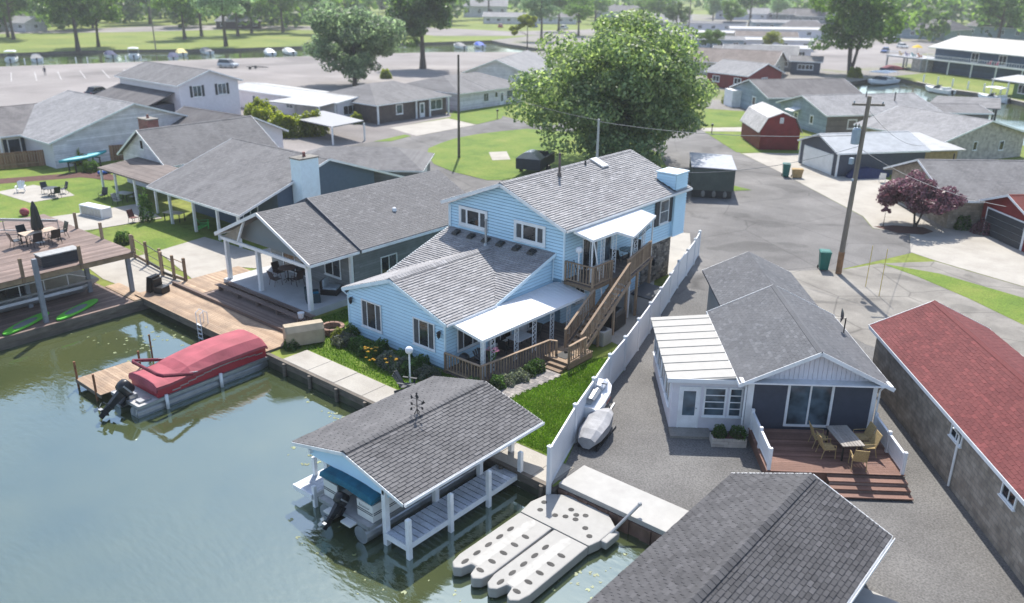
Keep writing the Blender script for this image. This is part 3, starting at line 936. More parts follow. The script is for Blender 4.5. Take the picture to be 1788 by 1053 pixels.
sheet('concrete_path', [(-55.5, 105.9), (-53.8, 103.7), (-49.9, 107.3), (-51.0, 111.2)], 0.024, M_CONC)
sheet('mulch_bed', [(-20.6, 71.2), (-19.5, 72.6), (-17.4, 73.7), (-16.4, 72.9), (-16.8, 71.4), (-18.5, 70.5)], 0.04, M_MULCH)
sheet('far_road', [(-340, 95), (-327, 116), (-327.8, 146), (-329.5, 184.4), (-300, 215), (-253.5, 252), (-218, 256), (-205, 290), (-190, 289), (-200, 236), (-217, 215.6), (-250, 222), (-292, 186), (-300, 150), (-318, 112)], 0.02, M_LOT)
sheet('marina_lot', [(-104, 300), (-86, 330), (-72, 270), (-70, 235), (-80, 230), (-96, 262)], 0.02, M_LOT)
sheet('town_lot', [(-150, 215), (-95, 205), (-70, 200), (-68, 240), (-100, 300), (-160, 330), (-185, 290)], 0.012, M_LOT)
# painted bays on the car park
mb = MB()
M_LINE = mat('worn_line_paint', (0.42, 0.41, 0.40), rough=0.8, var=0.25, scale=0.6, stain=(0.24, 0.22, 0.21), stain_scale=0.5, stain_amt=0.8)
for k in range(7):
    p = Vector((-189.4 + 1.72 * (k - 2) * 0.97, 72.7 + 3.83 * (k - 2), 0)); d = Vector((15.7, -5.9, 0))
    n = Vector((7, 18.7, 0)).normalized() * 0.08
    mb.add([p - n + Vector((0, 0, 0.012)), p + d - n + Vector((0, 0, 0.012)), p + d + n + Vector((0, 0, 0.012)), p + n + Vector((0, 0, 0.012))], [(0, 1, 2, 3)])
mb.build('parking_marking', M_LINE, kind='structure')

# ------------------------------------------------------------ the light blue house
X, Y, Z = Vector((1, 0, 0)), Vector((0, 1, 0)), Vector((0, 0, 1))
H = thing('blue_house', 'light blue clapboard house of two levels with stepped grey roofs beside the white fence', 'house', (-31.7, 38, 0))
LAP = 0.19
def lap(mb, poly, o, U, N, c=LAP):
    courses(mb, poly, o, U, Z, N, c, None, lift=0.055, reveal=0.05)
# backing walls (solid), then lapped siding in front of them
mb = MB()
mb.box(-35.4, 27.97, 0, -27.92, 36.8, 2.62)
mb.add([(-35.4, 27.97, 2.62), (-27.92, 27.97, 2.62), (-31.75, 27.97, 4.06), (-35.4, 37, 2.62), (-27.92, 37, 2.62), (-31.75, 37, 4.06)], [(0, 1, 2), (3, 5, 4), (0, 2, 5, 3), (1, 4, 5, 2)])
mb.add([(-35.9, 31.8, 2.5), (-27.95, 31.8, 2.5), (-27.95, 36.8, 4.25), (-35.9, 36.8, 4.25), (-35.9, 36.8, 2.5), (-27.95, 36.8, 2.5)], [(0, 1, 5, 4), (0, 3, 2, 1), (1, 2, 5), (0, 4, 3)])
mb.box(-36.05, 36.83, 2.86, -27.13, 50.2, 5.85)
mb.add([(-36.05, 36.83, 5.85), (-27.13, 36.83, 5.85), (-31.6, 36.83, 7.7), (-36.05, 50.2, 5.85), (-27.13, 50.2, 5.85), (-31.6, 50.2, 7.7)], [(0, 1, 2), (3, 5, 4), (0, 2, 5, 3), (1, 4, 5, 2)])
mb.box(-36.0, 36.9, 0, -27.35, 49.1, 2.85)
mb.build('wall', mat('lap_shade_blue_wall', (0.20, 0.34, 0.46), rough=0.7), H, world=True)  # backing blue darkened: paints the shade line under each siding lap
mb = MB()
lap(mb, [(0, 0.15), (7.48, 0.15), (7.48, 2.62), (3.65, 4.06), (0, 2.62)], (-35.4, 27.95, 0), X, -Y)
lap(mb, [(0, 0.15), (8.9, 0.15), (8.9, 2.5), (0, 2.5)], (-27.9, 27.95, 0), Y, X)
lap(mb, [(3.7, 2.5), (8.9, 2.5), (8.9, 4.3)], (-27.9, 27.95, 0), Y, X)
lap(mb, [(0, 2.86), (8.95, 2.86), (8.95, 5.85), (4.5, 7.7), (0, 5.85)], (-36.07, 36.8, 0), X, -Y)
lap(mb, [(0, 2.86), (13.45, 2.86), (13.45, 5.85), (0, 5.85)], (-27.1, 36.8, 0), Y, X)
lap(mb, [(0, 0), (8.6, 0), (8.6, 2.85), (0, 2.85)], (-27.32, 36.9, 0), Y, X)
mb.build('siding', M_BLUE, H, world=True)
mb = MB()
for (x, y, z0, z1) in ((-27.87, 27.92, 0.1, 2.5), (-35.42, 27.92, 0.1, 2.5), (-27.08, 36.77, 2.86, 5.75), (-36.09, 36.77, 4.3, 5.8), (-27.08, 50.22, 2.86, 5.6)):
    mb.box(x - 0.045, y - 0.045, z0, x + 0.045, y + 0.045, z1)
mb.box(-27.11, 36.8, 2.78, -27.06, 50.25, 2.875)
mb.build('corner_board', M_BLUETRIM, H, world=True)

def roof_plane(mb, pts, th=0.12):
    mb.slab(pts, (0, 0, th))
def shing_tri(mb, o, U, V, poly, c=0.185, tab=0.42, **kw):
    U = Vector(U).normalized(); V = Vector(V).normalized(); N = U.cross(V)
    courses(mb, poly, o, U, V, N, c, tab, lift=0.045, gap=0.008, jitter=0.05, rs=random.Random(11), **kw)
# upper roof
RX, RZ = -31.6, 7.84
mb = MB()
ER, EL = (-26.7, 5.95), (-36.45, 5.98)
y0, y1 = 36.4, 50.45
roof_plane(mb, [(ER[0], y0, ER[1]), (ER[0], y1, ER[1]), (RX, y1, RZ), (RX, y0, RZ)])
roof_plane(mb, [(EL[0], y1, EL[1]), (EL[0], y0, EL[1]), (RX, y0, RZ), (RX, y1, RZ)])
sr = math.hypot(RX - ER[0], RZ - ER[1]); sl_ = math.hypot(RX - EL[0], RZ - EL[1])
shing_tri(mb, (ER[0], y0, ER[1]), Y, (RX - ER[0], 0, RZ - ER[1]), [(0, 0), (y1 - y0, 0), (y1 - y0, sr), (0, sr)])
shing_tri(mb, (EL[0], y1, EL[1]), -Y, (RX - EL[0], 0, RZ - EL[1]), [(0, 0), (y1 - y0, 0), (y1 - y0, sl_), (0, sl_)])
up = mb.build('upper_roof', SH_MAIN, H, world=True)
# ridge caps are single bent pieces
def ridge_caps(par, x, ya, yb, z, s1, s2, m, w=0.17, world=True, step=0.22):
    b = MB()
    b.add([(-w, 0, -w * s1 + 0.02), (0, 0, 0.085), (w, 0, -w * s2 + 0.07), (-w, step * 1.15, -w * s1 + 0.05), (0, step * 1.15, 0.068), (w, step * 1.15, -w * s2 + 0.05), (-w, 0, -w * s1), (w, 0, -w * s2), (0, 0, 0.01)],
          [(0, 1, 4, 3), (1, 2, 5, 4), (0, 6, 8, 1), (1, 8, 7, 2)])
    me = b.mesh('ridge_cap', m)
    k = int((yb - ya) / step); off = par.location if world else Vector((0, 0, 0))
    for i in range(k):
        piece('ridge_cap', me, par, loc=Vector((x, ya + i * step, z)) - off)
ridge_caps(H, RX, y0, y1, RZ, 0.385, 0.385, SH_MAIN)
def fascia(name, segs, par, m=M_BLUETRIM, w=0.03, h=0.19):
    b = MB()
    for p, q in segs:
        b.bar(p, q, w, h)
    return b.build(name, m, par, world=True)
D = Vector((0, 0, -0.10))
fascia('fascia', [(Vector((EL[0], y0 - 0.02, EL[1])) + D, Vector((RX, y0 - 0.02, RZ)) + D), (Vector((RX, y0 - 0.02, RZ)) + D, Vector((ER[0], y0 - 0.02, ER[1])) + D),
                  (Vector((EL[0], y1 + 0.02, EL[1])) + D, Vector((RX, y1 + 0.02, RZ)) + D), (Vector((RX, y1 + 0.02, RZ)) + D, Vector((ER[0], y1 + 0.02, ER[1])) + D)], up, M_WHITE)
def gutter(par, p, q, out, m=M_WHITE):
    b = MB(); p = Vector(p); q = Vector(q); out = Vector(out); U = (q - p)
    L = U.length; U.normalize()
    b.frame(p, U, Z, out, 0, L, -0.12, 0.0, 0.085, 0.1); b.frame(p, U, Z, out, 0, L, -0.125, -0.115, 0, 0.1); b.frame(p, U, Z, out, 0, L, -0.12, 0.0, 0.002, 0.012)
    return b.build('gutter', m, par, world=True)
gutter(H, (ER[0] + 0.02, y0, ER[1] - 0.02), (ER[0] + 0.02, y1, ER[1] - 0.02), X)
mb = MB(); mb.tube([(-35.95, 36.72, 5.8), (-35.95, 36.70, 4.3)], 0.045, 6); mb.build('downspout', M_BLUETRIM, H, world=True)
mb = MB(); mb.tube([(-27.75, 36.72, 4.2), (-27.78, 36.70, 2.7)], 0.035, 6); mb.build('downspout', M_BLUETRIM, H, world=True)
mb = MB(); mb.tube([(-35.6, 27.7, 2.6), (-35.44, 27.88, 2.35), (-35.44, 27.88, 0.1)], 0.04, 6); mb.build('downspout', M_BLUETRIM, H, world=True)
# soffit trim along the eave shed
# shed roof
mb = MB()
sz = lambda y: 2.67 + (y - 31.5) * (4.38 - 2.67) / (36.8 - 31.5)
xL, xR = -36.1, -27.65
roof_plane(mb, [(xL, 31.5, sz(31.5)), (xR, 31.5, sz(31.5)), (xR, 36.8, sz(36.8)), (xL, 36.8, sz(36.8))])
ls = math.hypot(5.3, 1.71)
shing_tri(mb, (xL, 31.5, sz(31.5)), X, (0, 5.3, 1.71), [(0, 0), (xR - xL, 0), (xR - xL, ls), (0, ls)])
sh = mb.build('shed_roof', SH_MAIN, H, world=True)
fascia('fascia', [(Vector((xR + 0.018, 31.45, sz(31.5))) + D, Vector((xR + 0.018, 36.78, sz(36.8))) + D), (Vector((xL - 0.018, 31.45, sz(31.5))) + D, Vector((xL - 0.018, 36.78, sz(36.8))) + D)], sh)
# wing roof
WX, WZ = -31.8, 4.15
WL, WR = (-35.82, 2.70), (-27.65, 2.70)
ya, yv, ye = 27.8, 31.55, 36.0
mb = MB()
roof_plane(mb, [(WR[0], ya, WR[1]), (WR[0], yv, WR[1]), (WX, ye, WZ), (WX, ya, WZ)])
roof_plane(mb, [(WL[0], yv, WL[1]), (WL[0], ya, WL[1]), (WX, ya, WZ), (WX, ye, WZ)])
s1 = math.hypot(WX - WR[0], WZ - WR[1]); s2 = math.hypot(WX - WL[0], WZ - WL[1])
shing_tri(mb, (WR[0], ya, WR[1]), Y, (WX - WR[0], 0, WZ - WR[1]), [(0, 0), (yv - ya, 0), (ye - ya, s1), (0, s1)])
shing_tri(mb, (WL[0], yv, WL[1]), -Y, (WX - WL[0], 0, WZ - WL[1]), [(0, 0), (yv - ya, 0), (yv - ya, s2), (-(ye - yv), s2)])
wr = mb.build('wing_roof', SH_MAIN, H, world=True)
ridge_caps(H, WX, ya, ye - 0.4, WZ, 0.36, 0.35, SH_MAIN, w=0.27)
fascia('fascia', [(Vector((WL[0], ya - 0.02, WL[1])) + D, Vector((WX, ya - 0.02, WZ)) + D), (Vector((WX, ya - 0.02, WZ)) + D, Vector((WR[0], ya - 0.02, WR[1])) + D),
                  (Vector((WL[0] - 0.02, ya, WL[1])) + D, Vector((WL[0] - 0.02, yv, WL[1])) + D)], wr)
gutter(H, (WR[0] + 0.02, ya, WR[1] - 0.0), (WR[0] + 0.02, yv, WR[1] - 0.0), X)
# windows
for (x0, x1, z0, z1) in ((-34.29, -32.66, 0.82, 2.42), (-30.17, -28.57, 0.95, 2.46)):
    window(H, (x0, 27.895, z0), X, -Y, x1 - x0, z1 - z0, cols=(1, 1.75, 1), side=M_CURTAIN, world=True)
for (x0, x1, z0, z1) in ((-35.22, -32.86, 4.62, 5.86), (-30.76, -28.40, 4.56, 5.78)):
    window(H, (x0, 36.745, z0), X, -Y, x1 - x0, z1 - z0, cols=(1, 2.3, 1), fr=0.19, side=M_CURTAIN, world=True)
window(H, (-27.84, 28.75, 0.85), Y, X, 1.65, 1.25, cols=(1, 1.75, 1), side=M_CURTAIN, world=True)
f = window(H, (-27.04, 47.05, 3.98), Y, X, 1.15, 1.6, cols=(1,), rows=2, glass=M_GLASSB, world=True)
for yy in (46.47, 48.26):
    b = MB(); b.frame((-27.04, yy, 3.94), Y, Z, X, 0, 0.5, 0, 1.68, 0, 0.05)
    for k in range(11):
        b.frame((-27.04, yy, 3.94), Y, Z, X, 0.05, 0.45, 0.1 + k * 0.14, 0.2 + k * 0.14, 0.05, 0.062)
    b.build('shutter', M_SHUT, f, world=True)
# porch doors and dark openings under the awning
door(H, (-27.84, 33.45, 0.12), Y, X, 1.0, 2.05, world=True)
window(H, (-27.84, 34.55, 0.25), Y, X, 0.8, 1.9, cols=(1,), rows=3, world=True)
window(H, (-27.84, 31.2, 0.25), Y, X, 1.9, 1.9, cols=(1, 1), world=True)
# sliding door and second door on the upper deck
window(H, (-27.04, 38.5, 2.9), Y, X, 1.5, 2.05, cols=(1, 1), world=True, name='sliding_door', sill=False)
window(H, (-27.04, 40.6, 2.95), Y, X, 0.9, 2.0, cols=(1,), rows=1, glass=M_GLASSB, world=True, name='sliding_door', sill=False)
window(H, (-27.25, 38.2, 0.9), Y, X, 1.0, 1.1, cols=(1, 1), world=True)
# stone veneer of the lower storey: single stones
ST = mat_pieces('veneer_stone', (0.10, 0.085, 0.072), (0.34, 0.29, 0.24), bump=0.6, bscale=25)
mb = MB(); mb.box(-27.33, 45.5, 0, -27.2, 48.95, 2.78); mb.box(-29, 48.95, 0, -27.2, 49.08, 2.78)
vw = mb.build('veneer_wall', M_CONCD, H, world=True)
mb = MB(); rs = random.Random(4); z = 0.02
stones = []
while z < 2.7:
    hh = rs.uniform(0.11, 0.2); y = 45.5
    while y < 48.9:
        w = rs.uniform(0.14, 0.36); y2 = min(y + w, 48.95)
        stones.append((y, y2, z, min(z + hh, 2.77))); y = y2
    z += hh
shapes = []
for k in range(6):
    b = MB(); j = lambda s: rs.uniform(-s, s)
    b.add([(0, 0, 0), (0, 1, 0), (0, 1, 1), (0, 0, 1), (1, 0.07 + j(.03), 0.08 + j(.05)), (1, 0.93 + j(.03), 0.08 + j(.05)), (1, 0.93 + j(.03), 0.92 + j(.05)), (1, 0.07 + j(.03), 0.92 + j(.05))], [(0, 1, 5, 4), (1, 2, 6, 5), (2, 3, 7, 6), (3, 0, 4, 7), (4, 5, 6, 7)])
    shapes.append(b.mesh('stone', ST))
for i, (a, b_, c, d) in enumerate(stones[:299]):
    piece('stone', shapes[i % 6], H, loc=Vector((-27.198, a + 0.006, c + 0.006)) - H.location, sc=(rs.uniform(0.03, 0.06), b_ - a - 0.012, d - c - 0.012))
# chimney chase through the eave
mb = MB()
mb.box(-28.3, 48.6, 2.86, -26.88, 50.1, 7.05)
ch = mb.build('chimney_chase', M_BLUE, H, world=True)
mb = MB()
lap(mb, [(0, 2.86), (1.5, 2.86), (1.5, 7.05), (0, 7.05)], (-26.86, 48.6, 0), Y, X)
lap(mb, [(0, 5.7), (1.42, 5.7), (1.42, 7.05), (0, 7.05)], (-28.3, 48.58, 0), X, -Y)
mb.build('chase_siding', M_BLUE, ch, world=True)
mb = MB(); mb.box(-28.38, 48.52, 7.06, -26.78, 50.18, 7.14); mb.build('cap', M_BLUETRIM, ch, world=True)
mb = MB(); mb.box(-28.36, 48.40, 5.98, -26.86, 48.57, 6.02); mb.slab([(-28.36, 48.36, 6.64), (-26.72, 48.36, 6.0), (-26.72, 48.6, 6.0), (-28.36, 48.6, 6.64)], (0, 0, 0.02)); mb.build('flashing', M_DARK, ch, world=True)
# roof fittings
N_ = Vector((0.385, 0, 1)).normalized()
def on_up(x, y):  # right slope of the upper roof
    return Vector((x, y, RZ - (x - RX) * (RZ - ER[1]) / (ER[0] - RX)))
V_ = (on_up(-32, 0) - on_up(-31, 0)).normalized()
b = MB(); b.frame(on_up(-30.55, 45.35), Y, V_, N_, 0, 0.75, 0, 1.15, 0, 0.13)
sk = b.build('skylight', M_STEEL, H, world=True)
b = MB(); b.frame(on_up(-30.55, 45.35), Y, V_, N_, 0.05, 0.70, 0.05, 1.10, 0.132, 0.16); b.build('dome', M_VINYL, sk, world=True)
p = on_up(-30.9, 41.2)
b = MB(); b.lathe([(0.075, -0.05), (0.075, 1.45)], 10, p); b.lathe([(0.16, -0.06), (0.10, 0.26)], 10, p)
b.build('vent_pipe', mat('rusty_pipe', (0.12, 0.095, 0.085), rough=0.7, var=0.4, scale=4), H, world=True)
p = on_up(-31.3, 44.5)
b = MB(); b.lathe([(0.12, -0.05), (0.06, 0.1), (0.06, 0.3)], 8, p); b.build('vent_pipe', M_BLACK, H, world=True)
vb = MB()
vb.add([(-0.22, -0.26, -0.02), (0.22, -0.26, -0.02), (0.22, 0.22, 0.13), (-0.22, 0.22, 0.13), (-0.17, -0.22, 0.13), (0.17, -0.22, 0.13), (0.17, 0.16, 0.24), (-0.17, 0.16, 0.24)], [(4, 5, 6, 7), (0, 1, 5, 4), (1, 2, 6, 5), (2, 3, 7, 6), (3, 0, 4, 7)])
vme = vb.mesh('roof_vent', M_BLACK)
for x in (-34.95, -33.7, -32.5, -31.35, -30.1, -28.95):
    piece('roof_vent', vme, H, loc=Vector((x, 36.2, sz(36.2) + 0.01)) - H.location)
p = Vector((-32.2, 35.85, sz(35.85)))
b = MB(); b.lathe([(0.07, -0.05), (0.07, 1.5)], 10, p); b.lathe([(0.17, -0.02), (0.09, 0.16)], 10, p); b.lathe([(0.1, 1.502), (0.1, 1.6)], 10, p)
b.build('flue_pipe', M_STEEL, H, world=True)
# lanterns on the wing
for x, z in ((-35.05, 2.1), (-28.15, 1.98)):
    b = MB(); c = (x, 27.75, z)
    b.lathe([(0.03, 0.24), (0.13, 0.16), (0.13, 0.13)], 6, c); b.lathe([(0.085, -0.1), (0.11, 0.12)], 6, c); b.lathe([(0.03, -0.18), (0.05, -0.1)], 6, c); b.bar((x, 27.93, z + 0.2), (x, 27.75, z + 0.24), 0.03)
    b.build('wall_lantern', M_BLACK, H, world=True)
# lower awning with thin white pans and fascia
def awning(par, name, pts, drop=0.14):
    b = MB(); b.slab(pts, (0, 0, 0.05))
    a = b.build(name, M_VINYL, par, world=True)
    fb = MB(); n = len(pts)
    for i in range(n):
        p, q = Vector(pts[i]), Vector(pts[(i + 1) % n]); d = (q - p).normalized(); o = Vector((d.y, -d.x, 0)).normalized()
        fb.frame(p, d, Z, o, 0, (q - p).length, -drop, 0.015, 0.002, 0.028)
    fb.build('fascia', M_WHITE, a, world=True)
    return a
awn = awning(H, 'porch_awning', [(-25.65, 28.3, 2.26), (-25.55, 37.0, 2.26), (-27.3, 37.0, 2.60), (-27.62, 36.7, 2.60), (-27.62, 28.3, 2.60)])
rb = MB()
for k in range(1, 29):
    y = 28.3 + k * 0.3
    rb.bar((-25.68, y, 2.272), (-27.6, y, 2.612), 0.03, 0.018)
rb.build('pan_rib', M_VINYL, awn, world=True)
# lattice awning posts
def lattice_post(par, x, y, z0, z1, ax=(0, 1, 0), w=0.3):
    b = MB(); A = Vector(ax); o = Vector((x, y, 0))
    for s in (-1, 1):
        b.bar(o + A * (s * w / 2) + Z * z0, o + A * (s * w / 2) + Z * z1, 0.035)
    z = z0 + 0.08
    while z + 0.22 < z1:
        pts = [o + A * (w * 0.36 * math.sin(t * 2 * math.pi)) + Z * (z + 0.24 * t + 0.03 * math.sin(t * 4 * math.pi)) for t in [i / 8 for i in range(9)]]
        b.tube(pts, 0.013, 4, cap=False)
        b.bar(o + A * (-w / 2) + Z * z, o + A * (w / 2) + Z * z, 0.016)
        z += 0.24
    return b.build('lattice_post', M_WHITE, par, world=True)
for x, y, z1 in ((-25.72, 28.42, 2.2), (-25.8, 29.25, 2.2), (-25.8, 31.1, 2.2), (-25.8, 32.6, 2.2), (-25.8, 34.15, 2.2), (-25.8, 35.65, 2.2)):
    lattice_post(H, x, y, 0.15, z1)
b = MB(); b.bar((-25.72, 28.42, 0.1), (-25.72, 28.42, 2.2), 0.09); b.bar((-25.65, 36.9, 0.1), (-25.65, 36.9, 2.2), 0.09); b.build('awning_post', M_WHITE, H, world=True)
# porch floor
PF = mat_pieces('porch_floor_boards', (0.13, 0.10, 0.085), (0.20, 0.155, 0.13), rough=0.8)
mb = MB(); mb.box(-27.88, 27.75, -0.05, -24.4, 36.8, 0.07); mb.build('porch_frame', M_DARK, H, world=True)
boards(H, -27.88, 27.72, -24.35, 36.9, 0.115, 0.16, PF, along='x', name='porch_board', gap=0.01)
railing(H, (-27.75, 27.78, 0.12), (-25.3, 27.78, 0.12), 1.02, M_RAIL)
railing(H, (-25.3, 27.78, 0.12), (-24.75, 32.6, 0.12), 1.02, M_RAIL, ends=(False, True))
railing(H, (-24.75, 32.6, 0.12), (-24.4, 32.75, 0.12), 1.02, M_RAIL, ends=(False, True))
b = MB(); b.box(-25.28, 27.76, -0.2, -24.42, 27.8, 0.06); b.box(-27.9, 27.72, -0.2, -25.3, 27.75, 0.06); b.build('skirt', M_RAIL, H, world=True)

# upper deck, its awning, stairs
DZ = 2.85
DO = [(-27.05, 36.8), (-25.1, 36.8), (-25.1, 39.6), (-24.45, 39.6), (-25.6, 44.2), (-27.05, 44.2)]
mb = MB(); mb.prism(DO, DZ - 0.24, DZ - 0.035); mb.build('deck_joists', M_DECKWOOD, H, world=True)
for k in range(30):     # boards run out from the wall
    y = 36.82 + k * 0.2467
    x1 = -25.1 if y < 39.6 else -24.45 - (y - 39.6) * 0.25
    b = MB(); b.box(-27.05, y, DZ - 0.03, x1, y + 0.232, DZ); b.build('deck_board', PF, H, world=True)
railing(H, (-27.0, 36.85, DZ), (-25.1, 36.85, DZ), 1.15, M_RAIL)
railing(H, (-25.1, 36.85, DZ), (-25.1, 38.75, DZ), 1.15, M_RAIL, ends=(False, True))
railing(H, (-24.5, 39.5, DZ), (-25.5, 43.6, DZ), 1.12, M_RAIL)
b = MB()
for (x, y) in ((-25.1, 36.85), (-25.1, 38.75), (-24.5, 39.5), (-24.75, 41.0), (-25.45, 43.6), (-26.6, 44.1)):
    b.box(x - 0.065, y - 0.065, -0.05, x + 0.065, y + 0.065, DZ - 0.02)
b.build('deck_post', M_RAIL, H, world=True)
# stair flight from (y 39.5, deck) down to (y 33.7, landing)
ys, ye_, zs, ze_ = 39.45, 34.0, DZ, 0.42
xs = lambda y: -24.85 + (39.45 - y) * 0.145
n = 14
for k in range(n):
    t = (k + 1) / (n + 0.0); y = ys + (ye_ - ys) * t; z = zs + (ze_ - zs) * t
    b = MB(); b.box(xs(y) - 0.48, y, z - 0.04, xs(y) + 0.48, y + 0.36, z); b.build('tread', M_DECKWOOD, H, world=True)
b = MB()
for s in (-0.5, 0.5):
    b.bar((xs(ys) + s, ys + 0.2, zs - 0.2), (xs(ye_) + s, ye_, ze_ - 0.2), 0.05, 0.28)
b.build('stringer', M_RAIL, H, world=True)
railing(H, (xs(ys) + 0.52, ys, zs + 0.02), (xs(ye_ - 0.3) + 0.52, ye_ - 0.3, ze_ + 0.05), 1.0, M_RAIL)
railing(H, (xs(36.95) - 0.52, 36.95, zs - 1.1), (xs(ye_ - 0.3) - 0.52, ye_ - 0.3, ze_ + 0.05), 1.0, M_RAIL)
b = MB()
for y in (35.7, 37.6):
    b.box(xs(y) + 0.45, y - 0.05, 0, xs(y) + 0.57, y + 0.07, zs + (ze_ - zs) * (ys - y) / (ys - ye_) - 0.15)
b.build('stair_post', M_RAIL, H, world=True)
# landing and two steps down to the path
mb = MB(); mb.box(-24.75, 32.2, 0.05, -23.15, 34.3, 0.36); mb.build('landing_frame', M_RAIL, H, world=True)
boards(H, -24.78, 32.15, -23.12, 34.35, 0.40, 0.15, M_DECKWOOD, along='x', name='landing_board')
railing(H, (-23.2, 32.25, 0.4), (-23.25, 33.75, 0.4), 0.95, M_RAIL)
for k, (z, y) in enumerate(((0.26, 31.85), (0.13, 31.5))):
    b = MB(); b.box(-24.3, y, z - 0.13, -23.25, y + 0.34, z); b.build('step', M_DECKWOOD, H, world=True)
b = MB(); b.box(-24.3, 32.5, 0.405, -23.6, 33.3, 0.425); b.build('door_mat', M_BLACK, H, world=True)
# upper awning on thin posts
awning(H, 'deck_awning', [(-25.55, 37.4, 5.40), (-25.55, 39.75, 5.40), (-24.75, 40.3, 5.13), (-25.65, 44.2, 5.433), (-26.68, 43.8, 5.78), (-26.68, 37.1, 5.78)])
b = MB()
for (p, q) in (((-25.65, 37.5, DZ), (-25.65, 37.5, 5.36)), ((-24.85, 40.35, DZ - 2.8), (-24.85, 40.35, 5.1)), ((-25.05, 38.1, 1.2), (-25.65, 37.6, 5.36)), ((-25.75, 44.1, DZ), (-25.75, 44.1, 5.45)), ((-25.9, 43.3, DZ), (-25.9, 43.3, 5.0))):
    b.bar(p, q, 0.075)
b.build('awning_post', M_WHITE, H, world=True)
for (x, y) in ((-25.62, 38.5), (-25.62, 39.7), (-25.1, 41.2), (-25.4, 42.5)):
    lattice_post(H, x, y, DZ, 5.12 if x > -25.3 else 5.36, ax=(0.2, 0.98, 0), w=0.28)
b = MB(); b.frame((-24.9, 40.6, 4.7), (-0.27, 0.96, 0), Z, (0.96, 0.27, 0), 0, 3.6, 0, 0.04, 0, 0.03)
for k in range(12):
    c = Vector((-24.95, 40.7, 4.85)) + Vector((-0.27, 0.96, 0)) * (k * 0.3)
    b.tube([c + Vector((-0.27, 0.96, 0)) * (0.12 * math.cos(t)) + Z * (0.11 * math.sin(t)) for t in [i * math.pi / 4 for i in range(9)]], 0.012, 4, cap=False)
b.build('valance_scroll', M_BLACK, H, world=True)
# white door canopy below the deck, downspout
b = MB(); b.tube([(-25.95, 37.0, 2.55), (-25.35, 37.0, 2.5), (-25.35, 37.0, 0.2)], 0.035, 6); b.build('downspout', M_WHITE, H, world=True)

# ------------------------------------------------------------ boathouse over the slip
B = thing('boathouse', 'open boathouse with brown grey gable roof and weathervane over a pontoon boat', 'boathouse', (-22.3, 20.8, 0))
bl, br_, by0, by1, bz, brx, brz = -25.5, -19.05, 16.85, 24.75, 1.66, -22.28, 2.46
SKR = (Vector((brx, 0, brz)) - Vector((br_, 0, bz)));  SKL = (Vector((brx, 0, brz)) - Vector((bl, 0, bz)))
mb = MB()
roof_plane(mb, [(br_, by0, bz), (br_, by1, bz), (brx, by1, brz), (brx, by0, brz)], 0.1)
roof_plane(mb, [(bl, by1, bz), (bl, by0, bz), (brx, by0, brz), (brx, by1, brz)], 0.1)
L = by1 - by0
fullR, fullL = [], []
c_, t_ = 0.165, 0.42
courses(mb, [(0, 0), (L, 0), (L, SKR.length), (0, SKR.length)], (br_, by0, bz), Y, SKR, Y.cross(SKR.normalized()), c_, t_, lift=0.03, gap=0.016, jitter=0.06, rs=random.Random(21), full=fullR)
courses(mb, [(0, 0), (L, 0), (L, SKL.length), (0, SKL.length)], (bl, by1, bz), -Y, SKL, (-Y).cross(SKL.normalized()), c_, t_, lift=0.032, gap=0.008, jitter=0.06, rs=random.Random(22))
shingle_parts(B, fullR, Y, SKR, Y.cross(SKR.normalized()), c_, t_, SH_BOAT, mb, 300, 0.016)
bro = mb.build('roof', SH_BOAT, B, world=True)
ridge_caps(B, brx, by0, by1, brz, 0.25, 0.25, SH_BOAT, w=0.16, step=0.24)
b = MB()
for p, q in (((bl, by0 - 0.02, bz - 0.08), (brx, by0 - 0.02, brz - 0.08)), ((brx, by0 - 0.02, brz - 0.08), (br_, by0 - 0.02, bz - 0.08)), ((bl, by1 + 0.02, bz - 0.08), (brx, by1 + 0.02, brz - 0.08)), ((brx, by1 + 0.02, brz - 0.08), (br_, by1 + 0.02, bz - 0.08)),
             ((bl - 0.02, by0, bz - 0.08), (bl - 0.02, by1, bz - 0.08))):
    b.bar(p, q, 0.025, 0.14)
b.build('fascia', M_WHITE, bro, world=True)
gutter(B, (br_ + 0.02, by0, bz - 0.0), (br_ + 0.02, by1, bz - 0.0), X)
# blue gable ends
for y, n in ((by0 + 0.22, -Y), (by1 - 0.3, Y)):
    b = MB()
    pl = [(bl + 0.9, 1.36), (br_ - 1.0, 1.36), (br_ - 1.0, 1.76), (brx, brz - 0.13), (bl + 0.9, 1.76)]
    b.add([(x, y, z) for x, z in pl] + [(x, y - n.y * 0.06, z) for x, z in pl], [(0, 1, 2, 3, 4), (9, 8, 7, 6, 5)] + [(i, (i + 1) % 5, 5 + (i + 1) % 5, 5 + i) for i in range(5)])
    g = b.build('gable_panel', M_BLUE, B, world=True)
    b = MB()
    courses(b, [(p[0] - bl - 0.9, p[1]) for p in pl] if n.y < 0 else [(br_ - 1.0 - p[0], p[1]) for p in reversed(pl)], (bl + 0.9, y - 0.001, 0) if n.y < 0 else (br_ - 1.0, y + 0.001, 0), X if n.y < 0 else -X, Z, n, 0.17, None, lift=0.04, reveal=0.03)
    b.build('siding', M_BLUE, g, world=True)
b = MB()
for x in (bl + 1.0, -20.2):
    for y in ((17.0 if x > -22 else 17.7), 19.55, 22.1, 24.1):
        b.box(x - 0.1, y - 0.1, -1.2 if y < 23.3 else -0.05, x + 0.1, y + 0.1, 1.75)
for x in (bl + 1.0, -20.2):
    b.box(x - 0.06, 16.9, 1.5, x + 0.06, 24.2, 1.68)
b.build('post', M_WHITE, B, world=True)
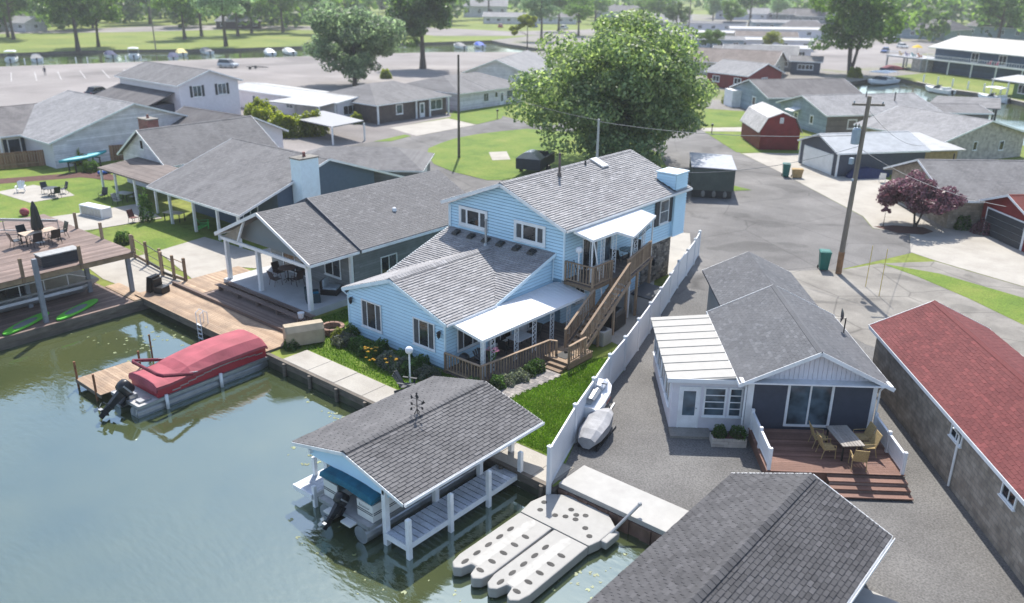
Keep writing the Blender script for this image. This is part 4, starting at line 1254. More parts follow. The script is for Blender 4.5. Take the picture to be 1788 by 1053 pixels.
# weathervane
b = MB(); c = Vector((-22.28, 20.65, brz))
b.tube([c, c + Z * 1.0], 0.02, 6)
for a in range(4):
    d = Vector((math.cos(a * math.pi / 2), math.sin(a * math.pi / 2), 0)); b.tube([c + Z * 0.42, c + Z * 0.42 + d * 0.3], 0.014, 5); b.frame(c + Z * 0.36 + d * 0.3, d, Z, d.cross(Z), -0.04, 0.06, 0, 0.12, -0.01, 0.01)
b.tube([c + Z * 0.72 + X * -0.35, c + Z * 0.72 + X * 0.35], 0.014, 5)
b.add([tuple(c + Z * 0.72 + Vector(v)) for v in ((0.35, 0, 0.09), (0.5, 0, 0), (0.35, 0, -0.09), (-0.35, 0, 0.12), (-0.35, 0, -0.12), (-0.2, 0, 0))], [(0, 1, 2), (3, 4, 5)])
b.ball(c + Z * 0.98, 0.05, n=6, k=4)
for s in (-1, 1):
    b.tube([c + X * s * 0.2 - Z * 0.05, c + Z * 0.3], 0.014, 4); b.tube([c + Y * s * 0.2, c + Z * 0.3], 0.014, 4)
b.ball(c + Z * 0.84 + X * 0.02, 0.1, 0.03, 0.09, n=7, k=5)
b.build('weathervane', M_DARK, B, world=True)
# left platform under the eave
LP = thing('slip_platform', 'short white landing platform with a post on the left of the boathouse slip', 'platform', (-24.7, 18, 0))
boards(LP, -25.3, 16.6, -24.15, 22.9, -0.08, 0.17, M_GREYDECK, along='y', name='plank')
b = MB(); b.box(-25.3, 16.55, -0.3, -24.1, 16.62, -0.08); b.box(-24.16, 16.6, -0.3, -24.1, 23, -0.1); b.build('rim', M_WHITE, LP, world=True)
b = MB(); b.box(-25.25, 17.5, -1.2, -25.1, 17.65, 0.75); b.box(-24.2, 16.65, -1.2, -24.05, 16.8, 0.25); b.build('post', M_WHITE, LP, world=True)

# boat lift dock on the right
DK = thing('boat_dock', 'narrow grey painted plank dock with white posts along the boathouse', 'dock', (-19.6, 20, 0))
boards(DK, -20.15, 16.9, -19.0, 23.3, -0.1, 0.29, M_GREYDECK, along='x', name='plank', gap=0.05, th=0.04)
b = MB()
for x in (-20.17, -19.03):
    b.box(x, 16.9, -0.36, x + 0.05, 23.3, -0.145)
b.box(-20.15, 16.85, -0.34, -19.0, 16.9, -0.11)
b.build('rim', M_WHITE, DK, world=True)
for (x, y, zt) in ((-18.95, 16.95, 0.98), (-18.95, 19.1, 0.97), (-18.95, 21.25, 0.95), (-18.9, 23.15, 0.95)):
    b = MB(); b.box(x - 0.085, y - 0.085, -1.3, x + 0.085, y + 0.085, zt); b.add([(x - .085, y - .085, zt), (x + .085, y - .085, zt), (x + .085, y + .085, zt), (x - .085, y + .085, zt), (x, y, zt + 0.07)], [(0, 1, 4), (1, 2, 4), (2, 3, 4), (3, 0, 4)])
    b.build('post', M_WHITE, DK, world=True)
b = MB(); b.bar((-20.3, 17.0, -0.8), (-20.3, 23.0, -0.75), 0.1, 0.14); b.bar((-23.9, 17.0, -0.78), (-23.9, 23, -0.78), 0.1, 0.14)
for y in (17.6, 21.8):
    b.bar((-24, y, -0.85), (-20.2, y, -0.85), 0.12, 0.12)
b.build('lift_beam', M_STEEL, DK, world=True)

# ------------------------------------------------------------ pontoon boats
def pontoon(name, label, loc, rz, Lb, Wb, zt):
    """bow towards +y, stern at y = 0; deck top at zt above the empty"""
    t = thing(name, label, 'pontoon boat', loc, rz)
    r = 0.36
    for s in (-1, 1):
        x = s * (Wb / 2 - 0.42)
        prof = [(0.03, 0.0), (r, 0.0), (r, 0.02)] 
        pts = [(x, -0.05, zt - 0.5), (x, Lb - 1.0, zt - 0.5), (x, Lb - 0.45, zt - 0.42), (x, Lb - 0.05, zt - 0.24)]
        b = MB(); b.tube(pts, [r, r, r * 0.75, 0.08], 14)
        for k in range(3):
            b.tube([(x, 0.8 + k * Lb * 0.28, zt - 0.5), (x, 0.86 + k * Lb * 0.28, zt - 0.5)], r + 0.01, 14)
        b.build('pontoon_tube', M_ALU, t, smooth=False)
    b = MB(); b.box(-Wb / 2, 0, zt - 0.12, Wb / 2, Lb - 0.5, zt)
    b.build('deck', mat('boat_deck_grey', (0.42, 0.41, 0.40), rough=0.7, var=0.1, scale=6), t, bevel=0.02)
    b = MB()
    for s in (-1, 1):
        b.box(s * Wb / 2, 0, zt - 0.14, s * (Wb / 2 + 0.035), Lb - 0.5, zt + 0.02)
    b.box(-Wb / 2, -0.035, zt - 0.14, Wb / 2, 0, zt + 0.02)
    b.build('rub_rail', M_ALU, t)
    return t
def outboard(t, x, y, z, tilt=0.5, s=1.0):
    M = Matrix.Translation((x, y, z)) @ Matrix.Rotation(-tilt, 4, 'X')
    tr = lambda b: [tuple(M @ (Vector(p) * s)) for p in b.v]
    b = MB()
    rings = []
    for (zz, hw, y0, y1) in ((0.30, 0.13, -0.42, 0.02), (0.36, 0.20, -0.52, 0.08), (0.55, 0.22, -0.55, 0.10), (0.72, 0.20, -0.52, 0.06), (0.80, 0.13, -0.42, -0.02)):
        ym = (y0 + y1) / 2; hy = (y1 - y0) / 2
        rings.append([(hw * math.copysign(abs(math.cos(a)) ** 0.6, math.cos(a)), ym + hy * math.copysign(abs(math.sin(a)) ** 0.6, math.sin(a)), zz) for a in [2 * math.pi * k / 14 for k in range(14)]])
    b.loft(rings); b.v = tr(b)
    o = b.build('outboard_motor', M_BLACK, t, smooth=True)
    b = MB(); b.frame((0, 0, 0), X, Y, Z, -0.225, 0.225, -0.45, -0.02, 0.50, 0.56); b.v = tr(b); b.build('cowl_band', M_STEEL, o)
    b = MB()
    b.loft([[(-0.09, -0.36, 0.32), (0.09, -0.36, 0.32), (0.09, -0.05, 0.32), (-0.09, -0.05, 0.32)], [(-0.07, -0.32, -0.25), (0.07, -0.32, -0.25), (0.07, -0.10, -0.25), (-0.07, -0.10, -0.25)], [(-0.03, -0.34, -0.62), (0.03, -0.34, -0.62), (0.03, -0.08, -0.62), (-0.03, -0.08, -0.62)]])
    b.frame((0, 0, 0), X, Y, Z, -0.13, 0.13, -0.46, -0.06, -0.30, -0.275)
    b.tube([(0, -0.5, -0.55), (0, -0.4, -0.55), (0, -0.1, -0.55), (0, 0.02, -0.55)], [0.04, 0.075, 0.075, 0.02], 8)
    b.frame((0, 0, 0), X, Y, Z, -0.015, 0.015, -0.3, -0.08, -0.78, -0.6)
    b.box(-0.14, 0.02, -0.05, 0.14, 0.16, 0.32)
    b.v = tr(b); b.build('leg', M_BLACK, o)
    b = MB()
    for k in range(3):
        a = k * 2.094; c = Vector((math.cos(a) * 0.12, -0.5, -0.55 + math.sin(a) * 0.12))
        b.frame(c, Vector((math.cos(a), 0, math.sin(a))), Vector((-math.sin(a) * 0.8, 0.5, math.cos(a) * 0.8)).normalized(), Vector((0, 1, 0)), -0.09, 0.09, -0.06, 0.06, -0.006, 0.006)
    b.v = tr(b); b.build('propeller', M_STEEL, o)

PB = pontoon('pontoon_boat', 'cream pontoon boat with teal bimini top and black outboard inside the boathouse', (-22.0, 16.45, 0.06), 0, 6.8, 2.9, 0.1)
M_CREAM = mat('cream_boat_panel', (0.66, 0.66, 0.63), rough=0.3, var=0.04)
M_TEAL = mat('teal_canvas', (0.012, 0.115, 0.175), rough=0.8, var=0.25, scale=2.5, bump=0.4, bscale=9)
mb = MB()
for (x0, x1, y0, y1) in ((-1.42, -1.36, 0.3, 5.6), (1.36, 1.42, 0.3, 5.6), (-1.42, -0.6, 0.24, 0.3), (0.55, 1.42, 0.24, 0.3), (-1.42, 1.42, 5.6, 5.66)):
    mb.box(x0, y0, 0.14, x1, y1, 0.86)
mb.build('fence_panel', M_CREAM, PB)
mb = MB()
for z, c in ((0.42, 0), (0.50, 0)):
    mb.box(1.421, 0.3, z, 1.428, 5.6, z + 0.035); mb.box(-1.42, 0.232, z, -0.6, 0.239, z + 0.035); mb.box(0.55, 0.232, z, 1.42, 0.239, z + 0.035)
mb.build('stripe', M_SHUT, PB)
mb = MB()  # a script flourish on the stern panel, like hand lettering
pts = []
for i in range(60):
    u = i / 59
    pts.append((0.70 + 0.55 * u, 0.225, 0.655 + 0.03 * math.sin(u * 34) + (0.06 if i < 5 else 0) * math.sin(i)))
mb.tube(pts, 0.006, 4, cap=False)
mb.build('script_lettering', M_SHUT, PB)
mb = MB()
for (x0, x1, y0, y1) in ((-1.34, -0.62, 0.32, 1.4), (0.57, 1.34, 0.32, 1.0), (-1.34, -0.7, 2.2, 5.2), (0.7, 1.34, 3.2, 5.2)):
    mb.box(x0, y0, 0.12, x1, y1, 0.5); mb.box(x0, y0, 0.5, x0 + 0.2 if x0 < 0 else x1, y0 + (y1 - y0) if x0 < 0 else y0 + 0.2, 0.88)
mb.build('bench_seat', M_CREAM, PB, bevel=0.03)
mb = MB(); mb.box(0.5, 1.7, 0.12, 1.2, 2.4, 0.95); mb.build('console', M_CREAM, PB, bevel=0.05)
mb = MB()
ring = lambda y, z, dz: [(-1.5, y, z), (-1.35, y, z + 0.10), (-0.7, y, z + 0.15), (0, y, z + 0.16), (0.7, y, z + 0.15), (1.35, y, z + 0.10), (1.5, y, z), (1.46, y, z - dz), (0, y, z + 0.1), (-1.46, y, z - dz)]
mb.loft([ring(0.12, 1.02, 0.02), ring(0.18, 1.16, 0.22), ring(1.4, 1.24, 0.16), ring(2.8, 1.2, 0.14), ring(4.0, 1.12, 0.14)], closed=True)
mb.build('bimini_top', M_TEAL, PB)
mb = MB()
for s in (-1, 1):
    mb.tube([(s * 1.38, 1.4, 0.85), (s * 1.42, 0.2, 1.18)], 0.018, 5); mb.tube([(s * 1.38, 1.4, 0.85), (s * 1.42, 2.8, 1.2)], 0.018, 5); mb.tube([(s * 1.38, 2.4, 0.85), (s * 1.42, 3.9, 1.15)], 0.018, 5)
mb.build('bimini_frame', M_STEEL, PB)
mb = MB(); mb.box(-0.75, -0.35, -0.05, -0.2, 0.0, 0.02); mb.box(0.25, -0.35, -0.05, 0.8, 0.0, 0.02); mb.build('swim_step', M_CREAM, PB)
outboard(PB, -0.05, -0.22, 0.15, 0.8, 0.95)

RB = pontoon('pontoon_boat', 'pontoon boat wrapped in a red cover moored beside the tan deck', (-37.35, 15.65, -0.7), R(2.0), 7.9, 2.5, 0.62)
M_REDC = mat('red_canvas', (0.33, 0.075, 0.095), rough=0.8, var=0.2, scale=1.2, bump=0.6, bscale=5)
M_REDP = mat('red_panel', (0.33, 0.022, 0.035), rough=0.35, var=0.1)
mb = MB()
for (x0, x1, y0, y1) in ((-1.2, -1.14, 1.1, 7.2), (1.14, 1.2, 1.1, 7.2), (-1.2, 1.2, 1.04, 1.1), (-1.2, 1.2, 7.2, 7.26)):
    mb.box(x0, y0, 0.66, x1, y1, 1.22)
mb.build('fence_panel', M_REDP, RB)
mb = MB()
for i in range(12):
    u = i / 11
    mb.frame((1.202, 1.8 + 4.8 * u, 0.78 + 0.32 * math.sin(u * 2.6)), Y, Z, X, 0, 0.45, -0.03, 0.03, 0, 0.006)
mb.build('silver_stripe', M_ALU, RB)
def cov(y, z, w=1.24, k=0.28, top=None):
    return [(-w, y, z - 0.15), (-w - 0.02, y, z), (-w * 0.72, y, z + k * 0.75), (-w * 0.3, y, z + k), (w * 0.3, y, z + k), (w * 0.72, y, z + k * 0.75), (w + 0.02, y, z), (w, y, z - 0.15)]
mb = MB()
prof = [(0.95, 1.12, 0.03), (1.0, 1.25, 0.14), (1.7, 1.22, 0.10), (2.4, 1.26, 0.16), (2.9, 1.32, 0.34), (3.5, 1.34, 0.42), (4.3, 1.36, 0.52), (5.2, 1.36, 0.56), (6.2, 1.36, 0.54), (7.1, 1.34, 0.50), (7.3, 1.3, 0.36), (7.36, 1.2, 0.06)]
mb.loft([cov(y, z, 1.25, k) for y, z, k in prof], closed=False)
mb.build('cover', M_REDC, RB, smooth=False)
mb = MB()
mb.tube([(-1.3, 2.9, 1.3), (-1.36, 1.35, 1.78), (-1.1, 1.22, 1.82), (1.1, 1.22, 1.82), (1.36, 1.35, 1.78), (1.3, 2.9, 1.3)], 0.09, 8)
mb.build('folded_bimini', mat('maroon_canvas', (0.13, 0.014, 0.03), rough=0.8, var=0.3), RB)
mb = MB(); mb.tube([(1.26, 3.2, 1.3), (1.3, 1.4, 1.72)], 0.03, 6); mb.tube([(-1.26, 3.2, 1.3), (-1.3, 1.4, 1.72)], 0.03, 6)
mb.build('bimini_frame', M_STEEL, RB)
mb = MB()
mb.loft([[(-1.22, y, z), (1.22, y, z), (1.22, y, z + 0.2), (-1.22, y, z + 0.2)] for y, z in ((0.98, 0.95), (1.05, 0.98))])
mb.build('cover_hem', mat('maroon_canvas', (0.13, 0.014, 0.03)), RB)
mb = MB(); mb.box(-0.4, 0.1, 0.64, 0.3, 0.5, 0.85); mb.box(0.6, 0.2, 0.64, 1.0, 0.8, 0.72); mb.tube([(0.8, 0.05, 0.62), (0.8, -0.1, 0.2)], 0.025, 5); mb.tube([(1.1, 0.05, 0.62), (1.1, -0.1, 0.2)], 0.025, 5)
mb.build('stern_fitting', M_ALU, RB)
outboard(RB, 0.0, -0.3, 0.55, 0.95, 1.3)
mb = MB()
for y in (1.4, 4.4):
    mb.tube([(1.3, y, 0.75), (1.32, y, 0.0)], 0.09, 8)
mb.build('fender', M_VINYL, RB, smooth=True)

# ------------------------------------------------------------ sidewalk, lawns, seawall
SWK = sheet('seawall_walk_base', [(-35.3, 23.2), (-17.3, 23.2), (-17.4, 24.9), (-35.3, 24.75)], 0.02, M_CONCD)
x = -35.3; rs = random.Random(2)
while x < -17.6:
    w = min(2.12, -17.45 - x)
    b = MB(); b.box(x + 0.012, 23.22, 0.0, x + w - 0.012, 24.78, 0.06 + rs.uniform(-0.006, 0.006))
    b.build('paving_slab', M_CONC, SWK, bevel=0.012)
    x += 2.12
SW = thing('seawall', 'grey timber seawall with posts below the concrete walk of the blue house', 'seawall', (-26, 23.1, 0))
for k in range(3):
    b = MB(); b.box(-37.3, 23.06, -0.06 - 0.3 * (k + 1) + 0.012, -17.3, 23.2, -0.06 - 0.3 * k); b.build('plank', M_TIMBER if k < 1 else mat('algae_dark_timber', (0.050, 0.052, 0.036), rough=0.7, var=0.35, scale=2, stain=(0.09, 0.10, 0.05), stain_amt=0.5), SW, world=True)
b = MB(); b.box(-37.3, 23.02, -0.06, -17.3, 23.24, 0.05); b.build('cap_beam', M_TIMBER, SW, world=True)
for k in range(10):
    x = -37 + k * 2.15
    b = MB(); b.tube([(x, 22.96, -1.3), (x, 22.96, 0.0)], 0.1, 8); b.build('pile', M_TIMBER, SW, world=True)
LAWN = sheet('house_lawn', [(-36.8, 24.78), (-24.3, 24.8), (-24.3, 27.9), (-36.3, 28.0), (-37.8, 34), (-39, 34), (-38.6, 28)], 0.035, M_GRASS)
LAWN2 = sheet('side_yard_lawn', [(-23.75, 24.8), (-17.85, 24.85), (-18.7, 26.8), (-20.5, 32.2), (-21.0, 34.2), (-22.2, 35.2), (-23.1, 34.4), (-23.1, 31.4), (-23.5, 28.5)], 0.035, M_GRASS)
def grass_blades(name, polys, n, h, seed, avoid=()):
    rg = np.random.default_rng(seed)
    V = []; 
    pts = []
    for poly in polys:
        xs = [p[0] for p in poly]; ys = [p[1] for p in poly]
        c = rg.uniform((min(xs), min(ys)), (max(xs), max(ys)), (n * 2, 2))
        inside = np.zeros(len(c), bool)
        for i in range(len(poly)):
            (x0, y0), (x1, y1) = poly[i], poly[(i + 1) % len(poly)]
            cond = ((y0 > c[:, 1]) != (y1 > c[:, 1]))
            with np.errstate(divide='ignore', invalid='ignore'):
                xx = (x1 - x0) * (c[:, 1] - y0) / (y1 - y0 + 1e-12) + x0
            inside ^= cond & (c[:, 0] < xx)
        pts.append(c[inside][:n])
    p = np.concatenate(pts); k = len(p)
    a = rg.uniform(0, 6.283, k); hh = rg.uniform(0.5, 1.3, k) * h; w = hh * 0.22
    lean = rg.uniform(-0.6, 0.6, (k, 2)) * hh[:, None]
    v = np.zeros((k, 3, 3))
    v[:, 0, 0] = p[:, 0] - np.cos(a) * w; v[:, 0, 1] = p[:, 1] - np.sin(a) * w
    v[:, 1, 0] = p[:, 0] + np.cos(a) * w; v[:, 1, 1] = p[:, 1] + np.sin(a) * w
    v[:, 2, 0] = p[:, 0] + lean[:, 0]; v[:, 2, 1] = p[:, 1] + lean[:, 1]; v[:, 2, 2] = hh
    v[:, :, 2] += 0.035
    return poly_mesh(name, v.reshape(-1, 3), 3, M_BLADE)
def poly_mesh(name, v, n, m):
    me = bpy.data.meshes.new(name)
    k = len(v) // n
    me.vertices.add(len(v)); me.vertices.foreach_set('co', np.asarray(v, dtype=np.float32).ravel())
    me.loops.add(k * n); me.loops.foreach_set('vertex_index', np.arange(k * n, dtype=np.int32))
    me.polygons.add(k); me.polygons.foreach_set('loop_start', np.arange(0, k * n, n, dtype=np.int32))
    me.update(calc_edges=True)
    me.materials.append(m)
    return me
M_BLADE = mat_leaf('grass_blade', (0.045, 0.11, 0.012), (0.16, 0.28, 0.035), trans=0.4)
def stuff(name, me, label, cat):
    o = bpy.data.objects.new(name, me); COL.objects.link(o); o['kind'] = 'stuff'; tag(o, label, cat); return o
stuff('lawn_blades', grass_blades('lawn_blades', [[(-36.8, 24.85), (-24.5, 24.85), (-24.5, 27.7), (-36.3, 27.8), (-37.5, 33), (-38.6, 33), (-38.4, 28)]], 26000, 0.085, 1), 'short green grass between the concrete walk and the blue house', 'grass')
stuff('lawn_blades', grass_blades('lawn_blades', [[(-23.7, 24.9), (-18.0, 24.9), (-18.8, 26.8), (-20.6, 32.2), (-21.1, 34.0), (-22.2, 35.0), (-23.0, 34.2), (-23.0, 31.4), (-23.4, 28.5)]], 42000, 0.085, 2), 'sunlit green grass between the porch path and the white fence', 'grass')
# brick path beside the porch: single pavers
PV = mat_pieces('paver', (0.16, 0.15, 0.15), (0.30, 0.27, 0.25), bump=0.4, bscale=30, stain=(0.2, 0.18, 0.15))
PTH = sheet('porch_path', [(-24.9, 24.8), (-23.6, 24.8), (-23.3, 31.5), (-24.3, 31.5)], 0.03, M_MULCH)
pvm = MB(); pvm.box(0, 0, 0, 0.29, 0.19, 0.05); pvm = pvm.mesh('paver', PV)
for j in range(33):
    y = 24.85 + j * 0.2; x0 = -24.85 + (y - 24.8) * 0.09
    for i in range(4):
        piece('paver', pvm, PTH, loc=(x0 + i * 0.3 + (0.1 if j % 2 else 0), y, 0.03 + rnd.uniform(0, 0.008)))
sheet('back_patio', [(-27.3, 47.5), (-24.2, 42), (-24.4, 41.4), (-25.0, 41.0), (-27.2, 44), (-36, 51), (-36, 57), (-31, 59), (-28.2, 54.2), (-26.7, 52)], 0.03, M_CONC)
sheet('side_slab', [(-27.2, 36.9), (-24.3, 36.9), (-22.3, 36.5), (-24.4, 43.5), (-27.2, 45.5)], 0.026, M_CONC)

# ------------------------------------------------------------ white vinyl fence
FE = thing('privacy_fence', 'white vinyl privacy fence with square post caps along the gravel yard', 'fence', (-20, 33, 0))
fp = [(-17.3, 23.0), (-18.62, 26.5), (-19.5, 29.15), (-20.4, 31.8), (-21.05, 34.15), (-21.85, 36.7), (-22.65, 39.2), (-23.5, 41.75), (-24.4, 44.4), (-25.3, 47.0), (-26.1, 49.6), (-26.95, 52.2), (-27.68, 54.2)]
for i, (x, y) in enumerate(fp):
    b = MB(); w = 0.075; zb = -1.0 if i == 0 else 0
    b.box(x - w, y - w, zb, x + w, y + w, 1.9); b.box(x - w - .02, y - w - .02, 1.9, x + w + .02, y + w + .02, 1.935)
    b.add([(x - w, y - w, 1.935), (x + w, y - w, 1.935), (x + w, y + w, 1.935), (x - w, y + w, 1.935), (x, y, 2.0)], [(0, 1, 4), (1, 2, 4), (2, 3, 4), (3, 0, 4)])
    b.build('post', M_VINYL, FE, world=True)
for i in range(len(fp) - 1):
    p, q = Vector((*fp[i], 0)), Vector((*fp[i + 1], 0)); d = (q - p).normalized(); n = Vector((d.y, -d.x, 0)); Ln = (q - p).length
    b = MB()
    k = int(Ln / 0.18)
    for j in range(k):
        a = 0.08 + (Ln - 0.16) * j / k; c = 0.08 + (Ln - 0.16) * (j + 1) / k
        b.frame(p, d, Z, n, a + 0.003, c - 0.003, 0.1, 1.72, -0.018, 0.018)
    b.build('panel', M_VINYL, FE, world=True)
    b = MB(); b.frame(p, d, Z, n, 0.07, Ln - 0.07, 1.70, 1.82, -0.035, 0.035); b.frame(p, d, Z, n, 0.07, Ln - 0.07, 0.04, 0.16, -0.035, 0.035)
    b.build('rail', M_VINYL, FE, world=True)

# ------------------------------------------------------------ small things round the blue house
LS = thing('globe_lamp', 'white globe lamp on a white pole beside the front lawn', 'lamp post', (-28.05, 25.6, 0))
b = MB(); b.tube([(0, 0, 0), (0, 0, 1.75)], 0.045, 8); b.lathe([(0.09, 0), (0.05, 0.12)], 8); b.build('pole', M_WHITE, LS)
b = MB(); b.ball((0, 0, 1.93), 0.2, n=16, k=10); b.build('globe', M_VINYL, LS, smooth=True)
DL = thing('globe_lamp', 'white globe lamp on the corner of the upper deck railing', 'lamp post', (-26.2, 37.0, DZ))
b = MB(); b.tube([(0, 0, 0), (0, 0, 1.75)], 0.045, 8); b.build('pole', M_WHITE, DL)
b = MB(); b.ball((0, 0, 1.93), 0.2, n=16, k=10); b.build('globe', M_VINYL, DL, smooth=True)

def adirondack(label, loc, rz, m, name='adirondack_chair', group=None):
    t = thing(name, label, 'chair', loc, rz, group)
    b = MB()
    for k in range(5):
        x = -0.26 + k * 0.105
        b.slab([(x, -0.02, 0.30), (x + 0.095, -0.02, 0.30), (x * 1.25 + 0.11, 0.38, 1.0 - abs(k - 2) * 0.05), (x * 1.25 + 0.005, 0.38, 1.0 - abs(k - 2) * 0.05)], (0, -0.025, 0))
    b.build('backrest', m, t)
    b = MB()
    for k in range(5):
        y = -0.58 + k * 0.115
        b.box(-0.28, y, 0.36 - (k * 0.02), 0.28, y + 0.1, 0.385 - (k * 0.02))
    b.build('seat', m, t)
    for s in (-1, 1):
        b = MB(); b.box(s * 0.31, -0.62, 0.55, s * 0.43, 0.12, 0.58); b.build('armrest', m, t)
        b = MB(); b.box(s * 0.29, -0.56, 0, s * 0.33, -0.46, 0.55); b.build('leg', m, t)
        b = MB(); b.bar((s * 0.3, -0.5, 0.34), (s * 0.3, 0.32, 0.03), 0.03, 0.11); b.build('leg', m, t)
    return t
adirondack('charcoal adirondack chair on the concrete walk in front of the boathouse', (-27.85, 24.9, 0.06), R(115), M_SHUT)

# porch furniture (seen between the posts), grill, patio set
def patio_table(label, loc, rz, w, d, h, m, legm, round_=False, group=None):
    t = thing('patio_table', label, 'table', loc, rz, group)
    b = MB()
    if round_:
        b.lathe([(w / 2 * 0.96, h - 0.035), (w / 2, h - 0.02), (w / 2, h)], 20); b.build('tabletop', m, t)
        b = MB(); b.tube([(0, 0, 0.02), (0, 0, h - 0.03)], 0.035, 8)
        for k in range(4):
            a = k * math.pi / 2 + 0.4; b.tube([(0, 0, 0.25), (0.3 * w * math.cos(a), 0.3 * w * math.sin(a), 0.02)], 0.025, 6)
        b.build('pedestal', legm, t)
    else:
        n = 7
        for k in range(n):
            y0 = -d / 2 + d * k / n
            b = MB(); b.box(-w / 2, y0 + 0.008, h - 0.04, w / 2, y0 + d / n - 0.008, h); b.build('slat', m, t)
        for sx in (-1, 1):
            for sy in (-1, 1):
                b = MB(); b.box(sx * (w / 2 - 0.1) - 0.03, sy * (d / 2 - 0.1) - 0.03, 0, sx * (w / 2 - 0.1) + 0.03, sy * (d / 2 - 0.1) + 0.03, h - 0.045); b.build('leg', legm, t)
    return t
def patio_chair(label, loc, rz, seat, frame, name='patio_chair', group=None):
    t = thing(name, label, 'chair', loc, rz, group)
    b = MB(); b.box(-0.27, -0.26, 0.40, 0.27, 0.24, 0.44); b.build('seat', seat, t)
    b = MB(); b.slab([(-0.27, 0.22, 0.42), (0.27, 0.22, 0.42), (0.25, 0.42, 1.02), (-0.25, 0.42, 1.02)], (0, -0.03, 0)); b.build('backrest', seat, t)
    for s in (-1, 1):
        b = MB(); b.tube([(s * 0.29, -0.27, 0), (s * 0.29, -0.24, 0.62), (s * 0.29, 0.28, 0.64)], 0.018, 6); b.build('arm', frame, t)
        b = MB(); b.tube([(s * 0.29, 0.32, 0), (s * 0.28, 0.22, 0.42), (s * 0.26, 0.43, 1.03)], 0.018, 6); b.build('leg', frame, t)
    return t
M_TABLETOP = mat_glass('smoked_table_glass', (0.10, 0.14, 0.15))
patio_table('round glass patio table with black legs on the upper deck', (-26.25, 42.3, DZ), 0, 1.15, 1.15, 0.74, M_TABLETOP, M_BLACK, True)
patio_chair('black metal chair left of the round glass table on the upper deck', (-26.45, 41.3, DZ), R(190), M_BLACK, M_BLACK, group='black chairs on the upper deck')
patio_chair('black metal chair behind the round glass table on the upper deck', (-26.4, 43.3, DZ), R(10), M_BLACK, M_BLACK, group='black chairs on the upper deck')
patio_chair('black metal chair by the corner rail of the upper deck', (-26.5, 37.7, DZ), R(130), M_BLACK, M_BLACK, group='black chairs on the upper deck')
patio_table('white patio table on the covered porch below the awning', (-26.7, 32.5, 0.12), 0, 0.9, 1.3, 0.72, M_VINYL, M_DARK)
patio_chair('dark porch chair left of the white table under the awning', (-26.7, 31.3, 0.12), R(180), M_DARK, M_BLACK, group='dark chairs on the porch')
patio_chair('dark porch chair right of the white table under the awning', (-26.7, 33.7, 0.12), R(0), M_DARK, M_BLACK, group='dark chairs on the porch')
adirondack('black adirondack chair at the front corner of the covered porch', (-26.6, 29.3, 0.12), R(80), M_BLACK)
t = thing('kettle_grill', 'black round grill on the porch behind the front railing', 'grill', (-27.0, 28.4, 0.12))
b = MB(); b.ball((0, 0, 0.72), 0.3, n=12, k=8); b.build('bowl', M_BLACK, t, smooth=True)
for k in range(3):
    b = MB(); b.tube([(0.12 * math.cos(k * 2.1), 0.12 * math.sin(k * 2.1), 0.5), (0.3 * math.cos(k * 2.1), 0.3 * math.sin(k * 2.1), 0)], 0.016, 5); b.build('leg', M_STEEL, t)
t = thing('air_conditioner', 'grey metal air conditioner unit under the outdoor stairs', 'air conditioner', (-23.9, 36.2, 0.03))
b = MB(); b.box(-0.42, -0.42, 0, 0.42, 0.42, 0.85); b.build('cabinet', mat('tan_grey_metal', (0.30, 0.29, 0.27), rough=0.5, var=0.08), t, bevel=0.03)
for s, U_, N__ in ((0, X, -Y), (1, Y, X)):
    b = MB()
    for k in range(14):
        b.frame((-0.38, -0.421, 0.08) if s == 0 else (0.421, -0.38, 0.08), U_, Z, N__, 0, 0.76, k * 0.05, k * 0.05 + 0.025, 0, 0.012)
    b.build('louver', M_STEEL, t)
b = MB(); b.lathe([(0.34, 0.852), (0.30, 0.89), (0.05, 0.90)], 16); b.build('fan_guard', M_DARK, t)
t = thing('storage_shed', 'grey resin storage shed with dark lid below the upper deck', 'storage box', (-24.75, 42.3, 0.03), R(12))
b = MB(); b.box(-0.55, -1.1, 0, 0.55, 1.1, 1.15); b.build('body', mat('grey_resin', (0.30, 0.31, 0.33), rough=0.5, var=0.06), t, bevel=0.03)
b = MB(); b.slab([(-0.62, -1.18, 1.32), (0.62, -1.18, 1.17), (0.62, 1.18, 1.17), (-0.62, 1.18, 1.32)], (0, 0, 0.07)); b.build('lid', M_SHUT, t)
for k in (-1, 1):
    b = MB(); b.box(0.551, k * 0.55 - 0.48, 0.08, 0.575, k * 0.55 + 0.48, 1.05); b.build('door', mat('grey_resin', (0.3, 0.31, 0.33)), t)
t = thing('covered_grill', 'black fabric covered grill on the slab behind the stairs', 'grill', (-24.6, 38.6, 0.03), R(8))
b = MB(); b.loft([[(-0.4, -0.75, 0.05), (0.4, -0.75, 0.05), (0.4, 0.75, 0.05), (-0.4, 0.75, 0.05)], [(-0.36, -0.72, 0.9), (0.36, -0.72, 0.9), (0.36, 0.72, 0.9), (-0.36, 0.72, 0.9)], [(-0.25, -0.45, 1.15), (0.25, -0.45, 1.15), (0.25, 0.45, 1.15), (-0.25, 0.45, 1.15)]])
b.build('cover', M_BLACK, t, bevel=0.06)
t = thing('wall_lantern', 'black hanging lantern beside the stone veneer wall', 'lantern', (-26.95, 46.6, 1.3))
b = MB(); b.tube([(0, 0, 0.5), (0, 0, 1.2)], 0.012, 5); b.lathe([(0.03, 0.5), (0.14, 0.4), (0.14, 0.36)], 6); b.lathe([(0.03, -0.02), (0.10, 0.02), (0.11, 0.36)], 6); b.build('body', M_BLACK, t)

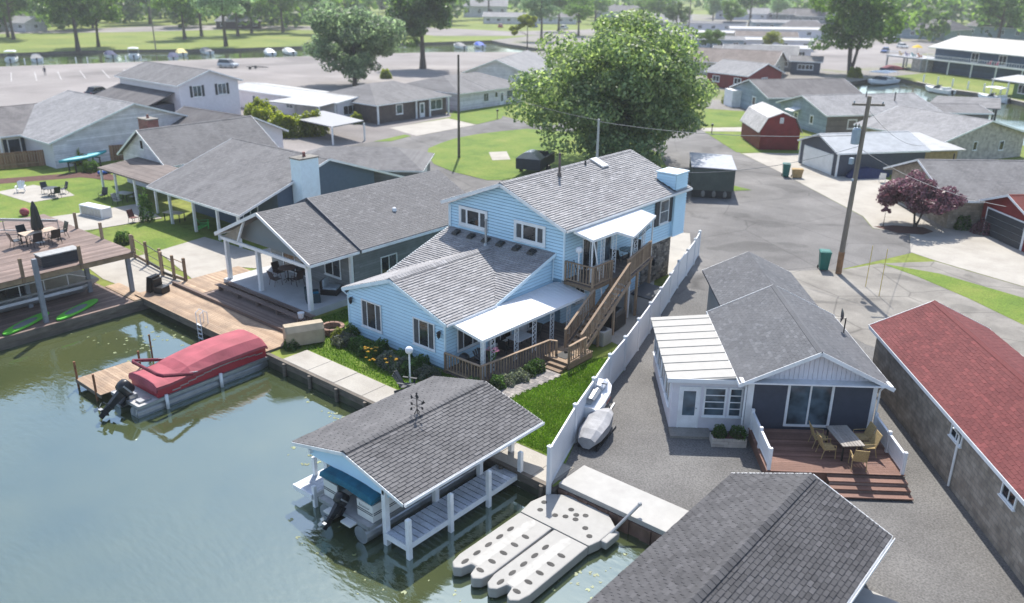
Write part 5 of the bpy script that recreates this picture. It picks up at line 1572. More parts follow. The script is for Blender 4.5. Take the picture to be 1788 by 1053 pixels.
# jet ski lift leaning by the fence, and the craft under a tarp
t = thing('jet_ski', 'white jet ski standing on its lift cradle against the white fence', 'jet ski', (-19.35, 29.2, 0), R(18))
b = MB()
def hull(y, w, z0, z1):
    return [(-w, y, z1), (-w * 0.95, y, z0 + 0.25), (-w * 0.35, y, z0), (w * 0.35, y, z0), (w * 0.95, y, z0 + 0.25), (w, y, z1), (w * 0.5, y, z1 + 0.12), (-w * 0.5, y, z1 + 0.12)]
b.loft([hull(-1.45, 0.46, 0.55, 1.0), hull(-0.6, 0.55, 0.5, 1.05), hull(0.4, 0.55, 0.52, 1.12), hull(1.1, 0.40, 0.62, 1.12), hull(1.55, 0.12, 0.85, 1.08)])
b.build('hull', M_VINYL, t)
b = MB(); b.loft([hull(-1.2, 0.22, 1.15, 1.35), hull(-0.2, 0.24, 1.12, 1.42), hull(0.05, 0.2, 1.1, 1.3)]); b.build('saddle', M_STEEL, t)
b = MB(); b.loft([hull(0.1, 0.26, 1.1, 1.4), hull(0.5, 0.34, 1.1, 1.55), hull(1.1, 0.2, 1.05, 1.25)]); b.build('cowl', M_VINYL, t)
b = MB(); b.tube([(-0.38, 0.15, 1.62), (0, 0.3, 1.55), (0.38, 0.15, 1.62)], 0.025, 6); b.build('handlebar', M_BLACK, t)
b = MB(); b.frame((0.562, -0.3, 0.82), Y, Z, X, 0, 0.7, 0, 0.10, 0, 0.004); b.build('red_stripe', M_REDP, t)
b = MB()
for y in (-0.9, 0.7):
    b.bar((-0.55, y, 0.04), (0.55, y, 0.04), 0.08); b.bar((-0.5, y, 0.05), (-0.3, y, 0.6), 0.05); b.bar((0.5, y, 0.05), (0.3, y, 0.6), 0.05)
b.bar((-0.5, -1.2, 0.05), (-0.5, 1.4, 0.05), 0.07); b.bar((0.5, -1.2, 0.05), (0.5, 1.4, 0.05), 0.07)
b.build('cradle', M_STEEL, t)
t = thing('tarped_jet_ski', 'grey tarp covered jet ski on the gravel beside the white fence end', 'jet ski', (-18.15, 27.6, 0), R(14))
M_TARP = mat('grey_tarp', (0.30, 0.30, 0.31), rough=0.7, var=0.2, scale=2.5, bump=0.8, bscale=4)
b = MB()
b.loft([hull(-1.4, 0.40, 0.15, 0.55), hull(-0.9, 0.52, 0.12, 0.75), hull(-0.1, 0.56, 0.12, 0.8), hull(0.5, 0.5, 0.14, 0.95), hull(1.0, 0.36, 0.2, 0.8), hull(1.45, 0.14, 0.35, 0.62)])
b.build('tarp', M_TARP, t)
b = MB(); b.bar((-0.4, -1.2, 0.06), (-0.4, 1.2, 0.06), 0.12); b.bar((0.4, -1.2, 0.06), (0.4, 1.2, 0.06), 0.12); b.bar((-0.5, 0, 0.1), (0.5, 0, 0.1), 0.08); b.build('trailer_bunk', M_DARK, t)

# ------------------------------------------------------------ floating dock for personal watercraft
FD = thing('floating_dock', 'pale grey plastic floating dock with two ports and rows of black roller slots', 'floating dock', (-15.75, 20.3, -0.55))
M_PWC = mat('pale_grey_plastic', (0.335, 0.325, 0.305), rough=0.75, var=0.06, stain=(0.27, 0.265, 0.25), stain_scale=0.8, stain_amt=0.4)
M_SLOT = mat('dark_slot', (0.085, 0.082, 0.078), rough=0.95, var=0.2, spec=0.02)
def port_outline(x0):
    pts = [(x0 - 0.78, 1.0), (x0 - 0.80, -2.4), (x0 - 0.70, -2.85), (x0 - 0.45, -3.05), (x0 - 0.22, -2.9), (x0 - 0.10, -2.5), (x0 + 0.10, -2.5), (x0 + 0.22, -2.9), (x0 + 0.45, -3.05), (x0 + 0.70, -2.85), (x0 + 0.80, -2.4), (x0 + 0.78, 1.0)]
    return pts
for x0 in (-0.83, 0.83):
    b = MB(); b.prism(port_outline(x0), -0.1, 0.30)
    pt = b.build('port', M_PWC, FD, bevel=0.05)
    b = MB()
    b.add([(x0 - 0.20, -2.45, 0.304), (x0 + 0.20, -2.45, 0.304), (x0 + 0.20, 0.7, 0.304), (x0, 0.95, 0.304), (x0 - 0.20, 0.7, 0.304)], [(0, 1, 2, 3, 4)])
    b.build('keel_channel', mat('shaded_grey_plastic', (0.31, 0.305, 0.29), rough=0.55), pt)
    for sx in (-1, 1):
        for k in range(5):
            b = MB(); c = (x0 + sx * 0.36, -2.55 + k * 0.62, 0.30)
            b.lathe([(0.12, 0.002), (0.12, 0.010), (0.11, 0.011)], 10, c)
            b.v = [((x - c[0]) * (0.75 if sx < 0 else 1.4) + c[0], (y - c[1]) * (1.5 if sx < 0 else 0.8) + c[1], z) for x, y, z in b.v]
            b.build('roller_slot', M_SLOT, pt)
b = MB(); b.prism([(-1.62, 1.02), (1.62, 1.02), (1.75, 1.5), (1.75, 2.6), (1.1, 3.1), (-0.9, 3.15), (-1.55, 2.7), (-1.75, 1.8)], -0.1, 0.31)
bd = b.build('bow_deck', M_PWC, FD, bevel=0.05)
for (x, y) in ((-0.2, 2.4), (0.15, 2.25), (0.3, 2.0), (-0.1, 1.9), (0.45, 2.45), (-1.3, 2.1), (-1.1, 1.6), (1.3, 1.5), (0.9, 1.8), (-0.45, 1.7)):
    b = MB(); b.lathe([(0.12, 0.312), (0.12, 0.320), (0.11, 0.321)], 8, (x, y, 0)); b.build('cleat_socket', M_SLOT, bd)
b = MB(); b.box(1.62, 1.6, -0.05, 2.0, 2.5, 0.28); b.build('side_float', M_PWC, FD, bevel=0.06)
t = thing('mooring_pipe', 'grey steel pipe slanting from the white seawall down to the floating dock', 'mooring pipe', (-13.7, 23.3, 0))
b = MB(); b.tube([(-0.35, -0.9, -0.4), (0.15, 0.45, 0.55)], 0.06, 8); b.ball((0.15, 0.45, 0.55), 0.09, n=7, k=4); b.build('pipe', M_STEEL, t)
t = thing('seawall', 'white capped concrete seawall of the gravel yard behind the floating dock', 'seawall', (-11, 24.4, 0))
b = MB(); b.box(-17.15, 23.46, -0.12, 2, 25.2, 0.10); b.build('cap', mat('white_concrete', (0.38, 0.37, 0.35), rough=0.8, var=0.05, stain=(0.30, 0.29, 0.27), stain_amt=0.4), t, world=True, bevel=0.02)
b = MB()
for k in range(40):
    x = -17.1 + k * 0.48; b.box(x, 23.36 + (0.05 if k % 2 else 0), -1.3, x + 0.46, 23.6, -0.125)
b.build('sheet_piling', mat('rust_brown_steel', (0.14, 0.085, 0.065), rough=0.8, var=0.4, scale=2), t, world=True)

# ------------------------------------------------------------ foreground boathouse, roof only in view
FB = thing('boathouse', 'dark shingled boathouse roof in the near right corner beside the white seawall', 'boathouse', (-8.2, 18, 0))
ex0, ex1, fy0, fy1, ez, rx, rz_ = -11.1, -5.32, 6.0, 26.1, 1.8, -8.2, 3.0
sR = Vector((rx - ex1, 0, rz_ - ez)); sL = Vector((rx - ex0, 0, rz_ - ez)); L = fy1 - fy0
mb = MB(); fr_, fl_ = [], []
roof_plane(mb, [(ex1, fy0, ez), (ex1, fy1, ez), (rx, fy1, rz_), (rx, fy0, rz_)])
roof_plane(mb, [(ex0, fy1, ez), (ex0, fy0, ez), (rx, fy0, rz_), (rx, fy1, rz_)])
courses(mb, [(0, 0), (L, 0), (L, sR.length), (0, sR.length)], (ex1, fy0, ez), Y, sR, Y.cross(sR.normalized()), 0.165, 0.32, lift=0.03, gap=0.010, jitter=0.08, rs=random.Random(31), full=fr_)
courses(mb, [(0, 0), (L, 0), (L, sL.length), (0, sL.length)], (ex0, fy1, ez), -Y, sL, (-Y).cross(sL.normalized()), 0.165, 0.32, lift=0.03, gap=0.010, jitter=0.08, rs=random.Random(32))
vis = [q for q in fr_ if q[0].y > 17]
hid = [q for q in fr_ if q[0].y <= 17]
shingle_parts(FB, vis, Y, sR, Y.cross(sR.normalized()), 0.165, 0.32, SH_DARK, mb, 300, 0.010)
shingle_parts(FB, hid, Y, sR, Y.cross(sR.normalized()), 0.165, 0.32, SH_DARK, mb, 0, 0.010)
r_ = mb.build('roof', SH_DARK, FB, world=True)
ridge_caps(FB, rx, 14, fy1, rz_, 0.41, 0.41, SH_DARK, w=0.2, step=0.26)
gutter(FB, (ex1 + 0.02, fy0, ez), (ex1 + 0.02, fy1, ez), X)
b = MB(); b.bar((ex0, fy1 + 0.02, ez - 0.08), (rx, fy1 + 0.02, rz_ - 0.08), 0.03, 0.18); b.bar((rx, fy1 + 0.02, rz_ - 0.08), (ex1, fy1 + 0.02, ez - 0.08), 0.03, 0.18); b.build('fascia', M_WHITE, r_, world=True)
b = MB()
for x in (ex0 + 0.5, ex1 - 0.5):
    for y in (8, 12, 16, 20, 23.9):
        b.box(x - 0.1, y - 0.1, -1.2 if y < 23 else 0, x + 0.1, y + 0.1, 1.85)
b.build('post', M_WHITE, FB, world=True)
b = MB(); b.add([(ex0 + .5, fy1 - .4, 0.1), (ex1 - .5, fy1 - .4, 0.1), (ex1 - .5, fy1 - .4, 1.9), (rx, fy1 - .4, 2.85), (ex0 + .5, fy1 - .4, 1.9)], [(0, 1, 2, 3, 4)]); b.build('gable_wall', M_WHITESIDE, FB, world=True)

# ------------------------------------------------------------ dark grey cottage with red brown deck (turned about 37 degrees)
A0 = R(127.5)
u_ = Vector((math.cos(R(37.5)), math.sin(R(37.5)), 0)); v_ = Vector((-math.sin(R(37.5)), math.cos(R(37.5)), 0))
F0 = Vector((-11.0, 33.45, 0))                     # centre of the front gable
cc = F0 + v_ * 3.9
DH = house('cottage', 'slate blue cottage with dark grey gable roof and red brown deck by the gravel yard', 'house', (cc.x, cc.y, 0), A0, 7.4, 5.5, 2.95, 4.3, M_SLATE, SH_SLATE, over=0.5, shing=(0.15, 0.32, 0.012),
           wins=())
# local frame of the cottage: +x to the back, +y to the left of the facade
def pl(p):
    return p
b = MB(); b.add([(-3.72, -2.75, 2.93), (-3.72, 2.75, 2.93), (-3.72, 0, 4.26)], [(0, 1, 2)])
for k in range(27):
    y = -2.7 + k * 0.2; hh = 1.31 * (1 - abs(y + 0.1) / 2.85)
    if hh > 0.05:
        b.box(-3.76, y, 2.93, -3.725, y + 0.185, 2.93 + hh)
b.build('gable_board', M_WHITESIDE, DH)
b = MB(); b.box(-4.25, -3.2, 2.86, -3.73, 3.2, 2.93); b.build('soffit', M_WHITE, DH)
sd_ = window(DH, (-3.7, 1.05, 0.6), (0, -1, 0), (-1, 0, 0), 2.0, 2.15, cols=(1, 1), fr=0.11, glass=M_GLASSB, name='sliding_door', sill=False)
b = MB(); b.box(-3.73, 2.5, 0, -3.70, 2.78, 2.9); b.box(-3.73, -2.78, 0, -3.70, -2.6, 2.9); b.build('corner_board', M_WHITE, DH)
b = MB(); b.tube([(-3.95, -2.9, 2.75), (-3.78, -2.86, 2.5), (-3.78, -2.86, 0.1)], 0.045, 6); b.tube([(-3.95, 2.9, 2.75), (-3.78, 2.86, 2.5), (-3.78, 2.86, 0.1)], 0.045, 6); b.build('downspout', M_WHITE, DH)
b = MB(); b.box(-3.9, 1.35, 2.72, -3.75, 1.5, 2.84); b.build('flood_light', M_WHITE, DH)
# rear block with a slightly lower roof
b = MB()
prof = [(-2.4, 0), (2.0, 0), (2.0, 2.9), (-0.2, 3.95), (-2.4, 2.9)]
b.add([(3.7, y, z) for y, z in prof] + [(10.6, y, z) for y, z in prof], [(5, 6, 7, 8, 9), (4, 3, 2, 1, 0)] + [(i, 5 + i, 5 + (i + 1) % 5, (i + 1) % 5) for i in range(5)])
b.build('wall', M_GREYSIDE, DH)
b = MB()
for sg, ye2 in ((1, 2.4), (-1, -2.8)):
    ze2 = 4.07 - 0.477 * abs(ye2 + 0.2)
    x0_, x1_ = 3.9, 11.0
    pts_ = [(x1_, ye2, ze2), (x0_, ye2, ze2), (x0_, -0.2, 4.07), (x1_, -0.2, 4.07)] if sg > 0 else [(x0_, ye2, ze2), (x1_, ye2, ze2), (x1_, -0.2, 4.07), (x0_, -0.2, 4.07)]
    b.slab(pts_, (0, 0, 0.12))
    Uu = (Vector(pts_[1]) - Vector(pts_[0])).normalized(); Vv = (Vector(pts_[3]) - Vector(pts_[0])); 
    courses(b, [(0, 0), (x1_ - x0_, 0), (x1_ - x0_, Vv.length), (0, Vv.length)], pts_[0], Uu, Vv, Uu.cross(Vv.normalized()), 0.15, 0.32, lift=0.012, gap=0.006, jitter=0.1, rs=random.Random(41))
rb_ = b.build('rear_roof', SH_SLATE, DH)
b = MB(); b.bar((11.02, 2.4, 2.75), (11.02, -0.2, 3.98), 0.03, 0.16); b.bar((11.02, -2.8, 2.75), (11.02, -0.2, 3.98), 0.03, 0.16); b.build('fascia', M_WHITE, rb_)
# sunroom on the left with ribbed white roof
b = MB(); b.box(-3.3, 2.76, 0, 3.5, 5.95, 2.35); b.build('sunroom_wall', M_WHITESIDE, DH)
b = MB(); b.slab([(3.9, 6.2, 2.55), (-3.55, 6.2, 2.55), (-3.55, 2.6, 2.86), (3.9, 2.6, 2.86)], (0, 0, 0.10))
sr_ = b.build('sunroom_roof', mat('pale_ribbed_panel', (0.31, 0.30, 0.28), rough=0.6, var=0.06), DH)
for k in range(9):
    x = -3.3 + k * 0.86
    b = MB(); b.bar((x, 6.22, 2.555), (x, 2.6, 2.865), 0.34, 0.05); b.build('rib', mat('pale_ribbed_panel', (0.62, 0.60, 0.57)), sr_)
b = MB(); b.bar((-3.6, 2.55, 2.93), (3.9, 2.55, 2.93), 0.22, 0.1); b.box(-3.6, 2.5, 2.70, -3.56, 6.25, 2.5); b.build('flashing', M_VINYL, sr_)
door(DH, (-3.3, 5.65, 0.15), (0, -1, 0), (-1, 0, 0), 0.95, 2.05, glass=M_GLASSB, world=False)
window(DH, (-3.3, 4.55, 0.75), (0, -1, 0), (-1, 0, 0), 1.0, 1.45, cols=(1,), rows=4, glass=M_GLASSB)
window(DH, (-3.3, 3.45, 0.75), (0, -1, 0), (-1, 0, 0), 0.62, 1.45, cols=(1,), rows=4, glass=M_GLASSB)
for k in range(4):
    window(DH, (-2.8 + k * 1.55, 5.95, 0.9), (1, 0, 0), (0, 1, 0), 1.35, 1.2, cols=(1, 1), glass=M_GLASSB)
b = MB(); b.box(-4.1, 4.2, 0, -3.3, 6.0, 0.14); b.build('doorstep', M_CONCD, DH)
t = thing('satellite_dish', 'dark grey satellite dish on a mast beside the slate cottage roof', 'satellite dish', (-11.96, 39.39, 2.9), R(200))
b = MB(); b.tube([(0, 0, 0.0), (0, 0, 0.9)], 0.035, 6); b.tube([(0, 0, 0.9), (0.5, 0, 0.8)], 0.02, 5); b.build('mast', M_DARK, t)
b = MB()
rings = []
for r2 in (0.02, 0.2, 0.36, 0.44):
    rings.append([(0.1 + 0.35 * r2 * r2 * 2, r2 * math.cos(a), 1.0 + r2 * math.sin(a) * 0.8) for a in [2 * math.pi * k / 14 for k in range(14)]])
b.loft(rings, cap=False); b.build('dish', M_SHUT, t)
t2 = [c for c in DH.children if c.name.startswith('roof')]
# deck, steps and vinyl rails in front
DD = thing('deck', 'red brown board deck with four steps in front of the slate cottage', 'deck', (F0.x, F0.y, 0), R(37.5))
b = MB(); b.box(-2.55, -3.45, 0.0, 2.85, -0.0, 0.5); b.build('deck_frame', M_REDDECK, DD)
boards(DD, -2.6, -3.5, 2.9, -0.02, 0.56, 0.14, M_REDDECK, along='x', world=False)
for k, z in enumerate((0.42, 0.28, 0.14)):
    b = MB(); b.box(-0.2, -3.86 - k * 0.34, z - 0.05, 2.9, -3.5 - k * 0.34, z); b.build('tread', M_REDDECK, DD)
    b = MB(); b.box(-0.18, -3.54 - k * 0.34, 0, 2.88, -3.51 - k * 0.34, z + 0.08); b.build('riser', M_BROWNDECK, DD)
for x in (-2.5, 2.8):
    for j, (y0_, y1_) in enumerate(((-0.1, -1.7), (-1.7, -3.4))):
        b = MB(); b.box(x - 0.05, min(y0_, y1_), 1.36, x + 0.05, max(y0_, y1_), 1.44); b.box(x - 0.03, min(y0_, y1_), 0.66, x + 0.03, max(y0_, y1_), 0.74)
        b.build('rail', M_VINYL, DD)
        for k in range(1, 13):
            b = MB(); y = y0_ + (y1_ - y0_) * k / 13; b.box(x - 0.02, y - 0.04, 0.74, x + 0.02, y + 0.04, 1.36); b.build('baluster', M_VINYL, DD)
    for y in (-0.12, -1.7, -3.38):
        b = MB(); b.box(x - 0.065, y - 0.065, 0.5, x + 0.065, y + 0.065, 1.55); b.build('post', M_VINYL, DD)
def dl(x, y, z):
    p = F0 + u_ * x + v_ * y; return (p.x, p.y, z)
M_WICK = mat('golden_wicker', (0.36, 0.26, 0.12), rough=0.8, var=0.25, scale=20, bump=0.5)
TB = mat_pieces('grey_brown_table_slats', (0.26, 0.235, 0.21), (0.34, 0.31, 0.28))
patio_table('grey brown slatted dining table on the red brown deck', dl(0.95, -1.75, 0.56), R(37.5 + 97), 1.7, 0.95, 0.75, TB, M_DARK)
for (x, y, a, l) in ((0.05, -1.35, 90, 'golden wicker chair at the rear left side of the deck table'), (0.15, -2.15, 95, 'golden wicker chair at the front left side of the deck table'),
                     (1.85, -1.25, -85, 'golden wicker chair at the rear right side of the deck table'), (1.85, -1.95, -85, 'golden wicker chair at the front right side of the deck table'), (1.15, -3.0, 172, 'golden wicker chair at the near end of the deck table')):
    patio_chair(l, dl(x, y, 0.56), R(37.5 + a), M_WICK, M_WICK, group='wicker chairs round the deck table')
t = thing('planter_box', 'long stone planter box with green plants beside the cottage deck', 'planter', dl(-3.55, -0.55, 0), R(37.5))
b = MB(); b.box(-0.75, -0.3, 0, 0.75, 0.3, 0.42); b.build('box', BK_STONE, t, bevel=0.02)
b = MB(); b.box(-0.68, -0.24, 0.42, 0.68, 0.24, 0.44); b.build('soil', M_MULCH, t)

# ------------------------------------------------------------ red roofed block house on the right
RRH = house('block_house', 'long tan block house with a brick red shingle roof on the right', 'house', (-3.25, 35.45, 0), R(-53), 18.6, 5.2, 3.0, 4.25, BK_TAN, SH_RED, over=0.32, shing=(0.16, 0.34, 0.014),
            wins=(('y-', 0.0, 2.0, 1.0, 0.6, dict(cols=(1, 1))), ('y-', 4.2, 2.0, 1.0, 0.6, dict(cols=(1, 1)))))
b = MB(); b.tube([(0.3, -2.95, 2.75), (0.3, -2.66, 2.4), (0.3, -2.66, 0.1)], 0.05, 6); b.build('downspout', M_WHITE, RRH)
b = MB(); b.lathe([(0.06, 3.6), (0.06, 4.5), (0.09, 4.5), (0.09, 4.6)], 8, (2.2, -0.45, 0)); b.build('vent_pipe', M_BLACK, RRH)

# ------------------------------------------------------------ grey porch house on the left (ridge along y)
GH = thing('porch_house', 'grey cottage with a gabled open porch on white posts beside the tan waterfront deck', 'house', (-43.3, 36, 0))
RXG = -43.3
def groof(mb, x0, x1, ya, yb, ze0, ze1, zr, sh=True, c=0.15, tab=0.33, m=0):
    roof_plane(mb, [(x1, ya, ze1), (x1, yb, ze1), (RXG, yb, zr), (RXG, ya, zr)])
    roof_plane(mb, [(x0, yb, ze0), (x0, ya, ze0), (RXG, ya, zr), (RXG, yb, zr)])
    for x, ze, o, U in ((x1, ze1, (x1, ya, ze1), Y), (x0, ze0, (x0, yb, ze0), -Y)):
        V = Vector((RXG - x, 0, zr - ze)); l = V.length
        courses(mb, [(0, 0), (yb - ya, 0), (yb - ya, l), (0, l)], o, U, V, U.cross(V.normalized()), c, tab, lift=0.013, gap=0.005, jitter=0.1, rs=random.Random(51))
b = MB(); groof(b, -48.25, -38.4, 27.6, 31.35, 3.5, 3.5, 5.7); pr = b.build('porch_roof', SH_GREY, GH, world=True)
b = MB(); groof(b, -48.3, -38.3, 31.35, 43.0, 3.55, 3.55, 5.92); mr = b.build('roof', SH_GREY, GH, world=True)
b = MB(); b.bar((-48.3, 31.33, 3.49), (RXG, 31.33, 5.86), 0.05, 0.18); b.bar((RXG, 31.33, 5.86), (-38.3, 31.33, 3.49), 0.05, 0.18); b.build('step_flashing', M_SLATE, mr, world=True)
b = MB()
b.bar((-48.25, 27.58, 3.42), (RXG, 27.58, 5.62), 0.04, 0.2); b.bar((RXG, 27.58, 5.62), (-38.4, 27.58, 3.42), 0.04, 0.2)
b.box(-48.28, 27.6, 3.28, -48.25, 43, 3.46); b.box(-38.4, 27.6, 3.30, -38.36, 31.3, 3.46); b.box(-38.3, 31.4, 3.33, -38.26, 43, 3.5)
b.build('fascia', M_WHITE, pr, world=True)
b = MB()   # open gable truss and beams
b.bar((-47.8, 27.75, 3.24), (-38.9, 27.75, 3.24), 0.12, 0.2); b.bar((-45.9, 27.75, 3.3), (-45.0, 27.75, 4.8), 0.12)
for x in (-47.75, -39.0):
    b.bar((x, 27.8, 3.24), (x, 31.2, 3.24), 0.12, 0.2)
b.build('porch_beam', M_WHITE, GH, world=True)
b = MB(); b.slab([(-47.7, 28.35, 3.3), (-38.95, 28.35, 3.3), (RXG, 28.35, 5.48)], (0, -0.08, 0)); b.build('gable_panel', M_GREYSIDE, GH, world=True)
b = MB(); b.slab([(-47.6, 27.78, 3.34), (-46.0, 27.78, 3.34), (-45.2, 27.78, 4.6)], (0, -0.05, 0)); b.build('tan_panel', mat('tan_panel_paint', (0.28, 0.24, 0.19), rough=0.7), GH, world=True)
b = MB()
for x in (-47.7, -44.2, -39.15):
    b.box(x - 0.12, 27.9, 0.4, x + 0.12, 28.14, 3.15)
b.box(-39.25, 31.1, 0.4, -39.05, 31.3, 3.15)
b.build('porch_post', M_WHITE, GH, world=True)
b = MB(); b.box(-47.9, 31.4, 0, -39.1, 42.7, 3.55)
b.add([(-47.9, 31.4, 3.55), (-39.1, 31.4, 3.55), (RXG, 31.4, 5.72), (-47.9, 42.7, 3.55), (-39.1, 42.7, 3.55), (RXG, 42.7, 5.72)], [(0, 1, 2), (3, 5, 4), (0, 2, 5, 3), (1, 4, 5, 2)])
b.build('wall', W_LAPGREY, GH, world=True)
b = MB(); b.box(-48.0, 27.7, 0, -39.0, 31.4, 0.40); b.build('porch_slab', mat_ground('pale_porch_concrete', [(0.3, (0.40, 0.41, 0.42)), (0.7, (0.52, 0.53, 0.54))], scale=0.6, fine=20, fine_amt=0.08, bump=0.1), GH, world=True)
window(GH, (-46.5, 31.38, 0.45), X, -Y, 2.6, 2.2, cols=(1, 1), world=True, name='sliding_door', sill=False)
window(GH, (-42.0, 31.38, 1.2), X, -Y, 1.6, 1.4, cols=(1, 1), world=True)
window(GH, (-39.08, 33.5, 1.2), Y, X, 1.4, 1.2, cols=(1, 1), world=True)
b = MB(); b.lathe([(0.16, 0), (0.13, 0.2), (0.03, 0.26)], 10, (-40.6, 36.2, 4.62)); b.build('roof_vent', M_VINYL, GH, world=True)
# furniture under the porch
patio_table('round brown bar table under the grey porch roof', (-44.4, 30.2, 0.4), 0, 1.2, 1.2, 0.95, mat('brown_stone_top', (0.16, 0.09, 0.075), rough=0.5, var=0.2), M_DARK, True)
M_BRCH = mat('dark_brown_metal', (0.055, 0.03, 0.028), rough=0.5, var=0.2)
for k, (dx, dy, a, w) in enumerate(((-1.0, 0, 90, 'left'), (1.0, 0, -90, 'right'), (0, -0.95, 180, 'near'), (0, 0.95, 0, 'far'))):
    patio_chair('dark brown chair on the %s side of the round porch table' % w, (-44.4 + dx, 30.2 + dy, 0.4), R(a), M_BRCH, M_BRCH, group='chairs round the porch table')
t = thing('wicker_sofa', 'dark wicker armchair with turquoise cushion on the grey porch', 'armchair', (-40.3, 29.0, 0.4), R(150))
b = MB(); b.box(-0.45, -0.45, 0, 0.45, 0.4, 0.38); b.box(-0.45, 0.25, 0.38, 0.45, 0.42, 0.85); b.box(-0.47, -0.45, 0.38, -0.34, 0.25, 0.6); b.box(0.34, -0.45, 0.38, 0.47, 0.25, 0.6); b.build('frame', mat('dark_teal_wicker', (0.02, 0.05, 0.065), rough=0.7), t, bevel=0.03)
b = MB(); b.box(-0.33, -0.42, 0.385, 0.33, 0.24, 0.5); b.box(-0.32, 0.12, 0.5, 0.32, 0.25, 0.9); b.build('cushion', mat('turquoise_cloth', (0.02, 0.32, 0.52), rough=0.8), t, bevel=0.04)
t = thing('lounge_chair', 'black lounge chair with pale grey cushion at the back of the grey porch', 'armchair', (-40.6, 30.6, 0.4), R(120))
b = MB(); b.box(-0.45, -0.6, 0, 0.45, 0.5, 0.36); b.box(-0.45, 0.35, 0.36, 0.45, 0.5, 0.9); b.build('frame', M_BLACK, t, bevel=0.03)
b = MB(); b.box(-0.42, -0.58, 0.365, 0.42, 0.34, 0.5); b.box(-0.42, 0.2, 0.5, 0.42, 0.345, 1.0); b.build('cushion', mat('pale_grey_cloth', (0.35, 0.40, 0.45), rough=0.8), t, bevel=0.05)

# ------------------------------------------------------------ tan waterfront deck with benches, ramp
TD = thing('waterfront_deck', 'tan board deck on the canal edge with a sunken grey brown landing', 'deck', (-44, 25, 0))
b = MB(); b.box(-50.2, 22.78, -0.35, -36.6, 26.9, 0.10); b.build('deck_frame', M_TIMBER, TD, world=True)
boards(TD, -50.2, 22.72, -36.6, 25.2, 0.14, 0.16, M_TANDECK, along='x')
boards(TD, -50.2, 25.42, -47.2, 30.2, 0.14, 0.16, M_TANDECK, along='x')
boards(TD, -47.15, 25.42, -36.7, 27.65, 0.135, 0.16, M_BROWNDECK, along='x', name='landing_board')
b = MB(); b.box(-50.1, 25.22, 0.1, -37.0, 25.40, 0.34); b.build('curb_beam', M_BROWNDECK, TD, world=True)
for k, (y0_, z) in enumerate(((26.55, 0.5), (27.25, 0.42))):
    bt = thing('bench' if k == 0 else 'long_step', ('long dark brown bench facing the tan waterfront deck' if k == 0 else 'dark brown step along the front of the grey porch slab'), 'bench' if k == 0 else 'step', (-42.5, y0_, 0))
    for j in range(3):
        b = MB(); b.box(-47.2, y0_ + j * 0.13, z - 0.05, -38.2, y0_ + j * 0.13 + 0.115, z); b.build('slat', M_BROWNDECK, bt, world=True)
    for j in range(5):
        b = MB(); x = -46.8 + j * 2.05; b.box(x - 0.06, y0_ + 0.05, 0.13, x + 0.06, y0_ + 0.32, z - 0.055); b.build('leg', M_BROWNDECK, bt, world=True)
t = thing('dock_cover', 'beige vinyl covered deck box at the end of the tan deck', 'deck box', (-36.2, 25.3, 0.14), R(65))
b = MB()
pf = lambda x, s: [(x, -0.5 * s, 0), (x, 0.5 * s, 0), (x, 0.52 * s, 0.75), (x, 0.3 * s, 1.05), (x, -0.3 * s, 1.08), (x, -0.52 * s, 0.78)]
b.loft([pf(-1.05, 0.9), pf(-0.95, 1), pf(0, 1.02), pf(0.95, 1), pf(1.05, 0.9)])
b.build('cover', mat('beige_vinyl', (0.34, 0.28, 0.20), rough=0.7, var=0.15, scale=2, bump=0.4, bscale=5), t)
t = thing('fire_pit', 'round brick fire pit with reddish stones between the deck box and the blue house', 'fire pit', (-36.3, 27.3, 0.02))
for k in range(14):
    for z in (0, 0.2):
        a = (k + (0.5 if z else 0)) * 2 * math.pi / 14
        b = MB(); b.frame((0.6 * math.cos(a), 0.6 * math.sin(a), z), Vector((-math.sin(a), math.cos(a), 0)), Z, Vector((math.cos(a), math.sin(a), 0)), -0.125, 0.125, 0, 0.19, -0.1, 0.1)
        b.build('stone', mat_pieces('fire_pit_stone', (0.16, 0.10, 0.08), (0.36, 0.22, 0.17)), t)
t = thing('plant_pot', 'white plant pot on the corner of the long dark bench', 'plant pot', (-38.4, 26.75, 0.5))
b = MB(); b.lathe([(0.14, 0), (0.2, 0.3), (0.21, 0.32)], 12); b.build('pot', M_VINYL, t)
t = thing('folding_chairs', 'stacked black folding chairs at the canal corner of the tan deck', 'chairs', (-49.6, 23.9, 0.14), R(20))
for k in range(4):
    b = MB(); b.slab([(-0.45 + k * 0.1, -0.4, 0.02), (-0.45 + k * 0.1, 0.4, 0.02), (-0.25 + k * 0.1, 0.4, 1.05), (-0.25 + k * 0.1, -0.4, 1.05)], (0.04, 0, 0)); b.build('chair_frame', M_BLACK, t)
b = MB(); b.box(0.1, -0.35, 0, 0.75, 0.35, 0.42); b.box(0.1, -0.35, 0.42, 0.2, 0.35, 0.9); b.build('seat', M_BLACK, t)
t = thing('dock_ladder', 'white tubular dock ladder on the edge of the tan deck', 'ladder', (-42.6, 22.7, 0.1))
b = MB()
for s in (-0.22, 0.22):
    b.tube([(s, 0, -0.9), (s, 0, 0.75), (s, 0.25, 0.9), (s, 0.45, 0.75), (s, 0.45, 0.05)], 0.025, 6)
b.build('rail', M_WHITE, t)
for k in range(4):
    b = MB(); b.box(-0.22, -0.05, -0.8 + k * 0.28, 0.22, 0.05, -0.77 + k * 0.28); b.build('rung', M_WHITE, t)
t = thing('finger_pier', 'short tan plank pier with rusty posts behind the red covered pontoon boat', 'pier', (-40.6, 15.2, 0))
boards(t, -41.6, 15.2, -38.9, 18.0, -0.2, 0.16, M_TANDECK, along='x', name='plank')
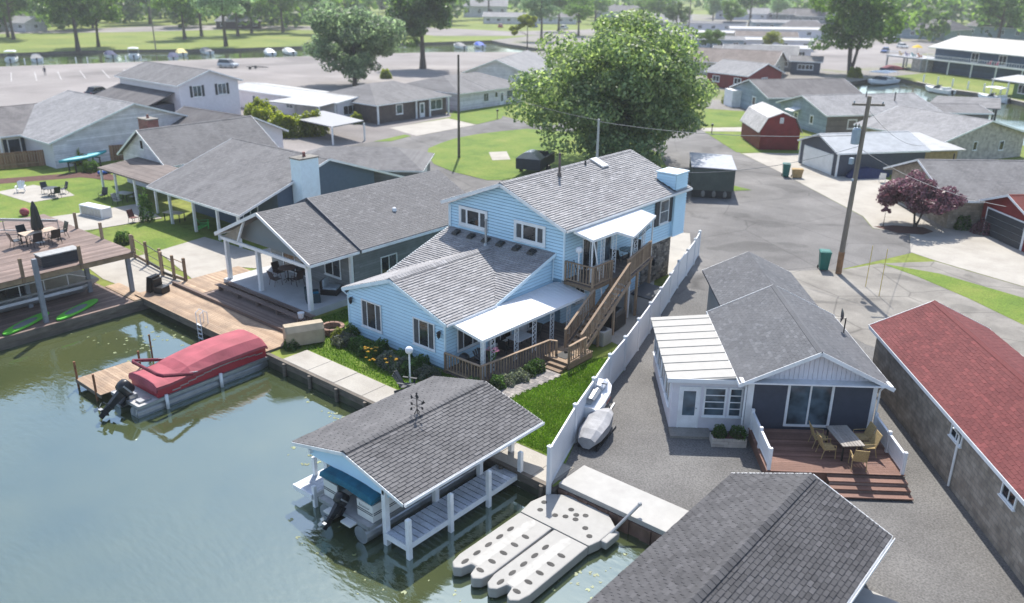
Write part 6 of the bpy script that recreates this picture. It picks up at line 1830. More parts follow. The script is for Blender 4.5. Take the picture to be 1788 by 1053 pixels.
b = MB(); b.box(-41.6, 15.18, -0.4, -38.9, 15.22, -0.2); b.box(-41.62, 15.2, -0.4, -41.58, 18.0, -0.2); b.build('rim', M_TIMBER, t, world=True)
M_RUST = mat('rusty_steel', (0.17, 0.075, 0.035), rough=0.8, var=0.4, scale=4)
for (x, y) in ((-41.55, 15.25), (-39.4, 15.2), (-40.4, 18.0)):
    b = MB(); b.tube([(x, y, -1.3), (x, y, 0.75)], 0.06, 8); b.build('post', M_RUST, t, world=True)
for (x, y) in ((-41.9, 19.4), (-37.6, 21.6)):
    t = thing('mooring_post', 'thin rusty mooring post in the water %s the red covered boat' % ('left of' if x < -40 else 'behind'), 'post', (x, y, -0.7)); b = MB(); b.tube([(0, 0, -0.6), (0, 0, 1.5)], 0.05, 8); b.build('pole', M_RUST, t)

# ramp with brown posts from the walk to the tan deck
RP = thing('ramp_railing', 'brown posts and dark rail of the ramp above the concrete slab', 'railing', (-53, 26, 0))
rp = [(-57.5, 26.5), (-55.4, 26.35), (-53.2, 26.2), (-52.5, 25.9), (-51.2, 26.0), (-50.1, 26.2)]
for x, y in rp:
    b = MB(); b.box(x - 0.08, y - 0.08, 0, x + 0.08, y + 0.08, 1.7); b.build('post', M_DECKWOOD, RP, world=True)
for i in range(len(rp) - 1):
    b = MB(); b.bar((*rp[i], 1.5), (*rp[i + 1], 1.35), 0.04, 0.05); b.bar((*rp[i], 0.8), (*rp[i + 1], 0.75), 0.03); b.bar((*rp[i], 0.25), (*rp[i + 1], 0.2), 0.06, 0.2); b.build('rail', M_DARK if i % 2 else M_DECKWOOD, RP, world=True)

# ------------------------------------------------------------ raised deck over the boat slip, far left
UD = thing('raised_deck', 'raised brown board deck on grey posts over the left boat slip', 'deck', (-56, 17, 0))
dz = 2.7
b = MB(); b.box(-63.9, 4, dz - 0.38, -50.75, 23.3, dz - 0.05); b.build('deck_frame', mat('tan_fascia_board', (0.27, 0.20, 0.13), rough=0.75, var=0.2), UD, world=True)
boards(UD, -64, 4, -50.6, 23.4, dz, 0.19, M_BROWNDECK, along='y', length=None)
b = MB()
for (x, y, zt) in ((-51.0, 23.0, dz - 0.3), (-49.75, 17.2, dz + 1.2), (-52.9, 17.6, dz - 0.3), (-49.7, 11.8, dz - 0.3), (-52.9, 21.2, dz - 0.3), (-58.3, 23.0, dz - .3), (-50.9, 9, dz - .3)):
    b.box(x - 0.12, y - 0.12, -1.0, x + 0.12, y + 0.12, zt)
b.build('support_post', mat('grey_painted_post', (0.20, 0.215, 0.24), rough=0.7, var=0.15), UD, world=True)
b = MB()
for (x, y) in ((-50.75, 23.3), (-50.75, 20.1), (-50.75, 16.8), (-50.75, 13), (-54.8, 23.3), (-58.5, 23.3)):
    b.box(x - 0.08, y - 0.08, dz - 0.35, x + 0.08, y + 0.08, dz + 1.1)
b.build('rail_post', M_DECKWOOD, UD, world=True)
t = thing('deck_storage_box', 'grey slatted storage bench on the edge of the raised deck', 'storage box', (-51.9, 19.3, dz), R(90))
b = MB(); b.box(-1.1, -0.42, 0, 1.1, 0.42, 0.62)
for k in range(4):
    b.box(-1.12, -0.44, 0.05 + k * 0.15, 1.12, 0.44, 0.16 + k * 0.15)
b.build('body', M_SHUT, t); b = MB(); b.box(-1.16, -0.48, 0.66, 1.16, 0.48, 0.74); b.build('lid', mat('grey_lid', (0.30, 0.30, 0.29), rough=0.6), t, bevel=0.02)
tb = patio_table('tan topped dining table with closed black umbrella on the raised deck', (-57.0, 20.3, dz), R(90), 2.1, 1.1, 0.75, mat_pieces('tan_table_slats', (0.42, 0.32, 0.24), (0.52, 0.42, 0.33)), M_DARK)
t = thing('closed_umbrella', 'closed black patio umbrella standing in the raised deck table', 'umbrella', (-57.0, 20.3, dz))
b = MB(); b.tube([(0, 0, 0.02), (0, 0, 2.7)], 0.025, 6); b.lathe([(0.28, 0.0), (0.26, 0.05)], 12); b.build('pole', M_STEEL, t)
b = MB(); rings = []
for k, (r_1, z) in enumerate(((0.24, 0.85), (0.27, 1.0), (0.22, 1.6), (0.15, 2.3), (0.04, 2.72))):
    rings.append([(r_1 * (1 + 0.28 * (j % 2)) * math.cos(2 * math.pi * j / 16), r_1 * (1 + 0.28 * (j % 2)) * math.sin(2 * math.pi * j / 16), z) for j in range(16)])
b.loft(rings); b.build('canopy', M_BLACK, t)
for k, (dx, dy, a, w) in enumerate(((-0.95, -0.55, 90, 'rear left'), (-0.95, 0.55, 90, 'rear right'), (0.95, -0.55, -90, 'front left'), (0.95, 0.55, -90, 'front right'), (0, 1.4, 0, 'right end'), (0, -1.4, 180, 'left end'))):
    patio_chair('black chair at the %s of the raised deck table' % w, (-57.0 + dx, 20.3 + dy, dz), R(a), M_BLACK, M_BLACK, group='chairs round the raised deck table')
t = thing('gangway', 'white aluminium railing beam running down to the raised deck corner', 'gangway', (-64, 20, 0))
b = MB()
b.bar((-63.5, 15.5, 4.1), (-59.2, 22.4, 3.3), 0.12, 0.16); b.bar((-63.5, 15.5, 3.3), (-59.2, 22.4, 2.6), 0.06)
for k in range(6):
    p = Vector((-63.5, 15.5, 3.3)).lerp(Vector((-59.2, 22.4, 2.6)), k / 5); b.bar(p, p + Z * 0.8, 0.05)
b.bar((-63.5, 15.5, 4.1), (-66, 8, 4.2), 0.12, 0.16); b.bar((-61.6, 15.3, 0), (-62.3, 15.3, 4.1), 0.12)
b.build('beam', M_ALU, t, world=True)
# low dock and what lies on it
LD = thing('low_dock', 'low grey brown plank dock under the raised deck beside the canal', 'dock', (-51.5, 18, 0))
boards(LD, -54.8, 6, -49.2, 22.2, 0.05, 0.19, M_BROWNDECK, along='y', name='plank')
boards(LD, -53.2, 22.25, -49.3, 23.2, 0.06, 0.16, M_TANDECK, along='x', name='plank')
b = MB(); b.box(-49.25, 6, -0.3, -49.18, 23.2, 0.02); b.build('rim', M_TIMBER, LD, world=True)
def sup(label, loc, rz):
    t = thing('paddle_board', label, 'paddle board', loc, rz, 'green paddle boards on the low dock')
    L_ = 1.75; out = []
    for k in range(24):
        a = 2 * math.pi * k / 24; c, s = math.cos(a), math.sin(a)
        out.append((0.43 * math.copysign(abs(c) ** 0.85, c), L_ * math.copysign(abs(s) ** 1.0, s)))
    b = MB(); b.loft([[(x * 0.9, y * 0.97, 0.0) for x, y in out], [(x, y, 0.05) for x, y in out], [(x * 0.97, y * 0.99, 0.11) for x, y in out]]); b.build('board', mat('lime_green_foam', (0.11, 0.46, 0.045), rough=0.5, var=0.08), t)
    b = MB(); b.prism([(x * 0.66, y * 0.52 - 0.1) for x, y in out], 0.111, 0.118); b.build('deck_pad', mat('grey_pad', (0.16, 0.18, 0.19), rough=0.9, var=0.1), t)
    b = MB(); b.frame((0, -L_ + 0.25, -0.12), Y, Z, X, 0, 0.2, 0, 0.12, -0.01, 0.01); b.build('fin', M_BLACK, t)
sup('green paddle board left of the grey dock post', (-50.2, 16.3, 0.08), R(28))
sup('green paddle board right of the grey dock post', (-50.2, 19.2, 0.08), R(28))
t = thing('fishing_boat', 'grey aluminium pontoon boat with white rails under the raised deck', 'boat', (-53.9, 11.5, 0.1))
b = MB()
for s in (-1, 1):
    b.tube([(s * 0.85, -1, 0.35), (s * 0.85, 9.2, 0.35), (s * 0.85, 10.4, 0.6)], [0.33, 0.33, 0.08], 12)
b.build('pontoon_tube', M_ALU, t)
b = MB(); b.box(-1.25, -1, 0.70, 1.25, 10.2, 0.84); b.build('deck', M_STEEL, t)
b = MB()
for s in (-1, 1):
    b.bar((s * 1.2, 0, 1.5), (s * 1.2, 8.5, 1.5), 0.06); b.bar((s * 1.2, 8.5, 1.5), (s * 1.0, 9.8, 0.9), 0.05)
    for k in range(7):
        b.bar((s * 1.2, k * 1.4, 0.84), (s * 1.2, k * 1.4, 1.5), 0.05)
b.build('rail', M_VINYL, t)
b = MB(); b.box(-0.9, 1.0, 0.84, 0.9, 2.2, 1.35); b.box(-0.8, 5, 0.84, 0.8, 6.2, 1.3); b.build('bench_seat', M_BLACK, t, bevel=0.04)

# slabs and lawns behind
sheet('boat_yard_slab', [(-49.6, 23.25), (-54.8, 22.9), (-60, 23.6), (-59.5, 28), (-55.8, 26.7), (-50.2, 26.6), (-50.2, 25.3)], 0.022, M_CONC)
sheet('porch_walk', [(-59.0, 28.6), (-50.3, 26.8), (-50.3, 30.3), (-48.0, 31.5), (-48.2, 43), (-51.5, 43), (-52.6, 33), (-58.7, 32.6)], 0.028, M_CONC)
sheet('back_lawn', [(-65.6, 29.6), (-57.8, 26.7), (-57.9, 28.7), (-58.6, 32.7), (-65.5, 33)], 0.032, M_GRASS)
sheet('rear_lawn', [(-90, 36), (-75.5, 36.5), (-72, 34), (-67, 29.5), (-66, 24), (-72, 20), (-92, 21), (-97, 30)], 0.032, M_GRASS)
sheet('patio_slab', [(-68.5, 22.8), (-66.8, 28), (-66, 33.2), (-72, 34.2), (-72.5, 30), (-74.5, 21)], 0.04, M_CONC)
sheet('fence_bed', [(-91.5, 29), (-87.5, 38), (-84, 38.2), (-82.5, 37), (-86, 35.5), (-89, 28.5)], 0.045, M_MULCH)

# ------------------------------------------------------------ houses on the left
M_BEIGETRIM = mat('cream_trim', (0.60, 0.57, 0.48), rough=0.6, var=0.05)
M_SLATEBLUE = mat('deep_slate_blue_wall', (0.075, 0.115, 0.17), rough=0.6, var=0.06)
wn2 = lambda **k: dict(cols=(1, 1), glass=M_GLASSB, **k)
H2 = house('house', 'long grey roofed house with white porch posts behind the small green lawn', 'house', (-60, 41.0, 0), 0, 12.6, 9.6, 3.84, 5.5, M_SLATEBLUE, RF_GREY, over=0.4, overy=3.6,
           wins=(('y-', -3, 0.9, 2.4, 1.6, wn2()), ('y-', 2.5, 0.4, 2.2, 2.1, wn2()), ('x+', 2, 1.0, 1.4, 1.2, wn2())))
chimney(H2, 7.0, -2.6, 0, 6.1, 1.2, 1.7, M_BLUETRIM)
for x, y in ((-63.8, 32.9), (-60.4, 33.0), (-57.0, 33.0), (-54.2, 33.0)):
    b = MB(); b.box(x - 0.09, y - 0.09, 0, x + 0.09, y + 0.09, 2.66); b.build('porch_post', M_WHITE, H2, world=True)
GH2 = house('garage', 'low grey roofed garage behind the grey cottages facing the curved lane', 'garage', (-62.8, 52.2, 0), R(38), 12, 7.5, 2.5, 3.7, W_LAPGREY, RF_GREY, over=0.4, hip=3.0, doors=(('x+', 0, 0, 2.6, 2.1, dict(lights=False)),))
H3 = house('house', 'white ranch house whose broad white gable faces the rear lawn', 'house', (-99.5, 44.7, 0), 0, 15, 18, 2.8, 5.75, M_WHITESIDE, RF_LIGHT, over=0.5)
b = MB(); b.add([(7.53, -9, 0.0), (7.53, 9, 0.0), (7.53, 9, 2.8), (7.53, 0, 5.7), (7.53, -9, 2.8)], [(0, 1, 2, 3, 4)]); b.build('gable_siding', W_LAPWHITE, H3)
H4 = house('house', 'house with dark streaked roof and black shuttered windows at the far left', 'house', (-108.0, 30, 0), R(90), 30, 18, 2.8, 4.5, M_BEIGETRIM, RF_DARK, over=0.5,
           wins=tuple(('y-', x, 0.7, 1.3, 1.7, dict(cols=(1,), glass=M_GLASS, shutter=M_SHUT)) for x in (-10, -4.5, 0.5, 4.6)), doors=(('y-', -7.2, 0, 1.2, 2.1, dict()),))
chimney(H4, 3.5, 0.4, 4.2, 5.6, 1.4, 1.2, BK_RED)
for x in (-11, -6, -1.5, 3):
    b = MB(); b.tube([(x, -9.8, 0), (x, -9.8, 2.7)], 0.1, 8); b.build('porch_column', M_WHITE, H4)
H5 = house('house', 'small pale house with a steep white gable and tiny attic window', 'house', (-76.8, 43.4, 0), R(90), 11.4, 8.2, 2.9, 5.45, W_LAPWHITE, RF_GREY, over=0.4, wins=(('x-', 0.1, 3.7, 0.7, 0.9, dict(cols=(1,))),))
b = MB(); b.slab([(-9.8, -9.2, 2.55), (-9.8, 0.8, 2.55), (-5.9, 0.8, 2.95), (-5.9, -9.2, 2.95)], (0, 0, 0.14)); b.build('porch_roof', RF_BROWN, H5)
for x, y in ((-9.6, -9), (-9.6, -5.5), (-9.6, -2), (-9.6, 0.6)):
    b = MB(); b.box(x - 0.08, y - 0.08, 0, x + 0.08, y + 0.08, 2.5); b.build('porch_post', M_WHITE, H5)
H5b = house('house', 'dark roofed small house between the white gable and the two storey house', 'house', (-88.0, 52.5, 0), R(4), 12, 8, 2.6, 4.4, M_WHITESIDE, RF_DARK, over=0.5, wins=(('y-', -3, 1, 1.6, 1.2, wn2()),))
chimney(H5, -3.5, 2.6, 3, 6.0, 1.1, 1.8, BK_RED)
H6 = house('house', 'white two storey house with two black shuttered windows beside the car park', 'house', (-116.7, 63.9, 0), 0, 16.4, 9.0, 5.2, 6.75, M_WHITESIDE, RF_GREY, over=0.5,
           wins=(('x+', -1.9, 3.4, 1.3, 1.5, dict(cols=(1, 1), glass=M_GLASSB, shutter=M_SHUT)), ('x+', 1.9, 3.4, 1.3, 1.5, dict(cols=(1, 1), glass=M_GLASSB, shutter=M_SHUT))))
b = MB(); b.box(-8.1, -8.5, 0, 6.5, -4.5, 2.6); b.build('lean_to_wall', M_SLATE, H6)
b = MB(); b.slab([(-8.5, -9.0, 2.55), (7.0, -9.0, 2.55), (7.0, -4.52, 4.1), (-8.5, -4.52, 4.1)], (0, 0, 0.14)); b.build('lean_to_roof', RF_DARK, H6)
H7 = house('mobile_home', 'long low mobile home with pale metal roof behind the yellow green hedge', 'mobile home', (-107, 77.6, 0), R(2), 25, 7.0, 2.65, 3.1, M_WHITESIDE, RF_SILVER, over=0.3,
           wins=(('x+', -1.2, 0.9, 2.6, 1.3, dict(cols=(1, 1, 1))), ('y-', -6, 1, 1.6, 1.1, wn2()), ('y-', 2, 1, 1.6, 1.1, wn2())))
for k, (nm, lb, pts, zz_) in enumerate((('carport', 'pale metal carport roof on white posts in front of the hedge', [(-91.5, 64.4), (-81.8, 63.6), (-81.4, 68.2), (-91.5, 69.9)], 2.2), ('awning_roof', 'white flat awning roof along the mobile home', [(-104, 69.8), (-94.5, 71.5), (-94.6, 74.3), (-103.5, 74)], 2.5))):
    t = thing(nm, lb, 'carport', (pts[0][0], pts[0][1], 0))
    b = MB(); b.slab([(x, y, zz_ + 0.25 * (i in (2, 3))) for i, (x, y) in enumerate(pts)], (0, 0, 0.12)); b.build('roof', RF_SILVER if k else mat('pale_steel_roof', (0.27, 0.27, 0.275), rough=0.5, var=0.08), t, world=True)
    for i, (x, y) in enumerate(pts):
        b = MB(); b.box(x - 0.08, y - 0.08, 0, x + 0.08, y + 0.08, zz_ - 0.05); b.build('post', M_WHITE, t, world=True)
H8 = house('house', 'dark brick house with hipped grey roof and white porch posts at the curved lane', 'house', (-96.2, 84.3, 0), R(90), 13.5, 13, 2.7, 4.5, BK_DARK, RF_GREY, over=0.6, hip=5.0,
           wins=(('y-', -2.6, 0.9, 1.3, 1.4, dict(cols=(1,), fr=0.14, glass=M_GLASSB)), ('y-', 4.6, 0.8, 2.6, 1.5, dict(cols=(1, 1), fr=0.12, glass=M_GLASSB)), ('x-', 0, 1, 1.4, 1.2, wn2())), doors=(('y-', 1.8, 0, 1.0, 2.1, dict()),))
for x in (-6.9, 0.3, 3.0, 6.8):
    b = MB(); b.box(x - 0.1, -7.0, 0, x + 0.1, -6.8, 2.45); b.build('porch_post', M_WHITE, H8)
H9 = house('house', 'pale blue grey house with grey hip roof beyond the front lawn', 'house', (-96.5, 101.5, 0), R(90), 15, 13.5, 2.7, 4.4, W_LAPWHITE, RF_GREY, over=0.5, hip=4.0,
           wins=(('y-', -1.5, 0.9, 1.2, 1.3, wn2()), ('y-', 0.9, 1.3, 0.7, 0.9, dict(cols=(1,))), ('y-', 4.8, 0.7, 2.8, 1.5, wn2()), ('x-', 1, 1, 1.4, 1.2, wn2())), doors=(('y-', 2.3, 0, 1.0, 2.1, dict()),))
H10 = house('house', 'white house with pale grey gable roof half hidden by the big tree', 'house', (-108, 128, 0), R(115), 22, 12, 2.9, 5.2, W_LAPWHITE, RF_LIGHT, over=0.5, wins=(('y-', -3, 1, 1.5, 1.2, wn2()), ('y-', 4, 1, 1.5, 1.2, wn2())))

# ------------------------------------------------------------ right of the big tree
t = thing('green_container', 'dark green metal container with flat grey roof behind the blue house chimney', 'container', (-37.0, 73.6, 0), R(120.6))
b = MB(); b.box(-3.4, -1.95, 0.75, 3.4, 1.95, 2.75); b.build('wall', W_GREENBOX, t)
b = MB(); b.slab([(-3.5, -2.05, 2.82), (3.5, -2.05, 2.82), (3.5, 2.05, 2.95), (-3.5, 2.05, 2.95)], (0, 0, 0.08)); b.build('roof', mat('grey_metal_roof', (0.30, 0.31, 0.34), rough=0.5, var=0.15), t)
b = MB(); b.box(-3.3, -1.8, 0.08, 3.3, 1.8, 0.74); b.build('undercarriage', M_DARK, t)
for k in range(3):
    b = MB(); b.ball((-3.36, -1.2 + k * 1.0, 0.42), 0.14, 0.19, 0.32, n=8, k=5); b.build('jug', M_CONCD, t)
for k in range(14):
    b = MB(); b.box(-3.43, -1.9 + k * 0.28, 0.78, -3.4, -1.84 + k * 0.28, 2.72); b.build('rib', W_GREENBOX, t)

BN = thing('barn_shed', 'red gambrel barn shed with pale shingle roof and white vent on the green lawn', 'shed', (-43.6, 101.4, 0), R(129.5))
gp = [(-2.35, 0), (2.35, 0), (2.35, 2.3), (1.55, 3.75), (0, 4.35), (-1.55, 3.75), (-2.35, 2.3)]
b = MB(); n = 7
b.add([(-4.5, y, z) for y, z in gp] + [(4.5, y, z) for y, z in gp], [tuple(range(n - 1, -1, -1)), tuple(range(n, 2 * n))] + [(i, (i + 1) % n, n + (i + 1) % n, n + i) for i in range(n)])
b.build('wall', W_BARN, BN)
b = MB()
rp_ = [(-2.62, 2.12), (-1.68, 3.85), (0, 4.5), (1.68, 3.85), (2.62, 2.12)]
for i in range(4):
    (ya_, za_), (yb_, zb_) = rp_[i], rp_[i + 1]
    b.slab([(-4.7, ya_, za_), (4.7, ya_, za_), (4.7, yb_, zb_), (-4.7, yb_, zb_)], (0, 0, 0.09))
b.build('roof', mat_rows('barn_roof', (0.50, 0.48, 0.47), vscale=1.3), BN)
b = MB(); b.box(-4.56, -0.22, 3.2, -4.5, 0.22, 3.85); b.build('vent', M_WHITE, BN)
b = MB()
for k in range(5):
    b.box(-4.58, -0.18, 3.26 + k * 0.11, -4.561, 0.18, 3.32 + k * 0.11)
b.build('vent_louver', M_STEEL, BN)
b = MB(); b.box(-4.53, -1.5, 0.1, -4.5, 1.5, 2.2); b.build('door', W_BARN, BN)

GR = house('garage', 'dark navy garage with pale metal roof and wide white door on the concrete drive', 'garage', (-29.9, 94.3, 0), R(52), 10.2, 7.4, 2.5, 3.75, M_SLATE, mat_rows('pale_blue_metal_roof', (0.44, 0.46, 0.48), row=9, tab=0.6, dark=0.8, rough=0.5), over=0.3)
b = MB(); b.box(-5.16, -2.9, 0.02, -5.1, 2.9, 2.15)
for k in range(4):
    b.box(-5.185, -2.85, 0.05 + k * 0.53, -5.16, 2.85, 0.53 + k * 0.53)
b.build('garage_door', M_WHITE, GR)
for y in (-3.75, 3.72):
    b = MB(); b.box(-5.17, y - 0.09, 0, -5.02, y + 0.09, 2.45); b.build('corner_board', M_WHITE, GR)
b = MB(); b.slab([(5.35, -3.9, 2.45), (9.8, -3.9, 2.45), (9.8, 3.8, 3.0), (5.35, 3.8, 3.0)], (0, 0, 0.12)); b.build('lean_to_roof', RF_SILVER, GR)
b = MB(); b.box(5.3, -3.3, 0, 9.3, 3.2, 2.3); b.build('lean_to_wall', mat('tan_boards', (0.34, 0.25, 0.13), rough=0.8, var=0.2), GR)

N1 = house('house', 'teal gabled house with long pale grey roof and white trimmed windows', 'house', (-40.2, 121.9, 0), R(53), 16.5, 12.0, 2.75, 4.4, W_LAPTEAL, RF_LIGHT, over=0.5,
           wins=(('y-', -4.5, 0.8, 1.4, 1.3, dict(cols=(1,), fr=0.16, glass=M_GLASSB)), ('y-', 1.0, 0.8, 1.4, 1.3, dict(cols=(1,), fr=0.16, glass=M_GLASSB)), ('x-', -2.4, 1.0, 0.9, 1.2, dict(cols=(1,), fr=0.14))), doors=(('x-', 1.6, 0, 1.1, 2.1, dict()),))
b = MB(); b.box(-8.27, -6.03, 0, 8.27, -6.005, 2.6); b.build('side_siding', W_TAUPE, N1)
b = MB(); b.slab([(-9.5, 0.6, 2.3), (-8.25, 0.6, 2.6), (-8.25, 2.7, 2.6), (-9.5, 2.7, 2.3)], (0, 0, 0.1)); b.build('door_hood', M_WHITE, N1)
for x, y in ((0.5, 1.0), (4.0, 2.4)):
    b = MB(); b.tube([(x, -y, 3.8), (x, -y, 5.0)], 0.08, 6); b.build('vent_pipe', M_DARK, N1)
N1b = house('house', 'grey flat roofed house extension behind the teal gabled house', 'house', (-31.5, 131.5, 0), R(40), 9, 8, 2.4, 3.0, W_TAUPE, RF_GREY, over=0.4)
N2 = house('house', 'grey house with purplish roof and white door behind the red barn shed', 'house', (-53.5, 132.5, 0), R(50), 15, 13, 2.8, 4.6, W_LAPTEAL, RF_DARK, over=0.5,
           wins=(('x-', -1.5, 0.9, 1.3, 1.4, dict(cols=(1,), fr=0.16)), ('y-', -3, 0.9, 1.0, 1.2, wn2()), ('y-', -1, 0.9, 1.0, 1.2, wn2())))
b = MB(); b.box(-9.0, 3.2, 0, -7.5, 6.4, 2.6); b.build('white_porch_wall', M_WHITE, N2)
PBH = thing('boathouse', 'open boathouse with flat grey roof on posts at the marina canal', 'boathouse', (-30, 139, 0))
b = MB(); b.slab([(-34.2, 133.5, 2.5), (-25.2, 136.5, 2.5), (-27.5, 147.5, 2.75), (-35.5, 143.5, 2.75)], (0, 0, 0.15)); b.build('roof', RF_GREY, PBH, world=True)
for x, y in ((-33.6, 134.2), (-25.8, 137), (-28, 146.8), (-35, 142.8)):
    b = MB(); b.box(x - 0.12, y - 0.12, -1.2, x + 0.12, y + 0.12, 2.45); b.build('post', M_DARK, PBH, world=True)
N3 = house('house', 'pale stone house with light grey gable roof beyond the navy garage', 'house', (-26.3, 110.6, 0), R(-25), 12, 13.5, 2.7, 4.5, BK_STONE, RF_LIGHT, over=0.5, wins=(('x+', -1.5, 1.3, 0.7, 1.0, dict(cols=(1,))), ('x+', 3, 1.0, 0.8, 1.1, dict(cols=(1,)))))
N4 = house('house', 'brown brick house with grey shingle roof behind the purple leaved tree', 'house', (-13.5, 84.2, 0), R(40), 16, 11.5, 2.6, 4.5, BK_TAN, RF_GREY, over=0.6, wins=(('y-', -3, 0.8, 1.6, 1.3, wn2()), ('x-', 0, 0.9, 1.6, 1.2, wn2())), doors=(('y-', 0.5, 0, 1.0, 2.1, dict()),))
b = MB(); b.slab([(-8.8, -3.4, 2.9), (-5.6, -5.9, 2.65), (-5.6, 0.3, 4.3)], (0, 0, 0.1)); b.build('eyebrow_roof', RF_GREY, N4)
t = thing('roof_tank', 'dark metal vent tank on the grey roof by the utility pole', 'vent', (-17.9, 81.6, 3.4))
b = MB(); b.lathe([(0.38, 0), (0.42, 0.1), (0.42, 0.9), (0.2, 1.05)], 10); b.build('drum', M_TRANSF, t)
b = MB(); b.tube([(0, 0, 1.0), (0, 0, 1.6)], 0.06, 6); b.build('pipe', M_DARK, t)
N5 = house('garage', 'red garage with white trim and dark glazed door at the right edge', 'garage', (-9.0, 76.0, 0), R(45), 7, 6.4, 2.5, 3.7, W_BARN, mat_rows('red_metal_roof', (0.25, 0.055, 0.045), row=9, tab=0.5), over=0.4)
b = MB(); b.box(-3.56, -2.3, 0, -3.5, 2.6, 2.2); b.build('door_frame', M_WHITE, N5)
for k in range(4):
    b = MB(); b.box(-3.60, -2.1, 0.04 + k * 0.52, -3.56, 2.4, 0.53 + k * 0.52); b.build('door_panel', M_SHUT, N5)

# ------------------------------------------------------------ marina: navy lodge with balcony
BB = house('lodge', 'long navy two storey lodge with cream metal roof and white balcony by the marina', 'building', (-29.5, 207.5, 0), R(-30), 50, 15, 5.6, 7.6, W_LAPBLUE, mat_rows('cream_metal_roof', (0.45, 0.43, 0.38), row=9, tab=0.6, dark=0.85, rough=0.5), over=1.2,
           wins=tuple(('y-', -14 + 7 * k, 3.0, 2.0, 2.0, dict(cols=(1, 1), fr=0.12)) for k in range(6)))
b = MB(); b.box(-25, -9.7, 2.72, 25, -7.52, 2.9); b.build('balcony_deck', M_WHITE, BB)
b = MB(); b.box(-25, -9.75, 3.78, 25, -9.68, 3.86); b.box(-25, -9.74, 3.0, 25, -9.70, 3.08); b.build('balcony_rail', M_WHITE, BB)
for k in range(84):
    b = MB(); b.box(-25 + k * 0.6, -9.74, 2.9, -24.92 + k * 0.6, -9.69, 3.8); b.build('baluster', M_WHITE, BB)
for k in range(9):
    b = MB(); b.box(-24.9 + k * 6.2, -9.72, 0, -24.7 + k * 6.2, -9.5, 2.7); b.build('balcony_post', M_WHITE, BB)
b = MB(); b.box(-36, -11, 2.6, -25.05, -4.5, 2.9); b.build('terrace', mat('grey_terrace', (0.4, 0.41, 0.43), var=0.1), BB)
for x, y in ((-35.8, -10.8), (-25.3, -10.8), (-35.8, -4.8), (-30.5, -10.8)):
    b = MB(); b.box(x - 0.15, y - 0.15, -1, x + 0.15, y + 0.15, 2.6); b.build('terrace_post', M_STEEL, BB)
b = MB(); b.box(-28, -10.8, 0, -25.2, -4.6, 2.58); b.build('stone_wall', BK_STONE, BB)
b = MB(); b.box(-36, -11.02, 3.7, -25.05, -10.96, 3.78); b.box(-36.02, -11, 3.7, -35.96, -4.5, 3.78)
for k in range(19):
    b.box(-36 + k * 0.6, -11.02, 2.9, -35.93 + k * 0.6, -10.96, 3.7)
b.build('terrace_rail', M_WHITE, BB)
def wl(o, x, y, z=0):
    c, s = math.cos(o.rotation_euler.z), math.sin(o.rotation_euler.z)
    return (o.location.x + x * c - y * s, o.location.y + x * s + y * c, z)
M_YEL = mat('yellow_canvas', (0.62, 0.42, 0.03), rough=0.8)
t = thing('patio_umbrella', 'yellow patio umbrella open on the lodge terrace', 'umbrella', wl(BB, -30.5, -7.5, 2.9))
b = MB(); b.tube([(0, 0, 0), (0, 0, 2.6)], 0.04, 6); b.build('pole', M_STEEL, t)
b = MB(); b.lathe([(1.3, 2.0), (0.75, 2.35), (0.05, 2.65)], 8); b.build('canopy', M_YEL, t)
for k, (c, l) in enumerate((((0.5, 0.3, 0.03), 'yellow'), ((0.10, 0.05, 0.25), 'purple'), ((0.03, 0.3, 0.35), 'turquoise'), ((0.6, 0.15, 0.02), 'orange'))):
    adirondack('%s adirondack chair on the lodge terrace' % l, wl(BB, -33.6 + k * 1.9, -9.2, 2.9), R(-30 + 180), mat(l + '_plastic', c, rough=0.5), group='coloured chairs on the lodge terrace')
for k in range(2):
    adirondack('pink chair on the lodge balcony, %s one of two' % ('left' if k == 0 else 'right'), wl(BB, -9 + k * 1.8, -8.6, 2.9), R(-30), mat('pink_plastic', (0.6, 0.08, 0.16), rough=0.5), group='pink chairs on the lodge balcony')
